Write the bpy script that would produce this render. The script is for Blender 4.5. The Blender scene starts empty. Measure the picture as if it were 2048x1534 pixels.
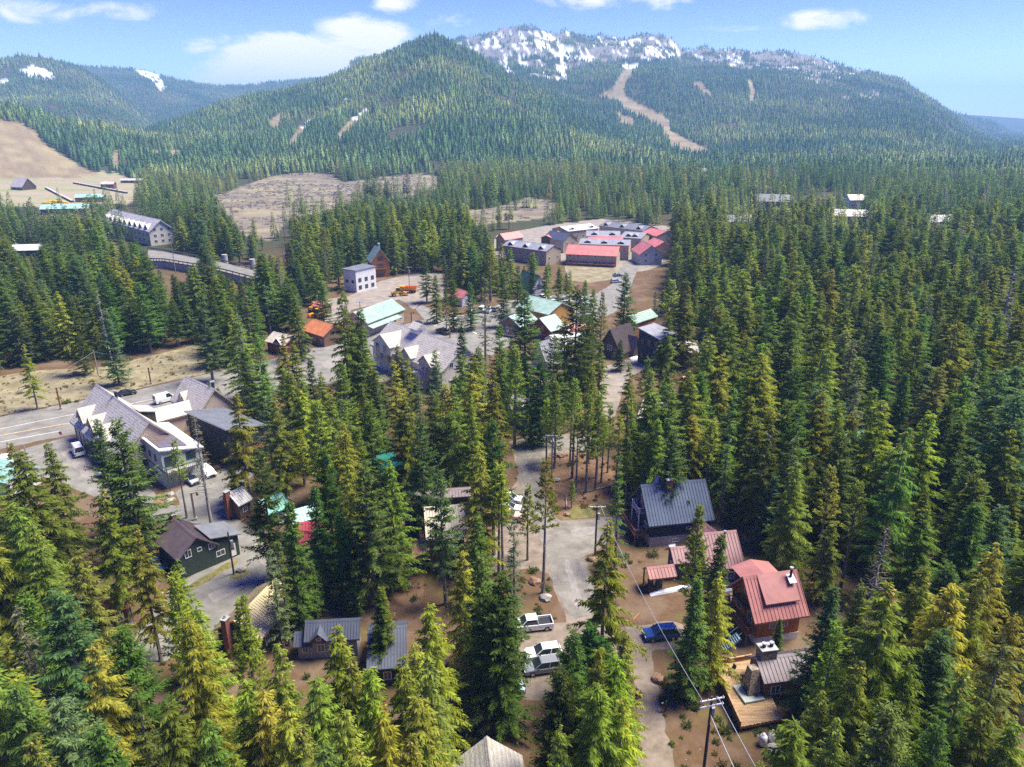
import bpy, bmesh, math, random
import numpy as np
from mathutils import Vector, Matrix

scene = bpy.context.scene
C = scene.collection
R_ = math.radians

# ------------------------------------------------------------------ camera
F, CX, CY, CAMZ = 1450.0, 1024.0, 767.0, 64.0
PITCH = math.atan((CY - 250.0) / F)
cam = bpy.data.cameras.new('camera')
camo = bpy.data.objects.new('camera', cam)
C.objects.link(camo)
cam.sensor_width = 36.0
cam.lens = 36.0 * F / 2048.0
cam.clip_start = 0.5
cam.clip_end = 40000.0
camo.location = (0, 0, CAMZ)
camo.rotation_euler = (math.pi / 2 - PITCH, 0, 0)
scene.camera = camo
_c, _s = math.cos(PITCH), math.sin(PITCH)

# ------------------------------------------------------------------ light
SUN_EL, SUN_AZ = R_(61), R_(74)          # azimuth clockwise from +Y (view direction)
world = bpy.data.worlds.new('World')
scene.world = world
world.use_nodes = True
wn, wl = world.node_tree.nodes, world.node_tree.links
wn.clear()
w_out = wn.new('ShaderNodeOutputWorld')
w_bg = wn.new('ShaderNodeBackground')
w_bg.inputs['Strength'].default_value = 0.15
sky = wn.new('ShaderNodeTexSky')
sky.sky_type = 'NISHITA'
sky.sun_disc = False
sky.sun_elevation = SUN_EL
sky.sun_rotation = SUN_AZ
sky.altitude = 1300
sky.air_density = 1.0
sky.dust_density = 0.3
sky.ozone_density = 2.0
SKY_GAMMA = 1.0
hs = wn.new('ShaderNodeHueSaturation')
hs.inputs['Hue'].default_value = 0.548
hs.inputs['Saturation'].default_value = 1.48
hs.inputs['Value'].default_value = 0.55
wl.new(sky.outputs[0], hs.inputs['Color'])
# clouds by direction, over the whole sky
tc = wn.new('ShaderNodeTexCoord')
nz = wn.new('ShaderNodeTexNoise')
nz.inputs['Scale'].default_value = 16.0
nz.inputs['Detail'].default_value = 9.0
nz.inputs['Roughness'].default_value = 0.6
nz.inputs['Distortion'].default_value = 0.4
mp = wn.new('ShaderNodeMapping')
mp.inputs['Scale'].default_value = (1, 1, 2.6)
wl.new(tc.outputs['Generated'], mp.inputs['Vector'])
wl.new(mp.outputs[0], nz.inputs['Vector'])


def math_node(op, a, b=None, c=None, clamp=False):
    n = wn.new('ShaderNodeMath')
    n.operation = op
    n.use_clamp = clamp
    for i, v in enumerate((a, b, c)):
        if v is None:
            continue
        if isinstance(v, (int, float)):
            n.inputs[i].default_value = v
        else:
            wl.new(v, n.inputs[i])
    return n.outputs[0]


sep = wn.new('ShaderNodeSeparateXYZ')
wl.new(tc.outputs['Generated'], sep.inputs[0])
az = math_node('ARCTAN2', sep.outputs[0], sep.outputs[1])
el = math_node('ARCSINE', sep.outputs[2])
azel = wn.new('ShaderNodeCombineXYZ')
wl.new(az, azel.inputs[0])
wl.new(el, azel.inputs[1])
# each cloud bank: azimuth, elevation, half widths (degrees), weight
CLOUDS = [(-14.5, 4.2, 7.0, 2.3, 1.45), (-10.5, 5.8, 4.2, 1.6, 1.3), (-18.5, 3.2, 5.0, 1.6, 1.1), (-21.3, 4.9, 1.5, 0.9, 0.8),
          (-8.2, 8.0, 2.0, 1.0, 0.85), (-5.0, 6.8, 2.5, 0.8, 0.5),
          (-31, 6.6, 4.5, 0.9, 0.62), (-25.5, 6.9, 3.0, 0.7, 0.58), (-36, 5.4, 3.5, 0.8, 0.55),
          (10.8, 8.7, 3.6, 1.3, 0.9), (5.0, 8.6, 5.0, 1.4, 0.55), (21.0, 6.6, 4.2, 0.7, 0.7), (16, 6.3, 4.0, 0.6, 0.5),
          (-16, 9.6, 7.0, 0.8, 0.5), (27, 9.4, 5.0, 0.6, 0.4),
          (48, 9.0, 5, 1.2, 0.8), (-52, 8.5, 6, 1.3, 0.8), (75, 12, 8, 2, 0.8), (-80, 14, 9, 2, 0.8),
          (120, 10, 9, 2, 0.9), (165, 13, 10, 2.4, 0.9), (-120, 11, 9, 2, 0.9), (-160, 9, 8, 2, 0.8)]
tot = None
for (ca, ce, wa, we, wt) in CLOUDS:
    m = wn.new('ShaderNodeMapping')
    m.inputs['Location'].default_value = (-ca / wa, -ce / we, 0)
    m.inputs['Scale'].default_value = (57.2958 / wa, 57.2958 / we, 0)
    wl.new(azel.outputs[0], m.inputs['Vector'])
    ln = wn.new('ShaderNodeVectorMath')
    ln.operation = 'LENGTH'
    wl.new(m.outputs[0], ln.inputs[0])
    r = wn.new('ShaderNodeMapRange')
    r.interpolation_type = 'SMOOTHSTEP'
    r.inputs['From Min'].default_value = 1.35
    r.inputs['From Max'].default_value = 0.2
    r.inputs['To Min'].default_value = 0.0
    r.inputs['To Max'].default_value = wt
    wl.new(ln.outputs['Value'], r.inputs['Value'])
    tot = r.outputs[0] if tot is None else math_node('MAXIMUM', tot, r.outputs[0])
broken = math_node('MULTIPLY_ADD', nz.outputs['Fac'], 2.4, -1.28)      # noise eats into the banks
cl = math_node('ADD', tot, math_node('MULTIPLY', broken, math_node('MINIMUM', math_node('MULTIPLY', tot, 3.0), 1.0)))
clr = wn.new('ShaderNodeMapRange')
clr.interpolation_type = 'SMOOTHSTEP'
clr.inputs['From Min'].default_value = 0.12
clr.inputs['From Max'].default_value = 1.0
clr.inputs['To Max'].default_value = 0.92
wl.new(cl, clr.inputs['Value'])
wmix = wn.new('ShaderNodeMixRGB')
wmix.inputs['Color2'].default_value = (3.5, 3.2, 2.75, 1)
wl.new(clr.outputs[0], wmix.inputs['Fac'])
wl.new(hs.outputs[0], wmix.inputs['Color1'])
wl.new(wmix.outputs[0], w_bg.inputs['Color'])
wl.new(w_bg.outputs[0], w_out.inputs['Surface'])

sun = bpy.data.lights.new('sun', 'SUN')
sun.energy = 3.5
sun.angle = R_(28.0)
sun.color = (1.0, 0.955, 0.79)
suno = bpy.data.objects.new('sun', sun)
C.objects.link(suno)
suno.location = (200, 200, 600)
sd = Vector((math.sin(SUN_AZ) * math.cos(SUN_EL), math.cos(SUN_AZ) * math.cos(SUN_EL), math.sin(SUN_EL)))
suno.rotation_euler = sd.to_track_quat('Z', 'Y').to_euler()

vs = scene.view_settings
vs.view_transform = 'Standard'
vs.look = 'None'
vs.gamma = 1.0
vs.exposure = 1.66
vs.use_curve_mapping = False
cy = scene.cycles
cy.max_bounces = 6
cy.diffuse_bounces = 4
cy.glossy_bounces = 2
cy.transmission_bounces = 2
cy.transparent_max_bounces = 4
cy.volume_bounces = 0
cy.use_denoising = False
cy.caustics_reflective = False
cy.caustics_refractive = False
cy.use_adaptive_sampling = True
cy.adaptive_threshold = 0.015
cy.sample_clamp_indirect = 6.0

# ------------------------------------------------------------------ pixel <-> world
def ray(px, py):
    a = (px - CX) / F
    b = (CY - py) / F
    return (a, _c + b * _s, -_s + b * _c)


def P(px, py, z=0.0):
    """the point at height z seen at photo pixel (px, py)"""
    d = ray(px, py)
    t = (z - CAMZ) / d[2]
    return Vector((t * d[0], t * d[1], z))


def project(x, y, z):
    dz = z - CAMZ
    depth = y * _c - dz * _s
    up = y * _s + dz * _c
    depth = np.where(depth < 1.0, 1.0, depth)
    return CX + F * x / depth, CY - F * up / depth


def in_poly(px, py, poly):
    px = np.asarray(px, float)
    py = np.asarray(py, float)
    r = np.zeros(px.shape, bool)
    n = len(poly)
    for i in range(n):
        x0, y0 = poly[i]
        x1, y1 = poly[(i + 1) % n]
        if y0 == y1:
            continue
        c = (y0 > py) != (y1 > py)
        r ^= c & (px < (x1 - x0) * (py - y0) / (y1 - y0) + x0)
    return r


def vnoise(x, y, seed=0):
    xi = np.floor(x).astype(np.int64)
    yi = np.floor(y).astype(np.int64)
    fx = x - xi
    fy = y - yi
    fx = fx * fx * (3 - 2 * fx)
    fy = fy * fy * (3 - 2 * fy)

    def h(a, b):
        n = (a * 374761393 + b * 668265263 + seed * 974711) & 0x7fffffff
        n = (n ^ (n >> 13)) * 1274126177 & 0x7fffffff
        return ((n ^ (n >> 16)) & 0xffff) / 65535.0
    return (h(xi, yi) * (1 - fx) + h(xi + 1, yi) * fx) * (1 - fy) + (h(xi, yi + 1) * (1 - fx) + h(xi + 1, yi + 1) * fx) * fy


def fbm(x, y, seed=0, o=4):
    r = 0
    a = 0.5
    for i in range(o):
        r = r + a * vnoise(x, y, seed + i)
        x = x * 2.03 + 11.3
        y = y * 2.03 + 5.7
        a *= 0.5
    return r


# ------------------------------------------------------------------ materials
MATS = {}


def mat(name, col, rough=0.8, var=0.18, scale=1.5, bump=0.0, metal=0.0, spec=0.3, streak=None, col2=None, coat=0.0):
    if name in MATS:
        return MATS[name]
    m = bpy.data.materials.new(name)
    m.use_nodes = True
    n, l = m.node_tree.nodes, m.node_tree.links
    b = n['Principled BSDF']
    b.inputs['Roughness'].default_value = rough
    b.inputs['Metallic'].default_value = metal
    b.inputs['Specular IOR Level'].default_value = spec
    b.inputs['Coat Weight'].default_value = coat
    if var > 0 or col2:
        t = n.new('ShaderNodeTexCoord')
        mpn = n.new('ShaderNodeMapping')
        mpn.inputs['Scale'].default_value = streak or (1, 1, 1)
        l.new(t.outputs['Object'], mpn.inputs['Vector'])
        nt = n.new('ShaderNodeTexNoise')
        nt.inputs['Scale'].default_value = scale
        nt.inputs['Detail'].default_value = 6
        nt.inputs['Roughness'].default_value = 0.65
        l.new(mpn.outputs[0], nt.inputs['Vector'])
        rp = n.new('ShaderNodeValToRGB')
        rp.color_ramp.elements[0].position = 0.32
        rp.color_ramp.elements[1].position = 0.68
        ca = [c * (1 - var) for c in col]
        cb = col2 or [min(1, c * (1 + var)) for c in col]
        rp.color_ramp.elements[0].color = (*ca, 1)
        rp.color_ramp.elements[1].color = (*cb, 1)
        l.new(nt.outputs['Fac'], rp.inputs['Fac'])
        l.new(rp.outputs[0], b.inputs['Base Color'])
        if bump:
            bp = n.new('ShaderNodeBump')
            bp.inputs['Strength'].default_value = bump
            bp.inputs['Distance'].default_value = 0.1
            l.new(nt.outputs['Fac'], bp.inputs['Height'])
            l.new(bp.outputs[0], b.inputs['Normal'])
    else:
        b.inputs['Base Color'].default_value = (*col, 1)
    MATS[name] = m
    return m


def shingle_mat(name, c1, c2, moss=None):
    """weathered wooden shingles: courses with staggered joints in object space"""
    m = bpy.data.materials.new(name)
    m.use_nodes = True
    n, l = m.node_tree.nodes, m.node_tree.links
    b = n['Principled BSDF']
    b.inputs['Roughness'].default_value = 0.9
    t = n.new('ShaderNodeTexCoord')
    nt = n.new('ShaderNodeTexNoise')
    nt.inputs['Scale'].default_value = 2.2
    nt.inputs['Detail'].default_value = 8
    nt.inputs['Roughness'].default_value = 0.75
    l.new(t.outputs['Object'], nt.inputs['Vector'])
    wv = n.new('ShaderNodeTexWave')
    wv.wave_type = 'BANDS'
    wv.bands_direction = 'Z'
    wv.wave_profile = 'SAW'
    wv.inputs['Scale'].default_value = 0.85
    wv.inputs['Distortion'].default_value = 1.2
    wv.inputs['Detail'].default_value = 2
    wv.inputs['Detail Scale'].default_value = 3
    l.new(t.outputs['Object'], wv.inputs['Vector'])
    mx = n.new('ShaderNodeMath')
    mx.operation = 'MULTIPLY_ADD'
    l.new(wv.outputs['Fac'], mx.inputs[0])
    mx.inputs[1].default_value = 0.25
    l.new(nt.outputs['Fac'], mx.inputs[2])
    rp = n.new('ShaderNodeValToRGB')
    rp.color_ramp.elements[0].position = 0.38
    rp.color_ramp.elements[1].position = 0.85
    rp.color_ramp.elements[0].color = (*c1, 1)
    rp.color_ramp.elements[1].color = (*c2, 1)
    l.new(mx.outputs[0], rp.inputs['Fac'])
    last = rp.outputs[0]
    if moss:
        n2 = n.new('ShaderNodeTexNoise')
        n2.inputs['Scale'].default_value = 0.35
        n2.inputs['Detail'].default_value = 5
        l.new(t.outputs['Object'], n2.inputs['Vector'])
        r2 = n.new('ShaderNodeMapRange')
        r2.inputs['From Min'].default_value = 0.55
        r2.inputs['From Max'].default_value = 0.75
        r2.inputs['To Max'].default_value = 0.6
        l.new(n2.outputs['Fac'], r2.inputs['Value'])
        mm = n.new('ShaderNodeMixRGB')
        mm.inputs['Color2'].default_value = (*moss, 1)
        l.new(r2.outputs[0], mm.inputs['Fac'])
        l.new(last, mm.inputs['Color1'])
        last = mm.outputs[0]
    l.new(last, b.inputs['Base Color'])
    bp = n.new('ShaderNodeBump')
    bp.inputs['Strength'].default_value = 0.6
    bp.inputs['Distance'].default_value = 0.15
    l.new(mx.outputs[0], bp.inputs['Height'])
    l.new(bp.outputs[0], b.inputs['Normal'])
    MATS[name] = m
    return m


def sr(r, g, b):
    """sRGB 0-255 -> linear"""
    f = lambda v: ((v / 255 + 0.055) / 1.055) ** 2.4 if v > 10 else v / 255 / 12.92
    return (f(r), f(g), f(b))


# ------------------------------------------------------------------ mesh helpers
class MB:
    def __init__(self):
        self.v = []
        self.f = []

    def add(self, vs, fs):
        o = len(self.v)
        self.v += [tuple(p) for p in vs]
        self.f += [tuple(i + o for i in f) for f in fs]
        return self

    def box(self, x0, x1, y0, y1, z0, z1):
        return self.add([(x0, y0, z0), (x1, y0, z0), (x1, y1, z0), (x0, y1, z0), (x0, y0, z1), (x1, y0, z1), (x1, y1, z1), (x0, y1, z1)],
                        [(0, 3, 2, 1), (4, 5, 6, 7), (0, 1, 5, 4), (1, 2, 6, 5), (2, 3, 7, 6), (3, 0, 4, 7)])

    def prism(self, ring, d):
        """closed ring of points pushed along vector d"""
        n = len(ring)
        a = [Vector(p) for p in ring]
        b = [p + Vector(d) for p in a]
        return self.add(a + b, [tuple(range(n - 1, -1, -1)), tuple(range(n, 2 * n))] +
                        [(i, (i + 1) % n, n + (i + 1) % n, n + i) for i in range(n)])

    def bar(self, a, b, w, h=None, up=(0, 0, 1)):
        a = Vector(a)
        b = Vector(b)
        d = (b - a).normalized()
        u = Vector(up)
        if abs(d.dot(u)) > 0.95:
            u = Vector((1, 0, 0))
        s = d.cross(u).normalized() * (w / 2)
        t = s.cross(d).normalized() * ((h or w) / 2)
        return self.prism([a - s - t, a + s - t, a + s + t, a - s + t], b - a)

    def tube(self, pts, rad, n=8, cap=True):
        pts = [Vector(p) for p in pts]
        if not isinstance(rad, (list, tuple)):
            rad = [rad] * len(pts)
        vs, fs = [], []
        for i, p in enumerate(pts):
            d = (pts[min(i + 1, len(pts) - 1)] - pts[max(i - 1, 0)]).normalized()
            u = Vector((0, 0, 1)) if abs(d.z) < 0.9 else Vector((1, 0, 0))
            s = d.cross(u).normalized()
            t = s.cross(d)
            for k in range(n):
                a = 2 * math.pi * k / n
                vs.append(p + s * (rad[i] * math.cos(a)) + t * (rad[i] * math.sin(a)))
        for i in range(len(pts) - 1):
            for k in range(n):
                fs.append((i * n + k, i * n + (k + 1) % n, (i + 1) * n + (k + 1) % n, (i + 1) * n + k))
        if cap:
            fs.append(tuple(range(n - 1, -1, -1)))
            fs.append(tuple(range((len(pts) - 1) * n, len(pts) * n)))
        return self.add(vs, fs)

    def mesh(self, name, material):
        me = bpy.data.meshes.new(name)
        me.from_pydata(self.v, [], self.f)
        me.update()
        if material:
            me.materials.append(material)
        return me

    def build(self, name, material, parent=None, smooth=False):
        me = self.mesh(name, material)
        bm = bmesh.new()
        bm.from_mesh(me)
        bmesh.ops.recalc_face_normals(bm, faces=bm.faces)
        bm.to_mesh(me)
        bm.free()
        if smooth:
            me.polygons.foreach_set('use_smooth', [True] * len(me.polygons))
        return link(name, me, parent)


def link(name, me, parent=None):
    o = bpy.data.objects.new(name, me)
    C.objects.link(o)
    if parent:
        o.parent = parent
    return o


def tag(o, label=None, cat=None, group=None, kind=None):
    if label:
        o['label'] = label
    if cat:
        o['category'] = cat
    if group:
        o['group'] = group
    if kind:
        o['kind'] = kind
    return o


def empty(name, loc, rz=0.0):
    o = bpy.data.objects.new(name, None)
    C.objects.link(o)
    o.empty_display_size = 0.5
    o.location = loc
    o.rotation_euler = (0, 0, rz)
    return o


def np_mesh(name, v, f, material=None):
    """v (n,3), f (m,k) arrays"""
    me = bpy.data.meshes.new(name)
    v = np.asarray(v, np.float32)
    f = np.asarray(f, np.int32)
    k = f.shape[1]
    me.vertices.add(len(v))
    me.vertices.foreach_set('co', v.ravel())
    me.loops.add(f.size)
    me.loops.foreach_set('vertex_index', f.ravel())
    me.polygons.add(len(f))
    me.polygons.foreach_set('loop_start', np.arange(0, f.size, k, dtype=np.int32))
    me.polygons.foreach_set('loop_total', np.full(len(f), k, np.int32))
    me.update()
    me.validate()
    if material:
        me.materials.append(material)
    return me


def flat_poly(name, pix, z, material, label=None, cat=None, kind='structure'):
    bm = bmesh.new()
    pts = [P(x, y, 0) for x, y in pix]
    # soften the corners
    out = []
    n = len(pts)
    for i in range(n):
        a, b, c = pts[i - 1], pts[i], pts[(i + 1) % n]
        out += [b.lerp(a, 0.22), b.lerp(a, 0.06).lerp(b.lerp(c, 0.06), 0.5), b.lerp(c, 0.22)]
    # ragged edge
    rag = []
    for i in range(len(out)):
        a, b = out[i], out[(i + 1) % len(out)]
        k = max(1, min(40, int((b - a).length / 0.9)))
        rag += [a.lerp(b, j / k) for j in range(k)]
    qx = np.array([p.x for p in rag])
    qy = np.array([p.y for p in rag])
    jx = (fbm(qx / 1.7, qy / 1.7, 5, 3) - 0.44) * 1.1
    jy = (fbm(qx / 1.7 + 9, qy / 1.7, 6, 3) - 0.44) * 1.1
    out = [Vector((p.x + float(a), p.y + float(b), 0)) for p, a, b in zip(rag, jx, jy)]
    vs_ = [bm.verts.new((p.x, p.y, z)) for p in out]
    fc = bm.faces.new(vs_)
    bmesh.ops.triangulate(bm, faces=[fc])
    for f_ in bm.faces:
        if f_.normal.z < 0:
            f_.normal_flip()
    me = bpy.data.meshes.new(name)
    bm.to_mesh(me)
    bm.free()
    me.materials.append(material)
    o = link(name, me)
    tag(o, label, cat, None, kind)
    return o

# ------------------------------------------------------------------ terrain
def sil(pts, dy=0):
    a, t = [], []
    for x, y in pts:
        d = ray(x, y + dy)
        a.append(math.atan2(d[0], d[1]))
        t.append(d[2] / math.hypot(d[0], d[1]))
    return np.array(a), np.array(t)


LAYERS = [  # silhouette, base distance, ridge distance, exponent, fall-off beyond, roughness
    (sil([(-700, 150), (-300, 185), (-100, 205), (0, 221), (60, 232), (130, 260), (200, 266), (300, 282), (380, 292), (450, 302), (520, 314), (600, 335)]), 1130, 1450, 1.1, 900, 5),
    (sil([(150, 330), (230, 318), (300, 268), (420, 222), (520, 194), (620, 172), (700, 144), (760, 118), (820, 90), (850, 78), (872, 74), (905, 89), (940, 108), (980, 133), (1020, 157), (1100, 192), (1180, 231), (1250, 261), (1330, 291), (1420, 316), (1520, 342), (1600, 350)]), 980, 1950, 1.25, 1100, 22),
    (sil([(700, 130), (850, 100), (900, 84), (930, 82), (970, 73), (1010, 67), (1070, 58), (1120, 69), (1180, 79), (1260, 83), (1310, 76), (1350, 88), (1362, 108), (1420, 104), (1500, 109), (1580, 114), (1650, 125), (1720, 145), (1800, 165), (1850, 194), (1900, 229), (1950, 264), (2000, 284), (2048, 299), (2200, 325), (2400, 335)]), 1450, 3700, 1.15, 1500, 55),
    (sil([(-700, 160), (-300, 170), (-100, 154), (0, 122), (40, 111), (90, 115), (150, 131), (200, 158), (250, 193), (300, 243), (350, 283), (400, 320)]), 1900, 3300, 1.2, 1200, 40),
    (sil([(-700, 150), (-100, 145), (150, 133), (220, 137), (290, 141), (360, 163), (430, 173), (520, 169), (620, 158), (700, 153), (800, 163), (900, 173), (1000, 220), (1100, 290)]), 2900, 4500, 1.2, 1500, 45),
    (sil([(1600, 300), (1800, 232), (1880, 223), (1940, 237), (1990, 245), (2010, 263), (2060, 281), (2200, 275), (2500, 290)]), 4200, 6000, 1.0, 1500, 50),
    (sil([(1500, 240), (1700, 232), (1900, 229), (1960, 231), (2048, 237), (2300, 232), (2700, 240)]), 7000, 8800, 1.0, 900, 50),
]


def height(x, y):
    x = np.asarray(x, float)
    y = np.asarray(y, float)
    r = np.hypot(x, y)
    a = np.arctan2(x, y)
    z = np.zeros_like(r)
    for i, ((sa, st), rb, rr, ex, fall, rough) in enumerate(LAYERS):
        tt = np.interp(a, sa, st, left=-0.2, right=-0.2)
        if sa[0] < -0.7:
            tt = np.where(a < sa[0], st[0], tt)
        if sa[-1] > 0.7:
            tt = np.where(a > sa[-1], st[-1], tt)
        hr = np.maximum(0, CAMZ + rr * tt)
        t = (r - rb) / (rr - rb)
        n = fbm(x / 420 + i * 7, y / 420, 3 + i, 5) - 0.47
        t = np.clip(t, 0, 1)
        up = t ** ex
        down = np.clip(1 - (r - rr) / fall, 0, 1)
        down = down * down * (3 - 2 * down)
        prof = np.where(r < rr, up, down)
        bulge = np.sin(np.pi * np.clip(t, 0, 1)) * n * rough * 2.2
        if i == 2:      # crags along the high ridge
            rid = 1 - np.abs(2 * fbm(x / 160, y / 160, 77, 4) - 0.94)
            prof = prof + (rid - 0.60) * 0.15 * np.clip((t - 0.72) / 0.28, 0, 1) * np.where(r < rr, 1, down)
        h = hr * prof + bulge * np.clip(hr / 120, 0, 1) * (r < rr)
        z = np.maximum(z, np.maximum(h, 0))
    return z


SKI_HILL = [(-300, 225), (0, 240), (38, 244), (65, 258), (88, 288), (130, 312), (165, 333), (205, 349), (150, 356), (-300, 360)]
SKI_BASE = [(-300, 352), (60, 350), (205, 344), (250, 352), (300, 385), (255, 408), (130, 412), (-300, 420)]
MEADOW = [[(240, 372), (340, 386), (440, 390), (480, 374), (540, 352), (600, 345), (660, 348), (690, 365), (760, 355), (830, 348), (885, 352), (880, 388), (800, 398), (720, 402), (640, 424), (575, 442), (540, 482), (490, 472), (420, 402), (330, 402)],
          [(915, 424), (1000, 412), (1060, 395), (1135, 408), (1100, 436), (950, 450)]]
RUNS = [[(1253, 130), (1278, 130), (1252, 165), (1248, 190), (1268, 203), (1312, 223), (1338, 240), (1342, 262), (1375, 279), (1432, 306), (1444, 322), (1345, 304), (1332, 282), (1316, 252), (1258, 224), (1225, 199), (1195, 193), (1223, 178), (1238, 155)],
        [(1228, 222), (1268, 238), (1268, 258), (1240, 242)],
        [(538, 242), (553, 230), (573, 218), (565, 236), (557, 256), (540, 262)],
        [(574, 292), (598, 252), (626, 237), (626, 248), (608, 270), (588, 297)],
        [(664, 282), (702, 237), (742, 213), (738, 229), (702, 262), (681, 285)],
        [(678, 207), (697, 193), (694, 209)], [(470, 292), (492, 282), (492, 306), (476, 306)],
        [(225, 300), (240, 300), (238, 345), (222, 345)], [(285, 300), (355, 300), (395, 316), (380, 322), (300, 312)],
        [(1490, 160), (1502, 158), (1510, 180), (1506, 206), (1498, 206), (1500, 182)],
        [(1382, 165), (1400, 162), (1424, 190), (1418, 194)]]
SNOW = [([(905, 84), (945, 88), (990, 70), (1030, 66), (1060, 60), (1085, 60), (1110, 75), (1142, 100), (1134, 140), (1122, 158), (1108, 120), (1095, 98), (1060, 108), (1035, 98), (1008, 112), (1032, 152), (1010, 142), (985, 118), (955, 108)], 0.455),
        ([(1225, 85), (1310, 73), (1358, 88), (1362, 114), (1300, 120), (1240, 114)], 0.48),
        ([(1130, 60), (1235, 72), (1225, 115), (1150, 118)], 0.55),
        ([(1380, 103), (1440, 108), (1505, 122), (1520, 132), (1500, 140), (1465, 130), (1395, 120)], 0.54), ([(1440, 98), (1560, 108), (1660, 124), (1720, 150), (1650, 160), (1560, 140), (1470, 122)], 0.60), ([(1010, 100), (1060, 110), (1135, 150), (1130, 172), (1060, 150)], 0.52),
        ([(1500, 112), (1640, 135), (1650, 170), (1560, 148)], 0.62),
        ([(38, 142), (68, 130), (106, 145), (100, 155), (60, 152)], 0.30), ([(0, 158), (18, 156), (16, 166), (0, 170)], 0.35),
        ([(265, 141), (300, 133), (318, 147), (332, 178), (318, 180), (306, 162), (285, 152)], 0.36),
        ([(680, 206), (697, 194), (694, 208)], 0.35), ([(600, 250), (626, 236), (626, 246), (606, 260)], 0.40), ([(705, 236), (742, 212), (738, 224), (712, 244)], 0.40),
        ([(1240, 128), (1280, 126), (1276, 137), (1245, 137)], 0.35), ([(1165, 112), (1180, 110), (1185, 122), (1168, 123)], 0.3)]
ROCK = [[(900, 50), (1000, 40), (1110, 40), (1370, 62), (1380, 112), (1250, 118), (1150, 132), (1060, 130), (960, 110)], [(1360, 90), (1520, 95), (1660, 112), (1740, 142), (1660, 168), (1560, 150), (1400, 126)], [(1000, 62), (1110, 60), (1205, 95), (1150, 128), (1120, 165), (1060, 150), (1010, 112)],
        [(1310, 70), (1360, 88), (1366, 116), (1320, 112)], [(1520, 112), (1655, 130), (1665, 165), (1560, 148)],
        [(1680, 186), (1700, 180), (1762, 180), (1760, 197), (1690, 200)], [(1370, 102), (1520, 108), (1540, 130), (1400, 122)]]


def cover(x, y, z):
    """0 wood, 1 dry meadow, 2 ski grass, 3 snow, 4 rock, 5 ski base lawn"""
    px, py = project(x, y, z)
    k = np.zeros(px.shape, int)
    far = np.hypot(x, y) > 420
    wob = (fbm(x / 25, y / 25, 40, 3) - 0.45) * 7
    qx, qy = px + wob, py + wob * 0.35
    for p in MEADOW:
        k[in_poly(qx, qy, p) & far] = 1
    k[in_poly(qx, qy, SKI_BASE) & far] = 5
    k[in_poly(qx, qy, SKI_HILL) & far] = 2
    for p in RUNS:
        k[in_poly(px + wob * 0.3, py + wob * 0.1, p) & far] = 2
    for p in ROCK:
        k[in_poly(qx, qy, p) & far & (fbm(x / 60, y / 60, 9, 4) > 0.40)] = 4
    for p, th in SNOW:
        n = 0.66 * fbm(x / 17 + y / 200, y / 190, 21, 4) + 0.34 * fbm(x / 60, y / 60, 23, 4)
        k[in_poly(qx, qy, p) & far & (n > th)] = 3
    return k


az_f = np.radians(np.arange(-42, 42.01, 0.16))
az_l = np.radians(np.arange(-178, -42, 4.0))
az_r = np.radians(np.arange(46, 179, 4.0))
AZ = np.concatenate([az_l, az_f, az_r])
RR = np.concatenate([[4, 12, 25, 45, 80, 140, 220, 320], 420 * 1.0165 ** np.arange(0, 195)])
RR = RR[RR < 10000]
ga, gr = np.meshgrid(AZ, RR)
gx, gy = gr * np.sin(ga), gr * np.cos(ga)
gz = height(gx, gy)
na, nr = len(AZ), len(RR)
ii, jj = np.meshgrid(np.arange(nr - 1), np.arange(na), indexing='ij')
q = np.stack([ii * na + jj, ii * na + (jj + 1) % na, (ii + 1) * na + (jj + 1) % na, (ii + 1) * na + jj], -1).reshape(-1, 4)
q = q[:, ::-1]
gk = cover(gx.ravel(), gy.ravel(), gz.ravel())
n1 = fbm(gx.ravel() / 38, gy.ravel() / 14, 61, 4)
n2 = fbm(gx.ravel() / 9, gy.ravel() / 9, 71, 3)
col = np.zeros((gk.size, 4), np.float32)
col[:, 3] = 1


def setc(m, a, b, t):
    t = np.clip(t, 0, 1)[:, None]
    col[m, :3] = (np.array(a) * (1 - t) + np.array(b) * t)[m]


setc(gk == 0, (0.075, 0.058, 0.032), (0.045, 0.055, 0.028), n1 * 2 - 0.4)
setc(gk == 1, (0.165, 0.140, 0.108), (0.265, 0.230, 0.142), n1 * 3.4 - 1.35 + (n2 - 0.45) * 1.6)
setc(gk == 2, (0.205, 0.155, 0.095), (0.285, 0.238, 0.135), n1 * 3 - 1.0 + (n2 - 0.45) * 1.5)
setc(gk == 3, (0.62, 0.64, 0.67), (0.72, 0.73, 0.75), n2)
setc(gk == 4, (0.15, 0.13, 0.115), (0.26, 0.235, 0.21), n2 * 2 - 0.4)
setc(gk == 5, (0.31, 0.26, 0.18), (0.22, 0.25, 0.11), n1 * 4 - 1.8)
near = np.hypot(gx.ravel(), gy.ravel()) < 415
setc(near, (0.13, 0.075, 0.042), (0.13, 0.075, 0.042), n1)

gm = bpy.data.materials.new('ground_cover')
gm.use_nodes = True
n_, l_ = gm.node_tree.nodes, gm.node_tree.links
pb = n_['Principled BSDF']
pb.inputs['Roughness'].default_value = 0.95
pb.inputs['Specular IOR Level'].default_value = 0.1
at = n_.new('ShaderNodeAttribute')
at.attribute_name = 'cover'
tco = n_.new('ShaderNodeTexCoord')


def gnoise(sc, det=6, rough=0.65):
    t_ = n_.new('ShaderNodeTexNoise')
    t_.inputs['Scale'].default_value = sc
    t_.inputs['Detail'].default_value = det
    t_.inputs['Roughness'].default_value = rough
    l_.new(tco.outputs['Object'], t_.inputs['Vector'])
    return t_.outputs['Fac']


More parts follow.
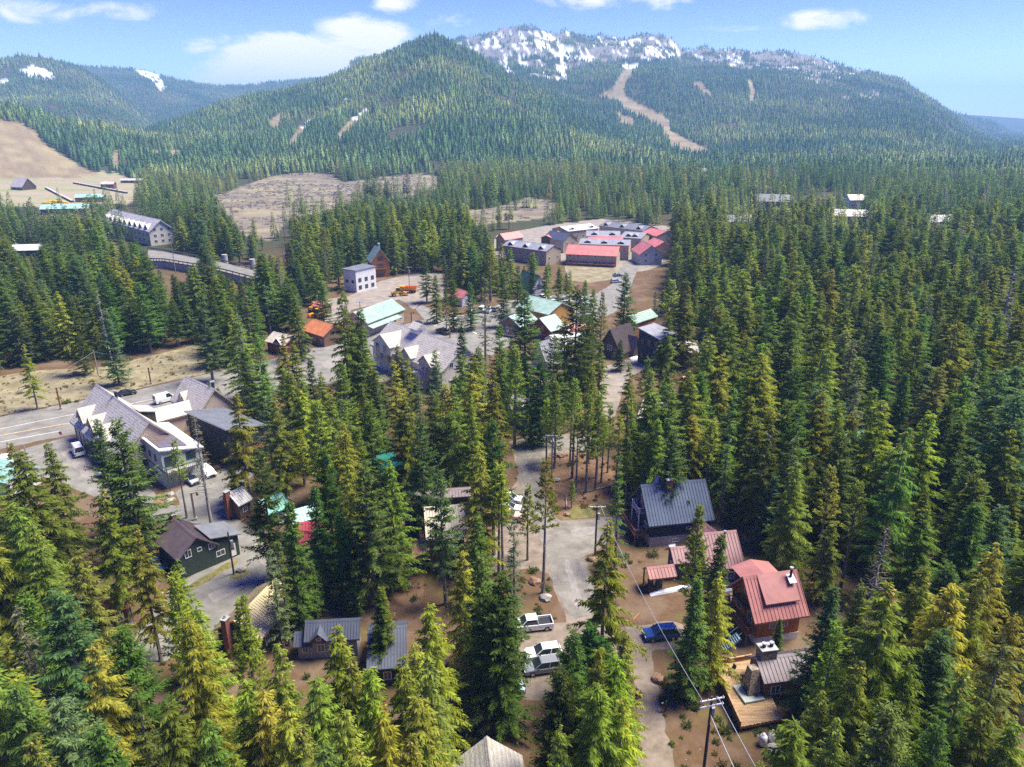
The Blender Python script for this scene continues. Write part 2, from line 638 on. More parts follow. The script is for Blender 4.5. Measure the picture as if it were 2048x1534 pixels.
def gramp(fac, *stops):
    r_ = n_.new('ShaderNodeValToRGB')
    e = r_.color_ramp.elements
    while len(e) < len(stops):
        e.new(0.5)
    for i_, (p_, c_) in enumerate(stops):
        e[i_].position = p_
        e[i_].color = (*c_, 1)
    l_.new(fac, r_.inputs['Fac'])
    return r_.outputs[0]


mul = n_.new('ShaderNodeMixRGB')
mul.blend_type = 'MULTIPLY'
mul.inputs['Fac'].default_value = 1.0
l_.new(at.outputs['Color'], mul.inputs['Color1'])
l_.new(gramp(gnoise(0.9, 8, 0.75), (0.3, (0.55, 0.55, 0.55)), (0.7, (1.45, 1.4, 1.35))), mul.inputs['Color2'])
# patches of moss, straw and bare soil on the wood floor
patch = n_.new('ShaderNodeMixRGB')
l_.new(mul.outputs[0], patch.inputs['Color1'])
l_.new(gramp(gnoise(0.11, 5), (0.40, (0.17, 0.125, 0.085)), (0.52, (0.115, 0.068, 0.04)), (0.62, (0.12, 0.105, 0.04)), (0.72, (0.2, 0.165, 0.07))), patch.inputs['Color2'])
dist = n_.new('ShaderNodeVectorMath')
dist.operation = 'LENGTH'
l_.new(tco.outputs['Object'], dist.inputs[0])
dr = n_.new('ShaderNodeMapRange')
dr.inputs['From Min'].default_value = 300
dr.inputs['From Max'].default_value = 420
dr.inputs['To Min'].default_value = 0.7
dr.inputs['To Max'].default_value = 0.0
l_.new(dist.outputs['Value'], dr.inputs['Value'])
l_.new(dr.outputs[0], patch.inputs['Fac'])
l_.new(patch.outputs[0], pb.inputs['Base Color'])
bpn = n_.new('ShaderNodeBump')
bpn.inputs['Strength'].default_value = 0.5
bpn.inputs['Distance'].default_value = 0.3
l_.new(gnoise(1.6, 6, 0.7), bpn.inputs['Height'])
l_.new(bpn.outputs[0], pb.inputs['Normal'])

gme = np_mesh('ground', np.stack([gx.ravel(), gy.ravel(), gz.ravel()], 1), q, gm)
ca = gme.color_attributes.new('cover', 'FLOAT_COLOR', 'POINT')
ca.data.foreach_set('color', col.ravel())
gme.polygons.foreach_set('use_smooth', [True] * len(gme.polygons))
tag(link('ground', gme), kind='structure')

# what the camera could see of the terrain: running horizon per azimuth (with a margin)
elev = (gz - CAMZ) / gr
hor = np.maximum.accumulate(elev, 0)


def seen(x, y, z, top=35.0):
    r = np.hypot(x, y)
    a = np.arctan2(x, y)
    ia = np.clip(np.searchsorted(AZ, a), 0, na - 1)
    ir = np.clip(np.searchsorted(RR, r) - 1, 0, nr - 1)
    return (z + top - CAMZ) / r > hor[np.maximum(ir - 1, 0), ia]


# ------------------------------------------------------------------ roads and lots
M_ASPHALT = mat('worn_asphalt', (0.190, 0.176, 0.152), 0.9, 0.25, 0.3, 0.15, col2=(0.250, 0.235, 0.206))
M_ASPHALT2 = mat('lane_asphalt', (0.190, 0.170, 0.142), 0.92, 0.3, 0.4, 0.25, col2=(0.258, 0.235, 0.200))
M_GRAVEL = mat('gravel_lot', (0.24, 0.2, 0.165), 0.95, 0.25, 0.3, 0.3, col2=(0.31, 0.265, 0.22))
M_GRASS = mat('dry_grass', (0.20, 0.165, 0.085), 0.95, 0.35, 0.25, 0.5, col2=(0.31, 0.265, 0.16))
M_GREENGRASS = mat('verge_grass', (0.10, 0.12, 0.03), 0.95, 0.35, 0.8, 0.5, col2=(0.24, 0.19, 0.07))
M_SOIL = mat('needle_litter', (0.15, 0.078, 0.042), 0.95, 0.35, 0.35, 0.5, col2=(0.22, 0.13, 0.075))
M_PAINT = mat('road_paint', (0.6, 0.58, 0.52), 0.8, 0.25, 2.0)

ROAD_MAIN = [(-200, 935), (-200, 885), (0, 834), (140, 806), (250, 786), (350, 763), (450, 740), (600, 706), (690, 672), (760, 664), (822, 645), (850, 640), (830, 618), (845, 608), (880, 632), (935, 632), (1000, 608), (1040, 596), (1060, 625), (1040, 665), (1010, 700), (930, 728), (760, 765), (620, 770), (480, 800), (330, 838), (200, 858), (0, 898)]
ROAD_TOWN = [(1000, 640), (1055, 600), (1130, 585), (1190, 588), (1222, 570), (1240, 540), (1254, 505), (1288, 500), (1280, 530), (1262, 570), (1255, 600), (1230, 625), (1190, 640), (1120, 660), (1030, 670)]
LOT_DIRT = [(640, 600), (700, 592), (760, 562), (830, 546), (885, 546), (890, 600), (840, 606), (828, 620), (800, 598), (700, 620), (690, 645), (640, 645)]
DRIVE_A = [(1205, 735), (1242, 722), (1300, 715), (1300, 735), (1262, 752), (1244, 792), (1230, 835), (1200, 838), (1198, 790)]
ROAD_LANE = [(1016, 884), (1060, 876), (1150, 866), (1200, 878), (1202, 905), (1140, 908), (1102, 906), (1084, 930), (1081, 960), (1098, 1015), (1120, 1042), (1200, 1034), (1275, 1028), (1282, 1054), (1225, 1078), (1195, 1102), (1170, 1112), (1180, 1150), (1190, 1190), (1197, 1230), (1217, 1262), (1270, 1250), (1350, 1243), (1395, 1262), (1372, 1302), (1302, 1302), (1312, 1360), (1327, 1430), (1350, 1534), (1365, 1640), (1275, 1640), (1282, 1500), (1276, 1420), (1270, 1350), (1238, 1312), (1150, 1300), (1125, 1335), (1095, 1400), (1035, 1400), (1050, 1335), (1000, 1292), (1025, 1240), (1135, 1245), (1115, 1190), (1094, 1145), (1060, 1137), (985, 1147), (978, 1095), (998, 1050), (985, 1000), (1020, 985), (1036, 960), (1033, 930)]
LANE_TOP = [(1022, 885), (1060, 878), (1148, 869), (1195, 880), (1195, 901), (1140, 904), (1100, 902), (1080, 930), (1077, 960), (1094, 1015), (1116, 1044), (1200, 1038), (1270, 1033), (1274, 1048), (1222, 1072), (1190, 1097), (1166, 1110), (1176, 1150), (1186, 1190), (1190, 1226), (1143, 1238), (1120, 1190), (1102, 1150), (1092, 1105), (1072, 1060), (1050, 1005), (1040, 960), (1038, 930)]
ROAD_LEFT = [(20, 905), (140, 872), (192, 880), (250, 960), (300, 976), (327, 1012), (360, 1010), (352, 985), (375, 966), (425, 955), (450, 930), (520, 908), (545, 925), (482, 966), (447, 986), (447, 1015), (505, 1060), (552, 1110), (562, 1150), (500, 1202), (430, 1257), (400, 1292), (330, 1322), (255, 1335), (275, 1260), (338, 1182), (380, 1152), (440, 1117), (470, 1100), (465, 1077), (440, 1057), (400, 1047), (300, 1042), (200, 1002), (120, 962), (50, 945)]
VERGE = [(-100, 775), (0, 752), (80, 740), (200, 735), (300, 712), (400, 688), (440, 698), (455, 737), (350, 760), (250, 783), (140, 803), (0, 831), (-100, 852)]
TOWN_GRASS = [(1128, 530), (1245, 532), (1228, 558), (1180, 566), (1135, 560)]
GARDENS = [(1085, 930), (1110, 908), (1200, 908), (1275, 940), (1270, 1025), (1190, 1033), (1122, 1040), (1100, 1012)]
SOIL_YARD = [(700, 1080), (740, 1060), (845, 1090), (850, 1185), (830, 1245), (760, 1255), (720, 1200)]
flat_poly('grass_verge', VERGE, 0.004, M_GRASS)
flat_poly('town_grass', TOWN_GRASS, 0.004, M_GRASS)
flat_poly('yard_soil', SOIL_YARD, 0.004, M_SOIL)
flat_poly('garden_soil', GARDENS, 0.004, M_SOIL)
flat_poly('main_road', ROAD_MAIN, 0.016, M_ASPHALT)
flat_poly('court', [(985, 520), (990, 470), (1110, 448), (1200, 437), (1345, 452), (1350, 520), (1285, 545), (1110, 520)], 0.008, M_GRAVEL)
flat_poly('town_road', ROAD_TOWN, 0.020, M_ASPHALT)
flat_poly('dirt_lot', LOT_DIRT, 0.012, M_GRAVEL)
flat_poly('driveway', DRIVE_A, 0.012, M_GRAVEL)
flat_poly('lane_verge', ROAD_LANE, 0.012, mat('packed_dirt', (0.19, 0.145, 0.108), 0.95, 0.3, 0.5, 0.3, col2=(0.27, 0.215, 0.17)))
flat_poly('lane', LANE_TOP, 0.018, M_ASPHALT2)
flat_poly('side_road', ROAD_LEFT, 0.012, M_ASPHALT)
flat_poly('grass_island', [(458, 1158), (470, 1138), (496, 1132), (497, 1146), (478, 1160)], 0.024, M_GREENGRASS)
flat_poly('grass_strip', [(352, 1190), (395, 1160), (470, 1118), (476, 1126), (400, 1172), (362, 1196)], 0.024, M_GREENGRASS)
flat_poly('grass_strip', [(150, 880), (178, 880), (255, 935), (330, 968), (270, 965), (215, 930)], 0.024, M_GREENGRASS)
flat_poly('grass_patch', [(300, 1012), (318, 985), (340, 980), (352, 1000), (330, 1018)], 0.024, M_GREENGRASS)
flat_poly('grass_patch', [(1122, 1040), (1150, 1010), (1230, 1005), (1270, 1020), (1200, 1033)], 0.008, M_GREENGRASS)
# repaired patches and worn strips in the paving
M_PATCH = mat('asphalt_patch', (0.165, 0.146, 0.132), 0.95, 0.25, 1.2, 0.2)
M_WORN = mat('worn_pale_asphalt', (0.255, 0.228, 0.204), 0.95, 0.2, 0.8, 0.2)
for pts, m_ in (([(1098, 1150), (1118, 1146), (1124, 1166), (1108, 1172)], M_PATCH), ([(1040, 925), (1052, 922), (1056, 950), (1046, 954)], M_WORN), ([(1140, 1060), (1190, 1052), (1188, 1068), (1146, 1078)], M_WORN), ([(1128, 1120), (1140, 1118), (1165, 1215), (1152, 1218)], M_WORN), ([(1150, 1118), (1160, 1116), (1182, 1205), (1173, 1208)], M_PATCH),
                ([(410, 1190), (470, 1165), (490, 1175), (430, 1205)], M_WORN), ([(190, 960), (250, 975), (260, 990), (205, 985)], M_PATCH), ([(120, 905), (150, 895), (190, 950), (170, 958)], M_WORN), ([(500, 1090), (515, 1085), (545, 1125), (530, 1135)], M_WORN), ([(30, 868), (130, 846), (132, 850), (32, 873)], M_PATCH), ([(200, 822), (330, 798), (332, 803), (204, 828)], M_WORN), ([(640, 725), (700, 705), (715, 715), (655, 738)], M_WORN), ([(900, 660), (950, 645), (965, 655), (920, 675)], M_PATCH)):
    flat_poly('road_patch', pts, 0.0225, m_)
# white edge and yellow centre lines of the main road
M_YELLOW = mat('yellow_paint', (0.55, 0.42, 0.16), 0.8, 0.3, 2.0)
for nm, pts, w, m_ in (('edge_line', [(-150, 897), (0, 858), (140, 830), (260, 808), (330, 793), (420, 772)], 0.22, M_PAINT),
                       ('edge_line', [(-150, 922), (0, 884), (120, 862)], 0.22, M_PAINT),
                       ('centre_line', [(-150, 910), (0, 871), (140, 846), (200, 836)], 0.3, M_YELLOW),
                       ('stop_line', [(560, 752), (600, 728)], 0.4, M_PAINT),
                       ('crossing_line', [(905, 645), (955, 668)], 0.5, M_PAINT), ('crossing_line', [(868, 652), (915, 634)], 0.4, M_PAINT),
                       ('edge_line', [(882, 635), (960, 628), (1010, 606)], 0.3, M_PAINT)):
    b_ = MB()
    g_ = [P(*p) for p in pts]
    for a_, c_ in zip(g_[:-1], g_[1:]):
        d_ = (c_ - a_).normalized()
        s_ = Vector((-d_.y, d_.x, 0)) * w / 2
        zz = Vector((0, 0, 0.026))
        b_.add([a_ - s_ + zz, c_ - s_ + zz, c_ + s_ + zz, a_ + s_ + zz], [(0, 1, 2, 3)])
    tag(b_.build(nm, m_), kind='structure')

# ------------------------------------------------------------------ tree prototypes
def needle_mat(name, sat=1.0, inst=False):
    m = bpy.data.materials.new(name)
    m.use_nodes = True
    n, l = m.node_tree.nodes, m.node_tree.links
    n.clear()
    out = n.new('ShaderNodeOutputMaterial')
    oi = n.new('ShaderNodeObjectInfo')
    ge = n.new('ShaderNodeNewGeometry')
    hsv = n.new('ShaderNodeHueSaturation')
    # per tree and per spray variation
    r1 = n.new('ShaderNodeMapRange')
    r1.inputs['To Min'].default_value = 0.493
    r1.inputs['To Max'].default_value = 0.508
    l.new(oi.outputs['Random'], r1.inputs['Value'])
    l.new(r1.outputs[0], hsv.inputs['Hue'])
    r2 = n.new('ShaderNodeMapRange')
    r2.inputs['To Min'].default_value = 0.6
    r2.inputs['To Max'].default_value = 1.45
    l.new(ge.outputs['Random Per Island'], r2.inputs['Value'])
    r3 = n.new('ShaderNodeMath')
    r3.operation = 'MULTIPLY'
    m3 = n.new('ShaderNodeMath')
    m3.operation = 'MULTIPLY'
    m3.inputs[1].default_value = 7.31
    fr = n.new('ShaderNodeMath')
    fr.operation = 'FRACT'
    l.new(oi.outputs['Random'], m3.inputs[0])
    l.new(m3.outputs[0], fr.inputs[0])
    r4 = n.new('ShaderNodeMapRange')
    r4.inputs['To Min'].default_value = 0.72
    r4.inputs['To Max'].default_value = 1.3
    l.new(fr.outputs[0], r4.inputs['Value'])
    l.new(r2.outputs[0], r3.inputs[0])
    l.new(r4.outputs[0], r3.inputs[1])
    l.new(r3.outputs[0], hsv.inputs['Value'])
    hsv.inputs['Saturation'].default_value = sat
    if inst:
        ia = n.new('ShaderNodeAttribute')
        ia.attribute_type = 'INSTANCER'
        ia.attribute_name = 'tint'
        l.new(ia.outputs['Color'], hsv.inputs['Color'])
    else:
        l.new(oi.outputs['Color'], hsv.inputs['Color'])
    di = n.new('ShaderNodeBsdfDiffuse')
    tr = n.new('ShaderNodeBsdfTranslucent')
    mx = n.new('ShaderNodeMixShader')
    mx.inputs[0].default_value = 0.54
    l.new(hsv.outputs[0], di.inputs['Color'])
    l.new(hsv.outputs[0], tr.inputs['Color'])
    l.new(di.outputs[0], mx.inputs[1])
    l.new(tr.outputs[0], mx.inputs[2])
    l.new(mx.outputs[0], out.inputs['Surface'])
    return m


M_NEEDLE = needle_mat('needles')
M_NEEDLE_W = needle_mat('wood_needles', inst=True)
M_BARK = mat('bark', (0.16, 0.125, 0.105), 0.95, 0.35, 1.2, 0.5, streak=(3, 3, 0.6), col2=(0.27, 0.235, 0.21))
M_DEADWOOD = mat('grey_deadwood', (0.27, 0.24, 0.215), 0.95, 0.3, 1.5, 0.4, streak=(3, 3, 0.5), col2=(0.42, 0.385, 0.35))
M_CONE = mat('ripe_cones', (0.26, 0.17, 0.04), 0.9, 0.3, 1.5, col2=(0.36, 0.25, 0.06))


def unit(a):
    return a / np.maximum(np.linalg.norm(a, axis=-1, keepdims=True), 1e-9)


def kites(p, d, l, w, rng):
    """flat sprays: p (n,3) base, d (n,3) direction, l, w (n,)"""
    n = len(p)
    up = np.tile(np.array([0, 0, 1.0]), (n, 1)) + rng.normal(0, 0.45, (n, 3))
    s = unit(np.cross(d, up))
    m = p + d * (l * 0.42)[:, None]
    tip = p + d * l[:, None]
    tip[:, 2] -= l * 0.10
    v = np.stack([p, m + s * (w / 2)[:, None], tip, m - s * (w / 2)[:, None]], 1).reshape(-1, 3)
    f = np.arange(4 * n).reshape(n, 4)
    return v, f


def branchy(rng, H, bend):
    return lambda z: np.stack([bend[0] * np.sin(z / H * 2.2), bend[1] * np.sin(z / H * 1.7), z], -1)


def trunk_mesh(name, H, r0, axis, rng, mat_, dead=()):
    mb = MB()
    zs = np.array([-0.6, 0, 0.03, 0.15, 0.35, 0.55, 0.75, 0.9, 1.0]) * H
    zs[0] = -0.6
    rad = [r0 * 1.35, r0 * 1.3, r0, r0 * 0.88, r0 * 0.7, r0 * 0.5, r0 * 0.3, r0 * 0.14, 0.015]
    mb.tube([axis(np.array(z)) for z in zs], rad, 7)
    for (z, a, L, up) in dead:
        o = Vector(axis(np.array(z)))
        d = Vector((math.cos(a), math.sin(a), up))
        m1 = o + d * L * 0.55 + Vector((0, 0, -0.05 * L))
        mb.tube([o, m1, o + d * L + Vector((rng.normal(0, .1), rng.normal(0, .1), -0.22 * L))], [0.05, 0.03, 0.008], 4, False)
    return mb.mesh(name, mat_)


def conifer(name, seed, H=20.0, cb=0.14, R=3.0, kind='fir', dens=1.0, cones=False, gaps=0.0):
    rng = np.random.default_rng(seed)
    axis = branchy(rng, H, rng.normal(0, 0.18, 2))
    V, Fc = [], []
    nv = 0
    CV, CF, nc = [], [], 0
    z = cb * H
    ang = rng.uniform(0, 6.28)
    dead = []
    for k in range(rng.integers(6, 14)):
        dead.append((rng.uniform(0.05, max(cb, 0.1)) * H + 0.6, rng.uniform(0, 6.28), rng.uniform(0.5, 1.7), rng.uniform(-0.25, 0.1)))
    side_bias = rng.uniform(0, 6.28)
    while z < H * 0.985:
        t = (z / H - cb) / (1 - cb)
        if kind == 'pine':
            env = R * (0.55 + 0.45 * math.sin(math.pi * min(1, t * 1.05 + 0.12))) * (1 - t) ** 0.35 * (1.05 - 0.55 * t)
        elif kind == 'slim':
            env = R * (1 - t) ** 0.9 * (0.75 + 0.25 * min(1, t * 6))
        elif kind == 'hemlock':
            env = R * (1 - t) ** 0.9 * (0.65 + 0.35 * min(1, t * 6))
        else:
            env = R * (1 - t) ** 0.86 * (0.65 + 0.35 * min(1, t * 6))
        nb = int(round({'pine': 4, 'slim': 5, 'hemlock': 4.6, 'fir': 5}[kind] * (0.8 + 0.4 * rng.random())))
        for b in range(nb):
            ang += 2.399 + rng.normal(0, 0.25)
            if rng.random() < gaps:
                continue
            L = env * rng.uniform(0.5, 1.22) * (1 + 0.13 * math.cos(ang - side_bias)) + 0.22
            if kind == 'hemlock':
                up, dr = 0.30 * t + 0.05, 0.42 - 0.12 * t
            elif kind == 'pine':
                up, dr = 0.30 + 0.5 * t, 0.10
            elif kind == 'slim':
                up, dr = -0.25 + 0.75 * t, 0.12
            else:
                up, dr = -0.10 + 0.75 * t, 0.16
            zz = z + rng.normal(0, 0.34)
            dr = dr * rng.uniform(0.5, 1.5)
            o = axis(np.array(zz))
            hd = np.array([math.cos(ang), math.sin(ang), 0.0])
            pd = np.array([-hd[1], hd[0], 0.0])
            step = 0.13 / dens
            s = np.arange(L * (0.42 if kind == 'pine' else 0.12), L, step)
            if len(s) == 0:
                s = np.array([L * 0.5])
            s = np.repeat(s, 2) + rng.normal(0, 0.05, len(s) * 2)
            sg = np.tile([1.0, -1.0], len(s) // 2)
            u = np.clip(s / L, 0, 1)
            q = o + hd * s[:, None]
            q[:, 2] += s * up - dr * s * u + (0.16 * L * u ** 3 if kind == 'fir' else 0.10 * L * u ** 4)
            if kind == 'pine':
                d = hd * 0.55 + pd * sg[:, None] * rng.uniform(0.3, 1.0, len(s))[:, None]
                d = d + rng.normal(0, 0.35, d.shape)
                d[:, 2] += 0.35
                l = rng.uniform(0.35, 0.65, len(s))
                w = l * 0.32
            elif kind == 'hemlock':
                d = hd * 0.75 + pd * sg[:, None] * 0.75 + rng.normal(0, 0.16, (len(s), 3))
                d[:, 2] -= 0.32 + 0.25 * u
                l = (0.34 + 0.75 * (1 - u) * min(1, L / 2.6)) * rng.uniform(0.7, 1.3, len(s))
                w = l * 0.22 + 0.05
            else:
                d = hd * 0.7 + pd * sg[:, None] * 0.8 + rng.normal(0, 0.16, (len(s), 3))
                d[:, 2] -= 0.10
                l = (0.32 + 0.70 * (1 - u) * min(1, L / 2.6)) * rng.uniform(0.7, 1.3, len(s))
                w = l * 0.24 + 0.05
            v, f = kites(q, unit(d), l, w, rng)
            V.append(v)
            Fc.append(f + nv)
            nv += len(v)
            # the spray at the branch end and hanging shoots under it
            m = max(4, int(L * (5 if kind == 'hemlock' else 3.5)))
            s2 = rng.uniform(0.3, 1.0, m) * L
            u2 = s2 / L
            q2 = o + hd * s2[:, None]
            q2[:, 2] += s2 * up - dr * s2 * u2
            d2 = hd * 0.8 + rng.normal(0, 0.3, (m, 3))
            d2[:, 2] -= (0.55 if kind == 'hemlock' else 0.3 if kind != 'pine' else -0.3)
            l2 = rng.uniform(0.3, 0.7, m)
            v, f = kites(q2, unit(d2), l2, l2 * 0.3, rng)
            V.append(v)
            Fc.append(f + nv)
            nv += len(v)
            if cones and t > 0.80 and rng.random() < 0.8:
                m = 2
                s3 = rng.uniform(0.4, 1.0, m) * L
                q3 = o + hd * s3[:, None] + rng.normal(0, 0.08, (m, 3))
                q3[:, 2] += s3 * up - dr * s3 * s3 / L + 0.04
                d3 = rng.normal(0, 0.5, (m, 3)) + hd * 0.5
                d3[:, 2] -= 0.3
                l3 = rng.uniform(0.22, 0.4, m)
                v, f = kites(q3, unit(d3), l3, l3 * 0.5, rng)
                CV.append(v)
                CF.append(f + nc)
                nc += len(v)
        z += {'pine': 0.55, 'slim': 0.50, 'hemlock': 0.62, 'fir': 0.60}[kind] * (1.3 - 0.75 * t) / dens ** 0.5
    # leader
    m = 14
    zz = np.linspace(H * 0.95, H * 1.0, m)
    q = axis(zz)
    aa = rng.uniform(0, 6.28, m)
    d = np.stack([np.cos(aa), np.sin(aa), np.full(m, 0.9 if kind != 'hemlock' else 0.3)], -1)
    l = np.linspace(0.42, 0.2, m)
    v, f = kites(q, unit(d), l, l * 0.5, rng)
    V.append(v)
    Fc.append(f + nv)
    crown = np_mesh(name + '_crown', np.concatenate(V), np.concatenate(Fc), M_NEEDLE)
    tr = trunk_mesh(name + '_trunk', H, 0.0125 * H + 0.04, axis, rng, M_BARK, dead)
    cn = np_mesh(name + '_cones', np.concatenate(CV), np.concatenate(CF), M_CONE) if CV else None
    return dict(kind=kind, H=H, crown=crown, trunk=tr, cones=cn, cb=cb)


def snag(name, seed, H=20.0, n=60, tufts=0):
    rng = np.random.default_rng(seed)
    axis = branchy(rng, H, rng.normal(0, 0.3, 2))
    dead = []
    for k in range(n):
        t = rng.uniform(0.25, 0.98)
        dead.append((t * H, rng.uniform(0, 6.28), (0.4 + 2.4 * (1 - t)) * rng.uniform(0.5, 1.2), rng.uniform(-0.2, 0.35)))
    tr = trunk_mesh(name + '_trunk', H, 0.0135 * H, axis, rng, M_DEADWOOD, dead)
    crown = None
    if tufts:
        tt = rng.uniform(0.4, 0.97, tufts)
        a = rng.uniform(0, 6.28, tufts)
        rad = (0.2 + 2.2 * (1 - tt)) * rng.uniform(0.3, 1, tufts)
        q = axis(tt * H) + np.stack([np.cos(a) * rad, np.sin(a) * rad, np.zeros(tufts)], -1)
        d = unit(np.stack([np.cos(a), np.sin(a), rng.normal(0, 0.4, tufts)], -1))
        l = rng.uniform(0.3, 0.6, tufts)
        v, f = kites(q, d, l, l * 0.4, rng)
        crown = np_mesh(name + '_crown', v, f, M_NEEDLE)
    return dict(kind='dead', H=H, crown=crown, trunk=tr, cones=None, cb=0.3)


def far_tree(name, seed, H=20.0, R=3.0, tiers=7, spikes=7):
    """a wood of the distance: ragged drooping tiers round a stem"""
    rng = np.random.default_rng(seed)
    vs, fs = [], []
    for k in range(tiers):
        t = k / tiers
        z0 = H * (0.10 + 0.80 * t)
        top = z0 + H * 0.30 * (1 - 0.45 * t)
        r = R * (1 - t) ** 0.8 + 0.25
        c = len(vs)
        vs.append((rng.normal(0, .1), rng.normal(0, .1), min(top, H)))
        a0 = rng.uniform(0, 6.28)
        for s in range(spikes * 2):
            a = a0 + math.pi * s / spikes + rng.normal(0, 0.1)
            rr = r * (rng.uniform(0.8, 1.2) if s % 2 == 0 else rng.uniform(0.4, 0.6))
            vs.append((rr * math.cos(a), rr * math.sin(a), z0 + (0 if s % 2 == 0 else H * 0.05) + rng.normal(0, 0.15)))
        for s in range(spikes * 2):
            fs.append((c, c + 1 + s, c + 1 + (s + 1) % (spikes * 2)))
    return np_mesh(name, vs, fs, M_NEEDLE)


def dense_far(name, seed, kind, R, cb):
    """middle distance: fewer, larger sprays"""
    rng = np.random.default_rng(seed)
    H = 20.0
    axis = branchy(rng, H, rng.normal(0, 0.15, 2))
    n = 520
    t = rng.random(n) ** 1.25
    if kind == 'pine':
        env = R * (0.6 + 0.4 * np.sin(np.pi * np.minimum(1, t + 0.15))) * (1 - t) ** 0.35
    else:
        env = R * (1 - t) ** 1.0 * (0.65 + 0.35 * np.minimum(1, t * 5))
    a = np.arange(n) * 2.399 + rng.normal(0, 0.3, n)
    rad = env * np.sqrt(rng.uniform(0.05, 1.0, n)) + 0.08
    z = (cb + (1 - cb) * t) * H
    p = axis(z) + np.stack([np.cos(a) * rad * 0.75, np.sin(a) * rad * 0.75, np.zeros(n)], -1)
    d = np.stack([np.cos(a), np.sin(a), -0.35 + 0.9 * t + rng.normal(0, 0.2, n)], -1) + rng.normal(0, 0.2, (n, 3))
    l = rng.uniform(0.7, 1.35, n) * (1.05 - 0.45 * t)
    v, f = kites(p, unit(d), l, l * 0.55, rng)
    mb = MB()
    mb.tube([axis(np.array(x * H)) for x in (0, 0.3, 0.7, 0.99)], [0.26, 0.2, 0.1, 0.02], 5, False)
    tv = np.array([tuple(q) for q in mb.v])
    tf = np.array(mb.f)
    me = np_mesh(name, np.concatenate([v, tv]), np.concatenate([f, tf + len(v)]), M_NEEDLE)
    me.materials.append(M_BARK)
    mi = np.zeros(len(f) + len(tf), np.int32)
    mi[len(f):] = 1
    me.polygons.foreach_set('material_index', mi)
    return me


PROTO = {
    'fir': [conifer('fir_a', 11, cb=0.06, R=4.7, kind='fir'), conifer('fir_b', 12, cb=0.16, R=4.3, kind='fir', gaps=0.10), conifer('fir_c', 13, cb=0.06, R=3.2, kind='slim'), conifer('fir_d', 14, cb=0.28, R=4.1, kind='fir', gaps=0.18),
            conifer('fir_e', 15, cb=0.08, R=5.0, kind='fir', gaps=0.15, dens=0.9), conifer('fir_f', 16, cb=0.10, R=3.8, kind='slim', gaps=0.12)],
    'hemlock': [conifer('hem_a', 21, cb=0.06, R=5.3, kind='hemlock'), conifer('hem_b', 22, cb=0.12, R=4.7, kind='hemlock', cones=True), conifer('hem_c', 23, cb=0.20, R=4.5, kind='hemlock', gaps=0.12, cones=True), conifer('hem_d', 24, cb=0.08, R=4.3, kind='hemlock', dens=0.9),
                conifer('hem_e', 25, cb=0.07, R=5.0, kind='hemlock', gaps=0.2), conifer('hem_f', 26, cb=0.10, R=4.9, kind='hemlock', gaps=0.08)],
    'pine': [conifer('pine_a', 31, cb=0.38, R=2.4, kind='pine', dens=1.7), conifer('pine_b', 32, cb=0.50, R=2.1, kind='pine', dens=1.7, gaps=0.1), conifer('pine_c', 33, cb=0.24, R=2.6, kind='pine', dens=1.7), conifer('pine_d', 34, cb=0.30, R=2.8, kind='pine', dens=1.5, gaps=0.15)],
    'dead': [snag('snag_a', 41, n=70), snag('snag_b', 42, n=90, tufts=260), snag('snag_c', 43, n=40, tufts=60)],
    'spindly': [conifer('spin_a', 51, cb=0.15, R=2.1, kind='slim', dens=0.55, gaps=0.35), conifer('spin_b', 52, cb=0.30, R=2.6, kind='fir', dens=0.6, gaps=0.4), conifer('spin_c', 53, cb=0.10, R=2.4, kind='hemlock', dens=0.7, gaps=0.3)],
}
FARM = [far_tree('far_a', 61), far_tree('far_b', 62, R=2.5, tiers=8), far_tree('far_c', 63, R=3.5, tiers=6)]
MIDM = [dense_far('mid_a', 71, 'fir', 3.9, 0.08), dense_far('mid_b', 72, 'fir', 3.2, 0.12), dense_far('mid_c', 73, 'pine', 2.4, 0.32), dense_far('mid_d', 74, 'fir', 4.3, 0.06)]


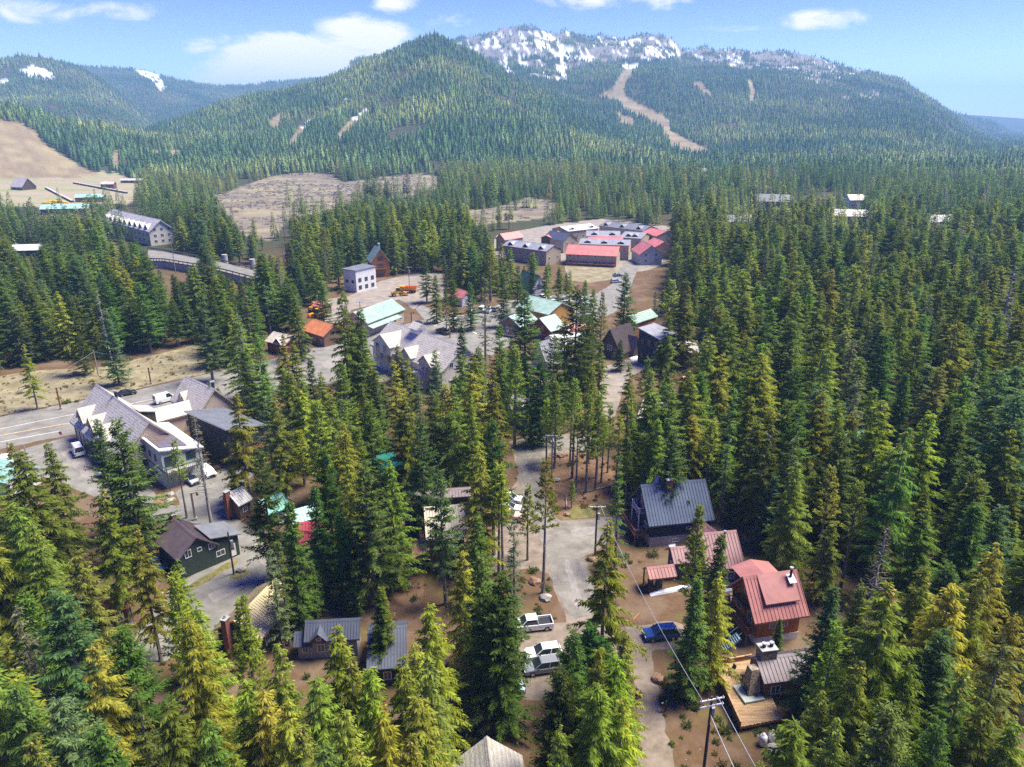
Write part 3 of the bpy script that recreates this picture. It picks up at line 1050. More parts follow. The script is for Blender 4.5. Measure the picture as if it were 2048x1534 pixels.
def scatter(name, pts, sxy, sz, rz, pick, protos, label, cat, tint=None):
    """one uncountable wood: prototypes on points"""
    col_ = bpy.data.collections.new(name + '_kinds')
    for i, me in enumerate(protos):
        me = me.copy()
        for si, mm in enumerate(me.materials):
            if mm is M_NEEDLE:
                me.materials[si] = M_NEEDLE_W
        o = bpy.data.objects.new('%02d_%s' % (i, name), me)
        col_.objects.link(o)
    me = bpy.data.meshes.new(name)
    me.vertices.add(len(pts))
    me.vertices.foreach_set('co', np.asarray(pts, np.float32).ravel())
    for an, dt, val in (('sxy', 'FLOAT', sxy), ('sz', 'FLOAT', sz), ('rz', 'FLOAT', rz)):
        a = me.attributes.new(an, dt, 'POINT')
        a.data.foreach_set('value', np.asarray(val, np.float32))
    a = me.attributes.new('pick', 'INT', 'POINT')
    a.data.foreach_set('value', np.asarray(pick, np.int32))
    if tint is not None:
        a = me.attributes.new('tint', 'FLOAT_COLOR', 'POINT')
        t4 = np.ones((len(pts), 4), np.float32)
        t4[:, :3] = tint
        a.data.foreach_set('color', t4.ravel())
    me.update()
    o = link(name, me)
    ng = bpy.data.node_groups.new(name, 'GeometryNodeTree')
    ng.interface.new_socket('Geometry', in_out='INPUT', socket_type='NodeSocketGeometry')
    ng.interface.new_socket('Geometry', in_out='OUTPUT', socket_type='NodeSocketGeometry')
    N, L = ng.nodes, ng.links
    gi, go = N.new('NodeGroupInput'), N.new('NodeGroupOutput')
    ip = N.new('GeometryNodeInstanceOnPoints')
    ci = N.new('GeometryNodeCollectionInfo')
    ci.inputs['Collection'].default_value = col_
    ci.inputs['Separate Children'].default_value = True
    ci.inputs['Reset Children'].default_value = True

    def named(an, dt):
        nd = N.new('GeometryNodeInputNamedAttribute')
        nd.data_type = dt
        nd.inputs['Name'].default_value = an
        return nd.outputs['Attribute']
    L.new(gi.outputs[0], ip.inputs['Points'])
    L.new(ci.outputs[0], ip.inputs['Instance'])
    ip.inputs['Pick Instance'].default_value = True
    L.new(named('pick', 'INT'), ip.inputs['Instance Index'])
    cr = N.new('ShaderNodeCombineXYZ')
    L.new(named('rz', 'FLOAT'), cr.inputs[2])
    e2r = N.new('FunctionNodeEulerToRotation')
    L.new(cr.outputs[0], e2r.inputs[0])
    L.new(e2r.outputs[0], ip.inputs['Rotation'])
    cs = N.new('ShaderNodeCombineXYZ')
    s1 = named('sxy', 'FLOAT')
    L.new(s1, cs.inputs[0])
    L.new(s1, cs.inputs[1])
    L.new(named('sz', 'FLOAT'), cs.inputs[2])
    L.new(cs.outputs[0], ip.inputs['Scale'])
    L.new(ip.outputs[0], go.inputs[0])
    md = o.modifiers.new('wood', 'NODES')
    md.node_group = ng
    tag(o, label, cat, None, 'stuff')
    return o

# ------------------------------------------------------------------ buildings
FOOTPRINTS = []      # x, y, radius kept free of trees
LANDMARKS = []       # name, x, y, radius

WHITE = mat('white_paint', (0.72, 0.71, 0.69), 0.6, 0.06)
GLASS = mat('dark_window_glass', (0.035, 0.05, 0.06), 0.08, 0.0, spec=0.8)
BRICK = mat('red_brick', (0.28, 0.085, 0.06), 0.9, 0.3, 6.0, 0.3, col2=(0.36, 0.14, 0.10))
STONE = mat('field_stone', (0.17, 0.13, 0.10), 0.9, 0.4, 3.2, 0.8, col2=(0.42, 0.34, 0.26))
STEEL = mat('galvanised_steel', (0.5, 0.51, 0.52), 0.4, 0.1, metal=0.6)
BLACK = mat('black_metal', (0.02, 0.02, 0.022), 0.5, 0.0)
CONCRETE = mat('concrete', (0.36, 0.35, 0.33), 0.9, 0.15, 0.8)
DECKW = mat('stained_deck_wood', (0.34, 0.20, 0.095), 0.75, 0.3, 1.2, 0.2, streak=(0.5, 4, 4), col2=(0.48, 0.325, 0.18))
RAILW = mat('brown_rail_wood', (0.30, 0.135, 0.055), 0.8, 0.25, 1.5)
DARKW = mat('dark_stained_wood', (0.07, 0.045, 0.032), 0.8, 0.25, 1.5)
GREYW = mat('weathered_wood', (0.30, 0.27, 0.25), 0.9, 0.25, 1.2, 0.3, streak=(5, 5, 0.4), col2=(0.40, 0.37, 0.35))
SHINGLE = shingle_mat('cedar_shingles', (0.30, 0.268, 0.225), (0.62, 0.57, 0.49), (0.27, 0.25, 0.12))
SHINGLE_D = shingle_mat('old_dark_shingles', (0.27, 0.243, 0.208), (0.58, 0.535, 0.47), (0.27, 0.25, 0.12))


def metal_roof(name, c, rough=0.5, dirt=0.2):
    return mat(name, c, rough, dirt, 0.45, 0.05, 0.0, 0.5, col2=tuple(min(1, x * (1 + dirt) + 0.01) for x in c))


ROOF = {k: metal_roof('roof_' + k, c) for k, c in dict(
    blue=(0.058, 0.085, 0.135), mauve=(0.30, 0.155, 0.145), red=(0.33, 0.125, 0.105), plum=(0.20, 0.155, 0.17), tan=(0.50, 0.42, 0.30), brown=(0.17, 0.125, 0.125),
    teal=(0.035, 0.27, 0.20), aqua=(0.30, 0.50, 0.45), crimson=(0.48, 0.055, 0.07), pale=(0.55, 0.53, 0.48), purple=(0.125, 0.092, 0.105), yellow=(0.56, 0.46, 0.24), slate=(0.065, 0.075, 0.105),
    green=(0.30, 0.42, 0.34), orange=(0.52, 0.19, 0.07), coral=(0.50, 0.15, 0.125), grey=(0.24, 0.24, 0.25), dgrey=(0.15, 0.155, 0.165), white=(0.56, 0.56, 0.55), dbrown=(0.07, 0.045, 0.042), black=(0.03, 0.032, 0.036), beige=(0.50, 0.44, 0.38), lilac=(0.44, 0.41, 0.375)).items()}
WALL = {k: mat('wall_' + k, c, 0.85, 0.13, 0.9, 0.15, streak=(4, 4, 0.5)) for k, c in dict(
    navy=(0.022, 0.030, 0.045), slateblue=(0.065, 0.082, 0.105), orange=(0.40, 0.155, 0.042), brown=(0.17, 0.085, 0.06), green=(0.035, 0.050, 0.040), beige=(0.52, 0.42, 0.32), sage=(0.42, 0.47, 0.38), black=(0.016, 0.018, 0.022),
    white=(0.68, 0.67, 0.65), tan=(0.40, 0.33, 0.23), grey=(0.42, 0.42, 0.41), dgreen=(0.045, 0.055, 0.04), red=(0.16, 0.045, 0.035), honey=(0.50, 0.28, 0.07), wood=(0.20, 0.12, 0.075), dbrown=(0.08, 0.05, 0.04), cream=(0.60, 0.55, 0.47), bluegrey=(0.36, 0.40, 0.43)).items()}


class House:
    def part(self, mb, name, m, parent=None):
        return mb.build(name, m, parent or self.root)

    def face(self, f):
        w, l, s = self.ww, self.wl, self.near
        return {'n': (Vector((0, s * w, 0)), Vector((1, 0, 0)), Vector((0, s, 0))), 'f': (Vector((0, -s * w, 0)), Vector((1, 0, 0)), Vector((0, -s, 0))),
                'l': (Vector((-l, 0, 0)), Vector((0, 1, 0)), Vector((-1, 0, 0))), 'r': (Vector((l, 0, 0)), Vector((0, 1, 0)), Vector((1, 0, 0)))}[f]

    def window(self, f, a, z, w=1.0, h=1.2, frame=None, bars=1, at=None, pane=None):
        o, t, n = at or self.face(f)
        o = o + t * a + Vector((0, 0, z))
        k = Vector((0, 0, 1))
        b, d = 0.09, 0.07
        ring = [(-w / 2, 0), (w / 2, 0), (w / 2, h), (-w / 2, h)]
        inn = [(-w / 2 + b, b), (w / 2 - b, b), (w / 2 - b, h - b), (-w / 2 + b, h - b)]
        mb = MB()
        vs_ = []
        for dd in (-0.03, d):
            vs_ += [o + t * x + k * y + n * dd for x, y in ring] + [o + t * x + k * y + n * dd for x, y in inn]
        fs = []
        for i in range(4):
            j = (i + 1) % 4
            fs += [(8 + i, 8 + j, 12 + j, 12 + i), (i, j, 8 + j, 8 + i), (4 + i, 12 + i, 12 + j, 4 + j), (i, 4 + i, 4 + j, j)]
        mb.add(vs_, fs)
        fr = self.part(mb, 'window', frame or WHITE)
        mb = MB()
        mb.prism([o + t * x + k * y + n * 0.0 for x, y in inn], n * 0.03)
        mb.build('pane', pane or GLASS, fr)
        if bars and w > 0.7:
            mb = MB()
            mb.prism([o + t * x + k * y + n * 0.03 for x, y in ((-0.03, b), (0.03, b), (0.03, h - b), (-0.03, h - b))], n * 0.03)
            mb.build('mullion', frame or WHITE, fr)
        return fr

    def door(self, f, a, z=0.05, w=1.0, h=2.1, m=None, at=None):
        o, t, n = at or self.face(f)
        o = o + t * a + Vector((0, 0, z))
        mb = MB()
        mb.prism([o + t * x + Vector((0, 0, y)) - n * 0.02 for x, y in ((-w / 2, 0), (w / 2, 0), (w / 2, h), (-w / 2, h))], n * 0.09)
        d = self.part(mb, 'door', m or WHITE)
        mb = MB()
        mb.prism([o + t * x + Vector((0, 0, y)) + n * 0.07 for x, y in ((-w * .28, h * .5), (w * .28, h * .5), (w * .28, h * .9), (-w * .28, h * .9))], n * 0.02)
        mb.build('pane', GLASS, d)
        mb = MB()
        mb.prism([o + t * x + Vector((0, 0, y)) + n * 0.07 for x, y in ((w * .36, 0.95), (w * .44, 0.95), (w * .44, 1.08), (w * .36, 1.08))], n * 0.06)
        mb.build('handle', STEEL, d)
        return d

    def roof_z(self, y):
        return self.zr - (self.zr - self.ze) * abs(y) / self.hw

    def chimney(self, x, y, w=0.9, d=0.7, top=1.2, m=None, z0=None, flue=True):
        z1 = self.zr + top
        mb = MB().box(x - w / 2, x + w / 2, y - d / 2, y + d / 2, (self.roof_z(y) - 0.8 if z0 is None else z0), z1)
        c = self.part(mb, 'chimney', m or BRICK)
        MB().box(x - w / 2 - 0.08, x + w / 2 + 0.08, y - d / 2 - 0.08, y + d / 2 + 0.08, z1, z1 + 0.1).build('chimney_cap', CONCRETE, c)
        if flue:
            MB().tube([(x, y, z1 + 0.1), (x, y, z1 + 0.5)], 0.16, 8).build('flue', STEEL, c)
        return c

    def pipe(self, x, y, h=1.3, r=0.13):
        z = self.roof_z(y)
        c = self.part(MB().tube([(x, y, z - 0.2), (x, y, z + h)], r, 8), 'stove_pipe', BLACK)
        MB().tube([(x, y, z + h), (x, y, z + h + 0.25)], r * 1.6, 8).build('pipe_cap', STEEL, c)

    def skirt(self, h, m, name='foundation'):
        self.part(MB().box(-self.wl - 0.04, self.wl + 0.04, -self.ww - 0.04, self.ww + 0.04, -0.2, h), name, m)

    def dormer(self, x, w, yf, zw, zp, wall, roof, win=None, shed=False):
        """a dormer on the near slope: front at distance yf from the ridge, wall top zw, peak zp"""
        s = self.near
        z0 = self.roof_z(yf) - 0.25
        if shed:
            body = [(x - w / 2, s * yf, z0), (x - w / 2, s * yf, zw), (x - w / 2, s * 0.1, zp - 0.12), (x - w / 2, s * 0.1, self.roof_z(0.1) - 0.3)]
            self.part(MB().prism(body, (w, 0, 0)), 'dormer_wall', wall)
            e = 0.45
            sl = (zp - zw) / yf
            rf = [(x - w / 2 - 0.35, s * (yf + e), zw - sl * e + 0.02), (x - w / 2 - 0.35, s * 0.05, zp + 0.1), (x - w / 2 - 0.35, s * 0.05, zp + 0.24), (x - w / 2 - 0.35, s * (yf + e), zw - sl * e + 0.16)]
            r = self.part(MB().prism(rf, (w + 0.7, 0, 0)), 'dormer_roof', roof)
            return (Vector((x, s * yf, 0)), Vector((1, 0, 0)), Vector((0, s, 0)))
        back = self.hw * max(0.02, (self.zr - zp) / max(0.01, self.zr - self.ze))
        prof = [(x - w / 2, s * yf, z0), (x + w / 2, s * yf, z0), (x + w / 2, s * yf, zw), (x, s * yf, zp - 0.12), (x - w / 2, s * yf, zw)]
        self.part(MB().prism(prof, (0, -s * (yf - back * 0.8), 0)), 'dormer_wall', wall)
        e, t = 0.35, 0.13
        dz = (zp - zw) * e / (w / 2)
        ring = [(x - w / 2 - e, s * (yf + 0.4), zw - dz), (x, s * (yf + 0.4), zp), (x + w / 2 + e, s * (yf + 0.4), zw - dz), (x + w / 2 + e, s * (yf + 0.4), zw - dz - t), (x, s * (yf + 0.4), zp - t), (x - w / 2 - e, s * (yf + 0.4), zw - dz - t)]
        self.part(MB().prism(ring, (0, -s * (yf + 0.4 - back * 0.9), 0)), 'dormer_roof', roof)
        return (Vector((x, s * yf, 0)), Vector((1, 0, 0)), Vector((0, s, 0)))

    def balcony(self, f, a, z, w, d, rail=None, floor=None, posts=True, h=1.0):
        o, t, n = self.face(f)
        c = o + t * a
        mb = MB()
        mb.prism([c + t * (-w / 2) + Vector((0, 0, z - 0.15)), c + t * (w / 2) + Vector((0, 0, z - 0.15)), c + t * (w / 2) + n * d + Vector((0, 0, z - 0.15)), c + t * (-w / 2) + n * d + Vector((0, 0, z - 0.15))], (0, 0, 0.15))
        b = self.part(mb, 'balcony', floor or RAILW)
        pts = [c + t * (-w / 2), c + t * (-w / 2) + n * d, c + t * (w / 2) + n * d, c + t * (w / 2)]
        mb = MB()
        for p, q in zip(pts[:-1], pts[1:]):
            for zz in (z + h, z + h * 0.12):
                mb.bar(p + Vector((0, 0, zz)), q + Vector((0, 0, zz)), 0.09)
            L = (q - p).length
            for i in range(1, max(2, int(L / 0.35))):
                u = p.lerp(q, i / max(2, int(L / 0.35)))
                mb.bar(u + Vector((0, 0, z)), u + Vector((0, 0, z + h)), 0.05)
        r = mb.build('railing', rail or RAILW, b)
        r['kind'] = 'stuff'
        for p in pts[1:3]:
            MB().bar(p + Vector((0, 0, 0)) - n * 0.1, p + Vector((0, 0, z + h)) - n * 0.1, 0.14).build('post', rail or RAILW, b)
        return b


def gable_d(name, label, cx, cy, ang, L, W, ze, zr, wall, roof, near=-1, oh=0.5, og=0.45, ribs=0.5, th=0.16, group=None, lm=None, cat='house', z0=0.0, ribm=None):
    h = House()
    h.root = empty(name, (cx, cy, 0), ang)
    tag(h.root, label, cat, group)
    h.hl, h.hw, h.ze, h.zr, h.near = L / 2, W / 2, ze, zr, near
    h.wl, h.ww = L / 2 - og, W / 2 - oh
    s = (zr - ze) / h.hw
    zt = ze + s * oh - th * 0.6
    mb = MB()
    ring = [(-h.wl, -h.ww, -0.3), (-h.wl, h.ww, -0.3), (-h.wl, h.ww, zt), (-h.wl, 0, zr - th), (-h.wl, -h.ww, zt)]
    mb.prism(ring, (2 * h.wl, 0, 0))
    h.part(mb, 'wall', wall)
    hl, hw = h.hl, h.hw
    mb = MB()
    t2 = th / math.cos(math.atan(s))
    mb.prism([(-hl, -hw, ze), (-hl, 0, zr), (-hl, hw, ze), (-hl, hw, ze - t2), (-hl, 0, zr - t2), (-hl, -hw, ze - t2)], (L, 0, 0))
    rf = h.part(mb, 'roof', roof)
    h.roof = rf
    if ribs:
        mb = MB()
        n = max(2, int(L / ribs))
        for i in range(n + 1):
            x = -hl + L * i / n
            x = min(max(x, -hl + 0.04), hl - 0.04)
            for sg in (-1, 1):
                mb.bar((x, sg * hw, ze + 0.02), (x, sg * 0.02, zr + 0.02), 0.07, 0.09)
        tag(mb.build('roof_seams', roof, rf), kind='stuff')
    MB().prism([(-hl - 0.02, -0.28, zr - 0.28 * s + 0.04), (-hl - 0.02, 0, zr + 0.07), (-hl - 0.02, 0.28, zr - 0.28 * s + 0.04), (-hl - 0.02, 0.28, zr - 0.28 * s - 0.02), (-hl - 0.02, -0.28, zr - 0.28 * s - 0.02)], (L + 0.04, 0, 0)).build('ridge_cap', roof, rf)
    # footprint discs along the length
    n = max(1, int(round(L / max(W, 1))))
    marg = 3.2 if math.hypot(cx, cy) < 175 else 1.8
    for i in range(n * 2 + 1):
        u = -h.hl + L * i / (n * 2)
        FOOTPRINTS.append((cx + u * math.cos(ang), cy + u * math.sin(ang), W / 2 + marg))
    LANDMARKS.append((lm or label, cx, cy, max(L, W) / 2))
    return h


def gable(name, label, r0, r1, zr, e0, e1, ze, wall, roof, verbose=False, **kw):
    R0, R1, E0, E1 = P(*r0, zr), P(*r1, zr), P(*e0, ze), P(*e1, ze)
    dr, de = (R1 - R0).xy, (E1 - E0).xy
    u = (dr.normalized() + de.normalized()).normalized()
    v = Vector((-u.y, u.x))
    mid_r, mid_e = ((R0 + R1) / 2).xy, ((E0 + E1) / 2).xy
    hv = (mid_e - mid_r).dot(v)
    sh = (mid_e - mid_r).dot(u)
    L = (dr.length + de.length) / 2
    c = mid_r + u * sh * 0.5
    if verbose or abs(hv) < 1.2 or abs(hv) > 14:
        print('FIT %s L%.1f/%.1f half%.1f shift%.1f ang%.0f at %.0f,%.0f' % (label[:40], dr.length, de.length, hv, sh, math.degrees(math.atan2(u.y, u.x)), c.x, c.y))
    W = max(2.4, 2 * abs(hv))
    return gable_d(name, label, c.x, c.y, math.atan2(u.y, u.x), L, W, ze, zr, wall, roof, near=-1 if hv < 0 else 1, **kw)


def quad_block(name, label, corners, wall, roof, inset=0.4, th=0.25, lm=None, cat='house', group=None, base=-0.3):
    """corners: four (px, py, z) of the roof, near-left first, counter-clockwise from above"""
    h = House()
    w = [P(x, y, z) for x, y, z in corners]
    c = sum(w, Vector()) / 4
    ax = ((w[1] - w[0]).xy.normalized() + (w[2] - w[3]).xy.normalized()).normalized()
    ang = math.atan2(ax.y, ax.x)
    h.root = empty(name, (c.x, c.y, 0), ang)
    tag(h.root, label, cat, group)
    inv = Matrix.Rotation(-ang, 3, 'Z')
    lc = [inv @ (p - Vector((c.x, c.y, 0))) for p in w]
    # square it up in plan
    x0, x1 = (lc[0].x + lc[3].x) / 2, (lc[1].x + lc[2].x) / 2
    y0, y1 = (lc[0].y + lc[1].y) / 2, (lc[2].y + lc[3].y) / 2
    z = [p.z for p in lc]
    XY = [(x0, y0), (x1, y0), (x1, y1), (x0, y1)]
    h.quad = [Vector((XY[i][0], XY[i][1], z[i])) for i in range(4)]
    top = h.quad
    mb = MB()
    mb.add([p for p in top] + [p - Vector((0, 0, th)) for p in top], [(0, 1, 2, 3), (7, 6, 5, 4), (0, 4, 5, 1), (1, 5, 6, 2), (2, 6, 7, 3), (3, 7, 4, 0)])
    h.roof = h.part(mb, 'roof', roof)
    cx_, cy_ = (x0 + x1) / 2, (y0 + y1) / 2
    ins = [Vector((p.x + (inset if p.x < cx_ else -inset), p.y + (inset if p.y < cy_ else -inset), p.z - th * 0.7)) for p in top]
    bot = [Vector((p.x, p.y, base)) for p in ins]
    mb = MB()
    mb.add(ins + bot, [(0, 1, 2, 3), (7, 6, 5, 4), (0, 4, 5, 1), (1, 5, 6, 2), (2, 6, 7, 3), (3, 7, 4, 0)])
    h.part(mb, 'wall', wall)
    h.near = -1
    h.x0, h.x1, h.y0, h.y1 = x0 + inset, x1 - inset, y0 + inset, y1 - inset
    h.mid = Vector((cx_, cy_, 0))
    h.wl, h.ww = (x1 - x0) / 2 - inset, (y1 - y0) / 2 - inset
    h.zr = max(z)
    h.ze = min(z)
    h.hw = (y1 - y0) / 2
    of = h.face

    def face(f):
        o, t, n = of(f)
        return o + h.mid, t, n
    h.face = face
    L, W = x1 - x0, y1 - y0
    for i in range(5):
        for j in range(3):
            q_ = Matrix.Rotation(ang, 3, 'Z') @ Vector((x0 + L * i / 4, y0 + W * j / 2, 0))
            FOOTPRINTS.append((c.x + q_.x, c.y + q_.y, 2.6))
    LANDMARKS.append((lm or label, c.x, c.y, max(L, W) / 2))
    print('BLOCK %s %.1f x %.1f' % (label[:30], L, W))
    return h


def rows(h, f, n, zs, w=1.0, hh=1.2, margin=1.5, **kw):
    o, t, nn = h.face(f)
    half = (h.wl if f in 'nf' else h.ww) - margin
    for z in zs:
        for i in range(n):
            a = -half + 2 * half * (i / (n - 1) if n > 1 else 0.5)
            h.window(f, a, z, w, hh, **kw)

# ---- blue-roofed house
h = gable('cabin', 'dark navy house with a steep blue metal roof and brick chimney', (1281, 970), (1409, 958), 9, (1298, 1053), (1432, 1040), 4.0, WALL['navy'], ROOF['blue'], oh=0.35, lm='blue metal roofed house')
h.skirt(1.7, GREYW, 'skirting')
h.chimney(-1.0, -0.75, 1.0, 0.75, 0.9, flue=False)
h.window('l', -0.4, 5.4, 1.5, 1.7)
h.window('l', -2.2, 2.3, 1.2, 1.2)
h.window('l', 1.6, 2.3, 1.2, 1.2)
h.balcony('l', 0, 4.6, 3.2, 1.1, WHITE, DARKW)
h.balcony('l', 0, 1.7, 6.5, 2.2, RAILW, RAILW)
h.window('n', -0.8, 0.5, 1.1, 0.7, bars=0)
h.window('n', 1.4, 2.6, 1.0, 0.5, bars=0)
h.part(MB().prism([(-2.2, 1.6, 7.4), (-1.0, 1.6, 7.4), (-1.6, 1.6, 9.35)], (0, 1.4, 0)), 'dormer', WALL['grey'])
# ---- mauve-roofed house and its wings
h = gable('house', 'slate blue house under a wide faded mauve metal roof', (1395, 1067), (1474, 1060), 6.8, (1415, 1142), (1490, 1135), 3, WALL['slateblue'], ROOF['mauve'], lm='mauve roofed house')
h.pipe(0.9, -0.7, 0.9)
rows(h, 'n', 3, [1.0])
h.balcony('r', 0, 0.5, 5, 1.6, RAILW, GREYW)
h = gable('house_wing', 'low side wing with a mauve metal roof beside the main gable', (1340, 1095), (1420, 1088), 4.6, (1348, 1128), (1425, 1122), 3, WALL['slateblue'], ROOF['mauve'], lm='low mauve roofed wing')
h.window('l', 0, 1.0)
h = gable('porch', 'open porch with a small red metal roof on dark posts', (1292, 1135), (1350, 1128), 3.7, (1300, 1159), (1352, 1153), 2.6, WALL['slateblue'], ROOF['crimson'] if False else ROOF['red'], oh=1.1, og=1.7, lm='porch')
for x in (-h.hl + 0.2, -h.hl + 1.4):
    for y in (-h.hw + 0.25, h.hw - 0.25):
        h.part(MB().box(x - 0.08, x + 0.08, y - 0.08, y + 0.08, 0, 2.7), 'post', DARKW)
mb = MB()
for zz in (0.5, 0.9):
    mb.bar((-h.hl + 0.2, -h.hw + 0.25, zz), (-h.hl + 1.4, -h.hw + 0.25, zz), 0.08)
    mb.bar((-h.hl + 0.2, -h.hw + 0.25, zz), (-h.hl + 0.2, h.hw - 0.25, zz), 0.08)
tag(h.part(mb, 'railing', DARKW), kind='stuff')
h = gable('house_wing', 'long rear wing with small windows behind the mauve roofed house', (1402, 1040), (1440, 1066), 5.0, (1385, 1062), (1420, 1092), 3.4, WALL['bluegrey'], ROOF['mauve'], lm='rear wing')
rows(h, 'f', 3, [1.6], 0.9, 0.7)
# ---- chalet
h = gable('chalet', 'orange timber chalet with a red metal roof, dormer and balconies', (1485, 1152), (1598, 1140), 8.4, (1510, 1250), (1615, 1230), 4.0, WALL['orange'], ROOF['red'], oh=0.7, og=0.9, lm='orange chalet')
h.skirt(1.1, WHITE)
at = h.dormer(0.5, 4.2, h.hw * 0.63, 6.1, 8.25, WALL['orange'], ROOF['red'], shed=True)
for x in (-1.3, 0, 1.3):
    h.window('n', x, 5.55, 0.9, 0.42, at=at, bars=0)
rows(h, 'n', 2, [2.3], 1.0, 1.1, 2.2)
for (a, z) in ((0.0, 5.6), (-1.4, 2.4), (1.4, 2.4)):
    h.window('l', a, z, 1.1, 1.4)
h.balcony('l', 0, 4.6, 3.4, 1.0, DARKW, DARKW)
h.balcony('l', 0, 2.0, 6.6, 1.5, RAILW, RAILW)
pl = MB().prism([(2.0, -0.55, 8.25), (3.0, -0.55, 8.25), (3.0, -1.7, 7.62), (2.0, -1.7, 7.62)], (0, 0, 0.06))
h.part(pl, 'chimney_flashing', WHITE)
h.pipe(2.5, -0.9, 1.9, 0.17)
h.part(MB().prism([(-3.6, 0.2, 7.6), (-0.8, 0.2, 8.35), (2.0, 0.2, 7.6)], (0, 3.4, 0)), 'rear_roof', ROOF['red'])
st = empty('stairs', P(1442, 1302), 0)
a0, b0 = Vector((0, 0, 0.1)), P(1478, 1272, 2.1) - P(1442, 1302)
STEELB = mat('blue_grey_steel', (0.16, 0.25, 0.33), 0.5, 0.1)
d = (b0 - a0)
sd_ = Vector((-d.y, d.x, 0)).normalized() * 0.6
for sg in (-1, 1):
    MB().bar(a0 + sd_ * sg, b0 + sd_ * sg, 0.08, 0.28).build('stringer', STEELB, st)
    MB().bar(a0 + sd_ * sg + Vector((0, 0, 0.95)), b0 + sd_ * sg + Vector((0, 0, 0.95)), 0.06).build('handrail', STEELB, st)
for i in range(10):
    p = a0.lerp(b0, (i + 0.5) / 10)
    MB().bar(p - sd_, p + sd_, 0.28, 0.06, up=(0, 0, 1)).build('tread', STEELB, st)
tag(st, 'straight blue steel stairs leading up to the chalet deck', 'stairs')
# ---- lodge with stone chimney and deck
h = gable('lodge', 'low lodge with a plum metal roof and a stone chimney by a timber deck', (1493, 1318), (1735, 1288), 4.9, (1547, 1366), (1790, 1333), 3.2, WALL['wood'], ROOF['plum'], oh=0.6, lm='stone chimney lodge')
h.window('l', 1.0, 0.9, 1.6, 1.4)
rows(h, 'n', 4, [1.0], 1.2, 1.2)
ch = h.chimney(-h.hl + 1.5, 0.3, 1.95, 1.35, 1.1, STONE, z0=0, flue=False)
for x in (-0.45, 0.5):
    MB().tube([(-h.hl + 1.5 + x, 0.3, h.zr + 1.15), (-h.hl + 1.5 + x, 0.3, h.zr + 1.65)], 0.22, 10).build('flue', BLACK, ch)
    MB().tube([(-h.hl + 1.5 + x, 0.3, h.zr + 1.65), (-h.hl + 1.5 + x, 0.3, h.zr + 1.78)], 0.28, 10).build('flue_cap', STEEL, ch)
lodge_root = h.root
DZ = 0.9
dk = [P(1426, 1331, DZ), P(1494, 1319, DZ), P(1556, 1420, DZ), P(1538, 1444, DZ), P(1481, 1453, DZ)]
c0 = dk[0]
deck = empty('deck', (c0.x, c0.y, 0))
tag(deck, 'broad stained timber deck with boarded sides beside the stone chimney', 'deck')
LANDMARKS.append(('timber deck', P(1480, 1385).x, P(1480, 1385).y, 5))
ux = (dk[1] - dk[0]).normalized()
vy = Vector((ux.y, -ux.x, 0))
wid = (dk[1] - dk[0]).length + 0.6
lenl = (dk[4] - dk[0]).dot(vy)
nb = int(wid / 0.19)
for i in range(nb):
    x0 = wid * i / nb
    jog = 0.02 * ((i * 7) % 5)
    o0 = ux * x0
    l1 = lenl - 0.15 * ux.dot(ux) * 0 + jog
    mb = MB()
    z = DZ - 0.04 + 0.003 * ((i * 3) % 4)
    sk = (dk[4] - dk[0]).dot(ux) / max(lenl, 0.1)
    mb.prism([o0 + Vector((0, 0, z)), o0 + ux * (wid / nb - 0.02) + Vector((0, 0, z)), o0 + ux * (wid / nb - 0.02) + vy * l1 + ux * sk * l1 + Vector((0, 0, z)), o0 + vy * l1 + ux * sk * l1 + Vector((0, 0, z))], (0, 0, 0.05))
    mb.build('deck_board', DECKW, deck)
    FOOTPRINTS.append((c0.x + (o0 + vy * lenl * 0.5).x, c0.y + (o0 + vy * lenl * 0.5).y, 5.0)) if i % 8 == 0 else None
sidev = vy * lenl + ux * sk * lenl
for a_, b_ in ((Vector((0, 0, 0)), ux * wid), (Vector((0, 0, 0)), sidev)):
    MB().bar(a_ + Vector((0, 0, DZ + 0.25)), b_ + Vector((0, 0, DZ + 0.25)), 0.08, 0.75).build('side_boarding', RAILW, deck)
    MB().bar(a_ + Vector((0, 0, DZ + 0.66)), b_ + Vector((0, 0, DZ + 0.66)), 0.2, 0.07).build('top_rail', DECKW, deck)
MB().bar(sidev + Vector((0, 0, DZ - 0.2)), sidev + ux * wid + Vector((0, 0, DZ - 0.2)), 0.08, 0.3).build('rim_board', RAILW, deck)
for i in range(5):
    for t_ in (0.0, 0.5, 0.98):
        p = ux * (wid * i / 4) + sidev * t_
        MB().box(p.x - 0.09, p.x + 0.09, p.y - 0.09, p.y + 0.09, -0.1, DZ - 0.06).build('post', DARKW, deck)
# outdoor fireplace on the deck
fp = P(1505, 1394, DZ)
fire = empty('fireplace', (fp.x, fp.y, DZ), math.atan2(ux.y, ux.x))
tag(fire, 'tapering field stone fireplace with a slate hearth on the deck', 'fireplace')
mb = MB()
mb.add([(-0.7, -0.2, 0), (0.9, -0.2, 0), (0.9, 1.6, 0), (-0.7, 1.6, 0), (-0.2, 0.5, 3.4), (0.8, 0.5, 3.4), (0.8, 1.5, 3.4), (-0.2, 1.5, 3.4)],
       [(0, 3, 2, 1), (4, 5, 6, 7), (0, 1, 5, 4), (1, 2, 6, 5), (2, 3, 7, 6), (3, 0, 4, 7)])
mb.build('chimney_breast', STONE, fire)
SLATEB = mat('grey_green_slate', (0.36, 0.41, 0.38), 0.6, 0.15, 1.0)
MB().box(-1.5, 1.0, -0.9, 1.9, 0.02, 0.32).build('hearth', SLATEB, fire)
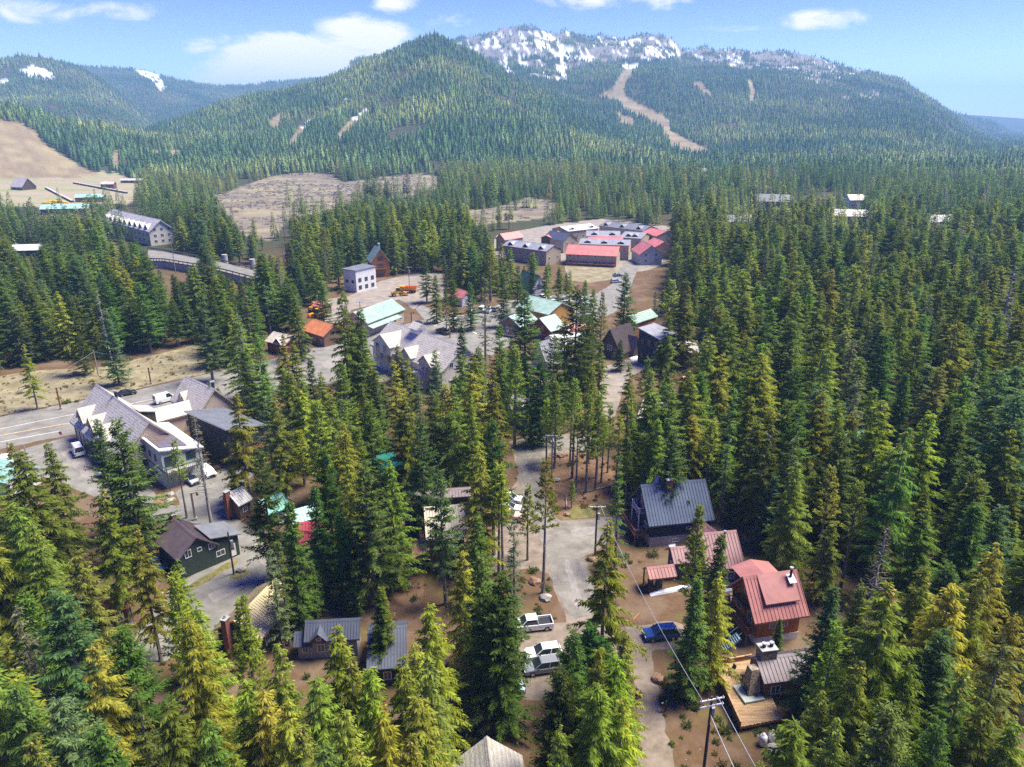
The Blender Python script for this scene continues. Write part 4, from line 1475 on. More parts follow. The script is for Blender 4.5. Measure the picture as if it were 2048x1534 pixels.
MB().add([(-0.66, 0.3, 0.33), (-0.66, 1.1, 0.33), (-0.585, 1.1, 1.15), (-0.585, 0.3, 1.15), (-0.4, 0.3, 0.33), (-0.4, 1.1, 0.33), (-0.4, 1.1, 1.1), (-0.4, 0.3, 1.1)],
         [(0, 1, 2, 3), (7, 6, 5, 4), (0, 4, 5, 1), (1, 5, 6, 2), (2, 6, 7, 3), (3, 7, 4, 0)]).build('firebox', BLACK, fire)
for v_ in fire.children:
    pass
# ---- tan roof, navy house, teal roof
h = gable('house', 'tall brown house with a tan ribbed metal roof', (847, 1015), (928, 1008), 8.8, (852, 1080), (935, 1074), 6, WALL['brown'], ROOF['tan'], ribs=0.42, lm='tan roofed house')
rows(h, 'n', 2, [3.4], 1.0, 1.2)
h.balcony('l', -1.0, 2.2, 5.5, 1.6, RAILW, GREYW)
h.part(MB().prism([(-h.wl - 2.6, -h.ww - 1.2, 3.3), (-h.wl, -h.ww - 1.2, 4.6), (-h.wl, -h.ww + 3.0, 4.6), (-h.wl - 2.6, -h.ww + 3.0, 3.3)], (0, 0, 0.14)), 'porch_roof', ROOF['red'])
h = gable('house', 'navy boarded house with a low brown metal roof behind the tan one', (828, 983), (940, 975), 6.7, (830, 1000), (945, 992), 6, WALL['navy'], ROOF['brown'], oh=0.3, lm='navy house')
rows(h, 'n', 3, [3.6], 0.9, 0.9)
h.part(MB().box(-h.wl - 2.2, -h.wl, -h.ww - 2.5, -h.ww + 1.5, 0, 3.0), 'side_annex', WALL['navy'])
g = P(800, 985)
h = gable_d('house', 'white house with a bright teal metal roof and lower awning', g.x - 1, g.y + 1, R_(-50), 9, 6.5, 4.6, 7.0, WALL['white'], ROOF['teal'], lm='teal roofed white house')
h.window('r', -0.8, 4.6, 1.5, 1.3)
h.window('r', 1.2, 2.0, 0.9, 1.0)
h.part(MB().prism([(h.wl, -h.ww - 0.3, 3.7), (h.wl + 1.8, -h.ww - 0.3, 2.9), (h.wl + 1.8, h.ww + 0.3, 2.9), (h.wl, h.ww + 0.3, 3.7)], (0, 0, 0.12)), 'awning', ROOF['teal'])
# ---- cabin row by the side road
h = gable('cabin', 'small weathered cabin with a pale metal roof and red brick chimney', (459, 986), (490, 968), 4.7, (473, 1013), (500, 1002), 3, WALL['wood'], ROOF['pale'], lm='small pale roofed cabin')
h.chimney(-h.hl - 0.25, -0.2, 0.9, 0.7, 0.5, z0=0, flue=False)
h.window('n', 0, 1.1, 0.9, 0.9)
h = gable('cabin', 'dark cabin with a deep teal metal roof and brick chimney', (520, 1002), (566, 981), 4.7, (531, 1034), (580, 1013), 2.8, WALL['black'], ROOF['teal'], lm='deep teal roofed cabin')
h.chimney(-h.hl - 0.2, -1.3, 0.8, 0.7, 0.0, z0=0, flue=False)
h.door('n', 0.3)
h = gable('cabin', 'cabin with a light aqua metal roof and tall brick chimney', (572, 1026), (628, 1006), 6.0, (586, 1046), (650, 1034), 4.5, WALL['dgreen'], ROOF['aqua'], lm='aqua roofed cabin')
h.chimney(-h.hl - 0.3, -1.5, 0.9, 0.7, 0.3, z0=0, flue=False)
h = gable('cabin', 'cabin with a bright crimson metal roof', (584, 1047), (645, 1040), 5.0, (600, 1096), (645, 1092), 2.5, WALL['dbrown'], ROOF['crimson'], lm='crimson roofed cabin')
h.window('n', 0, 1.0, 1.0, 0.9)
# ---- dark green house
h = gable('house', 'dark green boarded house with a purple brown ribbed roof and white windows', (340, 1032), (395, 1076), 6.2, (305, 1078), (352, 1121), 3.5, WALL['green'], ROOF['purple'], ribs=0.4, lm='dark green house')
h.part(MB().prism([(h.wl - 5.2, -h.near * 2.0, 4.9), (h.wl + 0.45, -h.near * 2.0, 4.9), (h.wl + 0.45, -h.near * (h.hw + 3.6), 3.6), (h.wl - 5.2, -h.near * (h.hw + 3.6), 3.6)], (0, 0, 0.15)), 'extension_roof', ROOF['dgrey'])
h.part(MB().box(h.wl - 4.8, h.wl + 0.02, min(-h.near * 2.2, -h.near * (h.hw + 3.2)), max(-h.near * 2.2, -h.near * (h.hw + 3.2)), -0.3, 3.75), 'extension_wall', WALL['green'])
for (a, z, w, hh) in ((-1.4, 3.1, 1.0, 1.3), (0.35, 3.4, 0.7, 0.7), (2.2, 3.0, 1.0, 1.0), (3.4, 1.2, 1.4, 1.0), (-2.6, 0.9, 0.6, 0.8)):
    h.window('r', a, z, w, hh)
h.door('r', 5.3, 0.3)
h.chimney(-h.hl + 0.7, 0.2, 0.8, 0.6, 0.5)
# ---- long house with the yellow roof
h = gable('house', 'long dark green house with a pale yellow ribbed roof and brick chimney', (462, 1243), (558, 1152), 5.3, (523, 1280), (594, 1196), 3, WALL['green'], ROOF['yellow'], ribs=0.4, lm='yellow roofed house')
for a in (-2.6, 0.2, 2.8):
    h.window('n', a, 1.1, 0.9, 1.1)
c = h.chimney(-h.hl - 0.35, 0.9, 0.9, 0.7, 0.4, z0=0, flue=True)
# ---- slate roofed cottages
h = gable('cottage', 'weathered cottage with a slate blue metal roof and little gable', (612, 1243), (721, 1234), 4.7, (606, 1283), (719, 1280), 3, GREYW, ROOF['slate'], ribs=0.35, lm='slate roofed cottage')
at = h.dormer(-1.6, 1.5, 2.0, 3.6, 4.4, WALL['brown'], ROOF['slate'])
h.window('n', 0, 3.1, 0.6, 0.5, at=at, bars=0)
rows(h, 'n', 2, [1.0])
h = gable('porch', 'lean-to porch with a slate blue metal roof beside the cottage', (587, 1264), (624, 1262), 3.4, (588, 1295), (626, 1293), 2.2, GREYW, ROOF['slate'], ribs=0.35, lm='slate porch')
h.window('n', 0.2, 0.9, 0.8, 0.9)
h = gable('cottage', 'square cottage under a plain slate purple metal roof', (733, 1257), (812, 1250), 5.6, (735, 1340), (815, 1335), 3, WALL['dgreen'], ROOF['slate'], ribs=0.35, lm='square slate roofed cottage')
h.window('n', 0, 1.0)
# ---- shingled roof at the bottom edge
h = gable('cabin', 'cabin with a mossy grey cedar shingle roof', (972, 1474), (985, 1560), 6, (1046, 1509), (1060, 1610), 3, WALL['wood'], SHINGLE_D, ribs=0, lm='shingle roofed cabin')
h.window('n', 0, 1.0)
# ---- roadside lodge with dormers
TIMB = mat('dark_timber', (0.05, 0.038, 0.032), 0.8, 0.2)
h = gable('lodge', 'large beige lodge with a grey shingle roof and three timbered dormers', (187, 770), (305, 840), 11, (145, 840), (230, 930), 4.2, WALL['beige'], SHINGLE, ribs=0, th=0.3, lm='dormered lodge', cat='lodge')
for x in (-9, -2.5, 4):
    at = h.dormer(x, 4.0, 5.6, 6.3, 8.6, WALL['white'], SHINGLE)
    h.window('n', 0, 5.3, 1.3, 1.1, at=at, frame=TIMB)
    mb = MB()
    o, t, n = at
    for a, b in (((-1.9, 5.1), (-1.9, 6.3)), ((1.9, 5.1), (1.9, 6.3)), ((-1.9, 6.3), (1.9, 6.3)), ((-1.9, 6.3), (0, 8.4)), ((1.9, 6.3), (0, 8.4)), ((0, 6.5), (0, 8.4)), ((-1.9, 5.2), (-0.9, 6.3)), ((1.9, 5.2), (0.9, 6.3))):
        mb.bar(o + t * a[0] + n * 0.04 + Vector((0, 0, a[1])), o + t * b[0] + n * 0.04 + Vector((0, 0, b[1])), 0.1, 0.16)
    tag(h.part(mb, 'half_timbering', TIMB), kind='stuff')
for i in range(11):
    x = -h.wl + 1 + (2 * h.wl - 2) * i / 10
    h.part(MB().box(x - 0.09, x + 0.09, h.near * h.ww - 0.08, h.near * h.ww + 0.08, 0, 4.2), 'batten', TIMB)
rows(h, 'r', 2, [2.0, 5.0], 1.2, 1.3, 4.0, frame=TIMB)
h.part(MB().prism([(1.5, -h.near * 1.2, 10.0), (6.0, -h.near * 1.2, 10.0), (6.0, -h.near * 4.6, 9.0), (1.5, -h.near * 4.6, 9.0)], (0, 0, 0.2)), 'rear_dormer_roof', SHINGLE)
h.part(MB().box(1.8, 5.7, min(-h.near * 1.3, -h.near * 4.3), max(-h.near * 1.3, -h.near * 4.3), 6, 9.0), 'rear_dormer_wall', TIMB)
h.pipe(-4, 0.4, 1.4, 0.3)
h = gable('lodge', 'second shingled gable of the roadside lodge with a small dormer', (373, 751), (430, 778), 9, (338, 800), (395, 830), 4, WALL['beige'], SHINGLE, ribs=0, th=0.3, lm='second lodge gable', cat='lodge')
at = h.dormer(-2.5, 2.6, 3.4, 5.6, 6.9, WALL['white'], SHINGLE)
h.window('n', 0, 5.0, 0.9, 0.7, at=at, frame=TIMB)
h.pipe(5, 0.6, 1.6, 0.35)
h = gable('lodge_wing', 'low shingled link roof between the two lodge gables', (290, 822), (420, 790), 5.5, (313, 845), (440, 810), 4, WALL['beige'], SHINGLE, ribs=0, th=0.25, lm='lodge link', cat='lodge')
rows(h, 'n', 3, [1.2], frame=TIMB)
# ---- pale green modern building with solar panels
h = quad_block('modern_house', 'pale green modern building with solar panels on a white sloping roof', [(321, 901, 8.0), (410, 892, 6.2), (335, 845, 6.2), (246, 850, 8.0)], WALL['sage'], ROOF['white'], lm='pale green modern building')
SOLAR = mat('solar_glass', (0.15, 0.115, 0.10), 0.22, 0.1, 1.0, spec=0.6)
q0, q1, q2, q3 = h.quad


def on_roof(u, v, dz):
    return q0.lerp(q1, u).lerp(q3.lerp(q2, u), v) + Vector((0, 0, dz))


for i in range(4):
    for j in range(7):
        u0, u1 = 0.08 + i * 0.155, 0.08 + i * 0.155 + 0.149
        v0, v1 = 0.08 + j * 0.12, 0.08 + j * 0.12 + 0.115
        MB().prism([on_roof(u0, v0, 0.10), on_roof(u1, v0, 0.10), on_roof(u1, v1, 0.10), on_roof(u0, v1, 0.10)], (0, 0, 0.06)).build('solar_panel', SOLAR, h.roof)
DG = mat('dark_green_trim', (0.03, 0.09, 0.075), 0.6, 0.1)
h.part(MB().box(h.x0 - 0.06, h.x1 + 0.06, h.y0 - 0.06, h.y1 + 0.06, 3.3, 3.5), 'band_course', DG)
for a in (-5, -2.2, 0.6, 3.4):
    h.window('l', a, 4.6, 0.9 if a < 0 else 1.1, 1.3, frame=DG)
for a in (-4.5, 0.5):
    h.window('l', a, 1.0, 1.2, 1.2, frame=DG)
h.door('l', -2.2, m=DG)
h.window('n', -2.2, 4.2, 2.0, 2.0, frame=DG)
h.window('n', 1.6, 4.4, 1.8, 1.6, frame=DG)
h.balcony('n', -0.6, 3.5, 6.0, 1.7, DG, GREYW)
h.part(MB().box(h.x0 + 1.2, h.x1 - 1.2, h.y0 - 0.05, h.y0 + 0.05, 0.05, 2.6), 'garage_door', WALL['grey'])
# ---- black modern house
h = quad_block('modern_house', 'black modern house with a ribbed metal roof and orange lit deck', [(444, 860, 8.8), (523, 852, 7.0), (455, 811, 7.0), (373, 821, 8.8)], WALL['black'], mat('roof_glossy_grey', (0.32, 0.335, 0.345), 0.22, 0.15, 0.5, spec=0.8), lm='black modern house')
q0, q1, q2, q3 = h.quad
mb = MB()
for i in range(25):
    u = i / 24 * 0.99 + 0.005
    mb.bar(on_roof(u, 0, 0.03), on_roof(u, 1, 0.03), 0.06, 0.09)
tag(mb.build('roof_seams', ROOF['dgrey'], h.roof), kind='stuff')
WARM = mat('warm_cedar', (0.50, 0.19, 0.08), 0.7, 0.2, 1.2)  # orange cedar, the deck's own colour
h.balcony('n', 0, 3.2, 2 * h.wl - 0.6, 2.2, BLACK, WARM)
h.part(MB().box(h.x0 + 0.3, h.x1 - 0.3, h.y0 - 2.25, h.y0 - 2.15, 3.3, 4.1), 'deck_screen', WARM)
for a in (-2.6, 0, 2.6):
    h.window('n', a, 3.6, 2.2, 2.6, frame=BLACK)
for a in (-4, 0, 4):
    h.window('l', a, 5.0, 0.8, 1.6, frame=BLACK)
h.part(MB().box(h.x0 + 1, h.x1 - 1, h.y0 - 0.05, h.y0 + 0.04, 0.05, 2.6), 'garage_door', WALL['navy'])
# ---- big shingled lodge
h = gable('lodge', 'big pale lodge with a many sided grey shingle roof and tall windows', (784, 640), (925, 694), 11.6, (737, 690), (885, 745), 6, WALL['cream'], SHINGLE_D, ribs=0, th=0.3, lm='big pale lodge', cat='lodge')
at = h.dormer(-9.5, 8.5, h.hw + 0.6, 8.0, 10.6, WALL['cream'], SHINGLE)
for a in (-2.2, 1.4):
    h.window('n', a, 2.6, 2.0, 5.2, at=at)
at = h.dormer(1.5, 5.0, h.hw + 0.2, 7.2, 9.2, WALL['cream'], SHINGLE)
h.window('n', 0, 5.0, 1.6, 1.4, at=at)
at = h.dormer(10.5, 5.5, h.hw + 0.4, 7.2, 9.4, WALL['cream'], SHINGLE)
h.window('n', -1, 4.8, 1.2, 1.4, at=at)
h.window('n', 1, 4.8, 1.2, 1.4, at=at)
h.balcony('n', 5.5, 4.0, 9.0, 2.6, WHITE, WALL['cream'])
h.part(MB().box(1.0, 10.0, h.near * h.ww - 2.4, h.near * h.ww, 0, 3.8), 'ground_floor_bay', WALL['cream'])
for a in (2.5, 5.5, 8.5):
    h.window('n', a, 1.2, 1.3, 1.5, at=(Vector((0, h.near * h.ww - 2.4, 0)), Vector((1, 0, 0)), Vector((0, h.near, 0))))
h.part(MB().prism([(-4.8, -1.5, 11.0), (-1.6, -1.5, 11.0), (-1.6, 1.5, 11.0), (-4.8, 1.5, 11.0)], (0, 0, 1.5)), 'cupola_wall', WALL['white'])
h.part(MB().prism([(-5.3, -2.0, 12.4), (-5.3, 0, 13.8), (-5.3, 2.0, 12.4)], (4.2, 0, 0)), 'cupola_roof', SHINGLE)
rows(h, 'r', 3, [2.0, 6.5], 1.2, 1.4, 3.0)
# ---- town buildings
h = gable('shop', 'long shop building with a pale green metal roof beside the crossing', (712, 622), (790, 596), 7.6, (729, 650), (805, 620), 4.5, WALL['tan'], ROOF['green'], ribs=0.6, lm='green roofed shop', cat='shop')
rows(h, 'n', 6, [1.2], 1.5, 1.5, 2.0)
h.window('r', 0, 4.6, 1.6, 1.4)
h.part(MB().prism([(-h.wl, h.near * h.ww, 3.6), (h.wl * 0.6, h.near * h.ww, 3.6), (h.wl * 0.6, h.near * (h.ww + 2.2), 2.9), (-h.wl, h.near * (h.ww + 2.2), 2.9)], (0, 0, 0.12)), 'awning', ROOF['green'])
h = gable('garage', 'timber building with a bright orange metal roof by the main road', (615, 636), (668, 648), 6.3, (613, 661), (647, 676), 3.5, WALL['wood'], ROOF['orange'], ribs=0.6, lm='orange roofed building', cat='building')
rows(h, 'n', 3, [1.0])
g = P(570, 702)
h = gable_d('cabin', 'small cabin with a beige gabled roof by the orange roofed building', g.x, g.y, R_(-35), 9, 7, 3.2, 5.4, WALL['red'], ROOF['beige'], lm='beige roofed cabin')
at = h.dormer(1.0, 3.0, 3.0, 3.6, 5.0, WALL['red'], ROOF['beige'])
h = gable_d('shed', 'low shed with a pink red roof behind the orange roofed building', P(640, 632).x, P(640, 632).y + 4, R_(-35), 6, 5, 2.8, 4.2, WALL['wood'], ROOF['coral'], lm='pink roofed shed', cat='shed')
# white modern house
g = P(718, 574)
h = quad_block('modern_house', 'white modern house with stepped dark flat roofs above the dirt lot', [(700, 545, 9.0), (742, 533, 9.2), (735, 526, 9.4), (695, 534, 9.0)], WALL['white'], ROOF['dgrey'], inset=0.3, lm='white modern house')
rows(h, 'n', 3, [1.0, 4.0], 1.6, 1.6, 2.0, frame=BLACK)
rows(h, 'r', 2, [0.6, 3.6], 2.0, 2.0, 2.0, frame=BLACK)
rows(h, 'l', 2, [3.6], 1.4, 1.2, 2.0, frame=BLACK)
g = P(752, 556)
h = gable_d('chalet', 'tall timber chalet with steep grey gables behind the white house', g.x, g.y + 8, R_(-70), 12, 9, 6.5, 12.5, WALL['orange'], ROOF['green'], ribs=0.7, lm='tall timber chalet')
for z in (1.0, 4.0, 7.2):
    h.window('r', 0, z, 2.4, 1.8, frame=TIMB)
h.balcony('r', 0, 3.8, 6, 1.5, RAILW, RAILW)
h.chimney(-2, 1.0, 1.2, 1.0, 1.2, CONCRETE)
# green and honey buildings
h = gable('shop', 'honey coloured timber building with a broad grey green roof', (1055, 591), (1124, 604), 8.0, (1034, 613), (1097, 631), 5, WALL['honey'], ROOF['green'], ribs=0.6, lm='honey coloured building', cat='shop')
rows(h, 'n', 4, [1.5], 1.2, 1.2)
rows(h, 'r', 2, [1.5], 1.2, 1.2)
h = gable('cabin', 'brown timber cabin with a grey green roof and front steps', (1019, 632), (1055, 620), 6.3, (1038, 655), (1078, 640), 3.5, WALL['wood'], ROOF['green'], ribs=0.6, lm='cabin with front steps')
h.window('l', -1.2, 1.3, 1.2, 1.3)
h.door('l', 0.8, 0.6)
h.balcony('l', 0, 0.6, 6, 2.2, RAILW, GREYW)
h = gable('cabin', 'dark red cabin with a steep grey green roof', (1081, 636), (1114, 627), 6.9, (1099, 664), (1130, 655), 3.5, WALL['red'], ROOF['green'], ribs=0.6, lm='dark red cabin')
h.window('l', 0, 1.5)
g = P(1070, 592)
h = gable_d('chalet', 'chalet with a white half timbered gable and dark green roof', g.x - 1.5, g.y + 7, R_(-62), 14, 7.5, 2.2, 8.0, WALL['white'], metal_roof('roof_dark_green', (0.05, 0.11, 0.085)), ribs=0.7, lm='half timbered chalet')
h.window('r', 0, 2.8, 1.4, 1.2, frame=TIMB)
mb = MB()
for a, b in (((-2.6, 2.6), (2.6, 2.6)), ((0, 2.6), (0, 7.4)), ((-1.6, 2.6), (-0.3, 4.6)), ((1.6, 2.6), (0.3, 4.6))):
    mb.bar((h.wl + 0.04, a[0], a[1]), (h.wl + 0.04, b[0], b[1]), 0.1, 0.3)
tag(h.part(mb, 'half_timbering', TIMB), kind='stuff')
h.door('r', 1.6)
# ---- townhouses
TG = 'townhouses round the court'
town = [
    ('red roofed townhouse row with a long front balcony', (1134, 489), (1239, 493), 8.7, (1132, 508), (1235, 513), 5.2, 'tan', 'coral', 6),
    ('grey roofed townhouse row behind the red front row', (1161, 477), (1260, 479), 9.0, (1158, 487), (1261, 492), 7.4, 'tan', 'grey', 6),
    ('grey roofed townhouse row in the middle of the court', (1174, 461), (1241, 462), 9.1, (1171, 472), (1241, 473), 7.3, 'tan', 'grey', 5),
    ('townhouse end block with a wide grey hipped roof', (1241, 463), (1285, 464), 9.0, (1250, 474), (1290, 479), 7.0, 'tan', 'grey', 3),
    ('townhouse row with a pale weathered roof and bays', (1118, 453), (1185, 447), 9.8, (1138, 463), (1195, 456), 8, 'tan', 'pale', 5),
    ('dark grey roofed townhouse row at the back of the court', (1208, 442), (1300, 451), 9.1, (1202, 451), (1288, 463), 7, 'tan', 'dgrey', 6),
    ('red roofed townhouse row beside the wood', (1298, 454), (1331, 462), 9.4, (1286, 466), (1315, 473), 7, 'tan', 'coral', 3),
    ('short red roofed townhouse next to the court road', (1309, 474), (1326, 484), 8.6, (1289, 487), (1311, 494), 6, 'tan', 'coral', 2),
    ('narrow red roofed townhouse beside the navy gable', (1097, 469), (1120, 460), 8.2, (1099, 478), (1124, 468), 7, 'dbrown', 'coral', 2),
    ('long grey roofed townhouse row half hidden by firs', (1015, 479), (1110, 489), 9.3, (1010, 490), (1091, 504), 7, 'tan', 'grey', 6),
    ('red roofed townhouse row standing apart near the meadow', (1002, 467), (1039, 462), 9.0, (1008, 481), (1047, 474), 6, 'tan', 'coral', 3),
    ('low red roofed link between the grey townhouse rows', (1177, 472), (1247, 474), 7.2, (1174, 478), (1246, 480), 6.2, 'tan', 'coral', 3)]
for (lab, r0, r1, zr, e0, e1, ze, wl_, rf_, nw) in town:
    h = gable('townhouse', lab, r0, r1, zr, e0, e1, ze, WALL[wl_], ROOF[rf_], ribs=0, group=TG, lm=lab.split(' townhouse')[0] + ' townhouse', cat='townhouse')
    rows(h, 'n', nw, [1.2, 3.8] if ze > 4.6 else [1.2], 1.3, 1.4, 2.0)
    rows(h, 'r', 2, [2.6], 1.2, 1.4, 2.5)
    rows(h, 'l', 2, [2.6], 1.2, 1.4, 2.5)
    if 'grey' in rf_ or rf_ == 'pale':
        for x in np.linspace(-h.wl + 4, h.wl - 4, max(2, nw // 2)):
            h.dormer(float(x), 2.6, h.hw * 0.75, ze + 1.1, ze + 2.1 if zr > ze + 2.2 else zr - 0.05, WALL['dbrown'], ROOF[rf_])
    if 'long front balcony' in lab:
        h.balcony('n', 0, 1.3, 2 * h.wl - 0.4, 2.0, BLACK, ROOF['coral'])
for (lab, px, py, ang, L, W, ze, zr, wl_, rf_) in [
        ('townhouse with a red gable facing the court road', 1298, 530, -84, 16, 12, 5, 9.5, 'grey', 'coral'),
        ('beige townhouse gable with a navy and pale roof', 1122, 506, -50, 16, 11, 6.5, 10, 'tan', 'slate')]:
    g = P(px, py)
    h = gable_d('townhouse', lab, g.x, g.y + 8, R_(ang), L, W, ze, zr, WALL[wl_], ROOF[rf_], ribs=0, group=TG, lm=lab.split(' with')[0], cat='townhouse')
    rows(h, 'r', 2, [1.4, 4.2], 1.3, 1.4, 3)
    rows(h, 'n', 3, [1.4, 4.2], 1.3, 1.4, 2)
# ---- dark A-frame, black tower, small houses by it
h = gable('cabin', 'dark brown A-frame with a steep metal roof and entry gable', (1222, 659), (1264, 643), 8.6, (1240, 708), (1278, 696), 2, WALL['dbrown'], ROOF['dbrown'], oh=0.2, lm='dark brown A-frame')
h.dormer(1.6, 3.0, h.hw + 0.8, 2.2, 6.0, WALL['dbrown'], ROOF['purple'])
h.window('l', 0, 2.2, 1.6, 1.6)
h.door('l', -1.8, m=ROOF['orange'])
h = quad_block('modern_house', 'tall black modern house with a grey mono pitch roof', [(1310, 683, 8.6), (1338, 668, 9.5), (1325, 643, 10.5), (1286, 652, 10.2)], WALL['navy'], ROOF['grey'], inset=0.3, lm='tall black modern house')
for z in (1.0, 4.2, 6.4):
    h.window('n', -1.0, z, 1.6, 1.4, frame=BLACK)
for a in (-2.5, 0, 2.5):
    h.window('l', a, 5.6, 1.2, 2.0, frame=BLACK)
    h.window('l', a, 2.0, 1.0, 1.4, frame=BLACK)
h = gable('house', 'house with a low weathered beige roof behind the firs', (1350, 680), (1397, 683), 6.0, (1352, 705), (1396, 704), 4, WALL['cream'], ROOF['lilac'], ribs=0.8, lm='beige low roofed house')
h.window('n', 0, 1.4)
h.pipe(-2.6, -0.5, 1.5)
h = gable('house', 'orange walled house with a pale green and white metal roof', (1256, 632), (1300, 618), 7, (1272, 647), (1318, 632), 5, WALL['orange'], ROOF['green'], ribs=0.6, lm='orange walled house')
rows(h, 'n', 2, [2.0])
# ---- grey and white houses in the middle of the village
h = gable('house', 'house with a steep grey metal roof among tall firs', (1080, 682), (1122, 675), 8, (1092, 735), (1140, 720), 2, WALL['grey'], ROOF['grey'], ribs=0.6, lm='steep grey roofed house')
h.window('l', 0, 2.5, 1.4, 1.4)
h = gable('house', 'white house with a faded grey metal roof and small dormer', (1022, 785), (1067, 796), 6.7, (1016, 816), (1053, 828), 4, WALL['bluegrey'], ROOF['lilac'], ribs=0.5, lm='white house at the turning circle')
at = h.dormer(0.6, 2.0, 2.2, 5.2, 5.9, WALL['white'], ROOF['lilac'], shed=False)
rows(h, 'n', 2, [1.8], 1.3, 1.2)
h.window('r', 0, 4.3, 0.7, 0.8)
rows(h, 'r', 2, [1.8], 0.8, 1.0)
h = gable('house_wing', 'small wing with a pinkish grey roof beside the white house', (1071, 804), (1092, 808), 5.1, (1064, 824), (1083, 830), 3.5, WALL['bluegrey'], ROOF['lilac'], ribs=0.5, lm='white house wing')
h.window('n', 0, 1.5, 0.8, 0.9)
h = gable('house', 'house with a dull white roof hidden between firs', (958, 758), (1000, 775), 5.6, (950, 790), (992, 803), 3, WALL['white'], ROOF['white'], ribs=0.5, lm='dull white roofed house')
h.window('n', 0, 1.2)
g = P(1068, 800)
h = gable_d('shed', 'tin shed with a streaked rusty corrugated roof', g.x, g.y + 4, R_(28), 4.5, 4.5, 2.4, 3.6, WALL['tan'], mat('rusty_tin', (0.30, 0.33, 0.36), 0.6, 0.2, 0.8, streak=(1, 0.15, 0.15), col2=(0.42, 0.27, 0.2)), ribs=0.4, lm='tin shed', cat='shed')
g = P(1135, 700)
h = gable_d('house', 'white roofed house behind the steep grey roof', g.x, g.y, R_(20), 12, 8, 3, 5.2, WALL['white'], ROOF['white'], lm='white roofed house')
h.window('n', 0, 1.2)
g = P(1158, 682)
h = gable_d('house', 'house with a salmon pink roof among the firs', g.x, g.y, R_(15), 9, 8, 3, 5.4, WALL['white'], ROOF['coral'], lm='salmon roofed house')
h.window('n', 0, 1.2)
h = gable('house', 'house with a light grey roof beside the dense wood', (1288, 801), (1322, 804), 6.0, (1272, 835), (1316, 845), 3.5, WALL['brown'], ROOF['beige'], lm='light grey roofed house')
h.window('n', 0, 1.4)
h = gable('cabin', 'little cabin with a pale roof edged in coral', (1275, 858), (1303, 866), 5.2, (1268, 890), (1292, 902), 3, WALL['orange'], ROOF['beige'], lm='coral edged cabin')
h.part(MB().box(-h.hl - 0.1, h.hl + 0.1, h.near * h.hw - 0.5, h.near * h.hw + 0.15, 2.75, 2.98), 'coral_eave', ROOF['coral'])
h.window('n', 0, 1.1)
g = P(1392, 790)
h = gable_d('cabin', 'orange walled cabin hidden in the dense wood', g.x, g.y, R_(10), 8, 6, 3, 5.2, WALL['orange'], ROOF['orange'], lm='hidden orange cabin')
h.window('n', 0, 1.1)
h = gable('cabin', 'cabin with a faded orange roof under tall hemlocks', (193, 1190), (257, 1165), 4.8, (200, 1235), (264, 1211), 3, WALL['dbrown'], ROOF['orange'], lm='faded orange roofed cabin')
h.window('n', 0, 1.0)
h = gable_d('cabin', 'cabin with an aqua metal roof at the side road mouth', P(-10, 985).x, P(-10, 985).y + 3, R_(-20), 12, 7, 3, 5, WALL['white'], ROOF['aqua'], lm='aqua roofed roadside cabin')
h.window('r', 0, 1.1)
for (px, py, lab) in ((1690, 905, 'turquoise roofed cabin deep in the wood'), (1775, 965, 'turquoise roofed lodge under the trees')):
    g = P(px, py)
    h = gable_d('cabin', lab, g.x, g.y, R_(12), 7, 5.5, 2.8, 4.6, WALL['white'], mat('roof_turquoise', (0.07, 0.42, 0.42), 0.5, 0.1), lm=lab.split(' deep')[0])
    h.window('n', 0, 1.1)
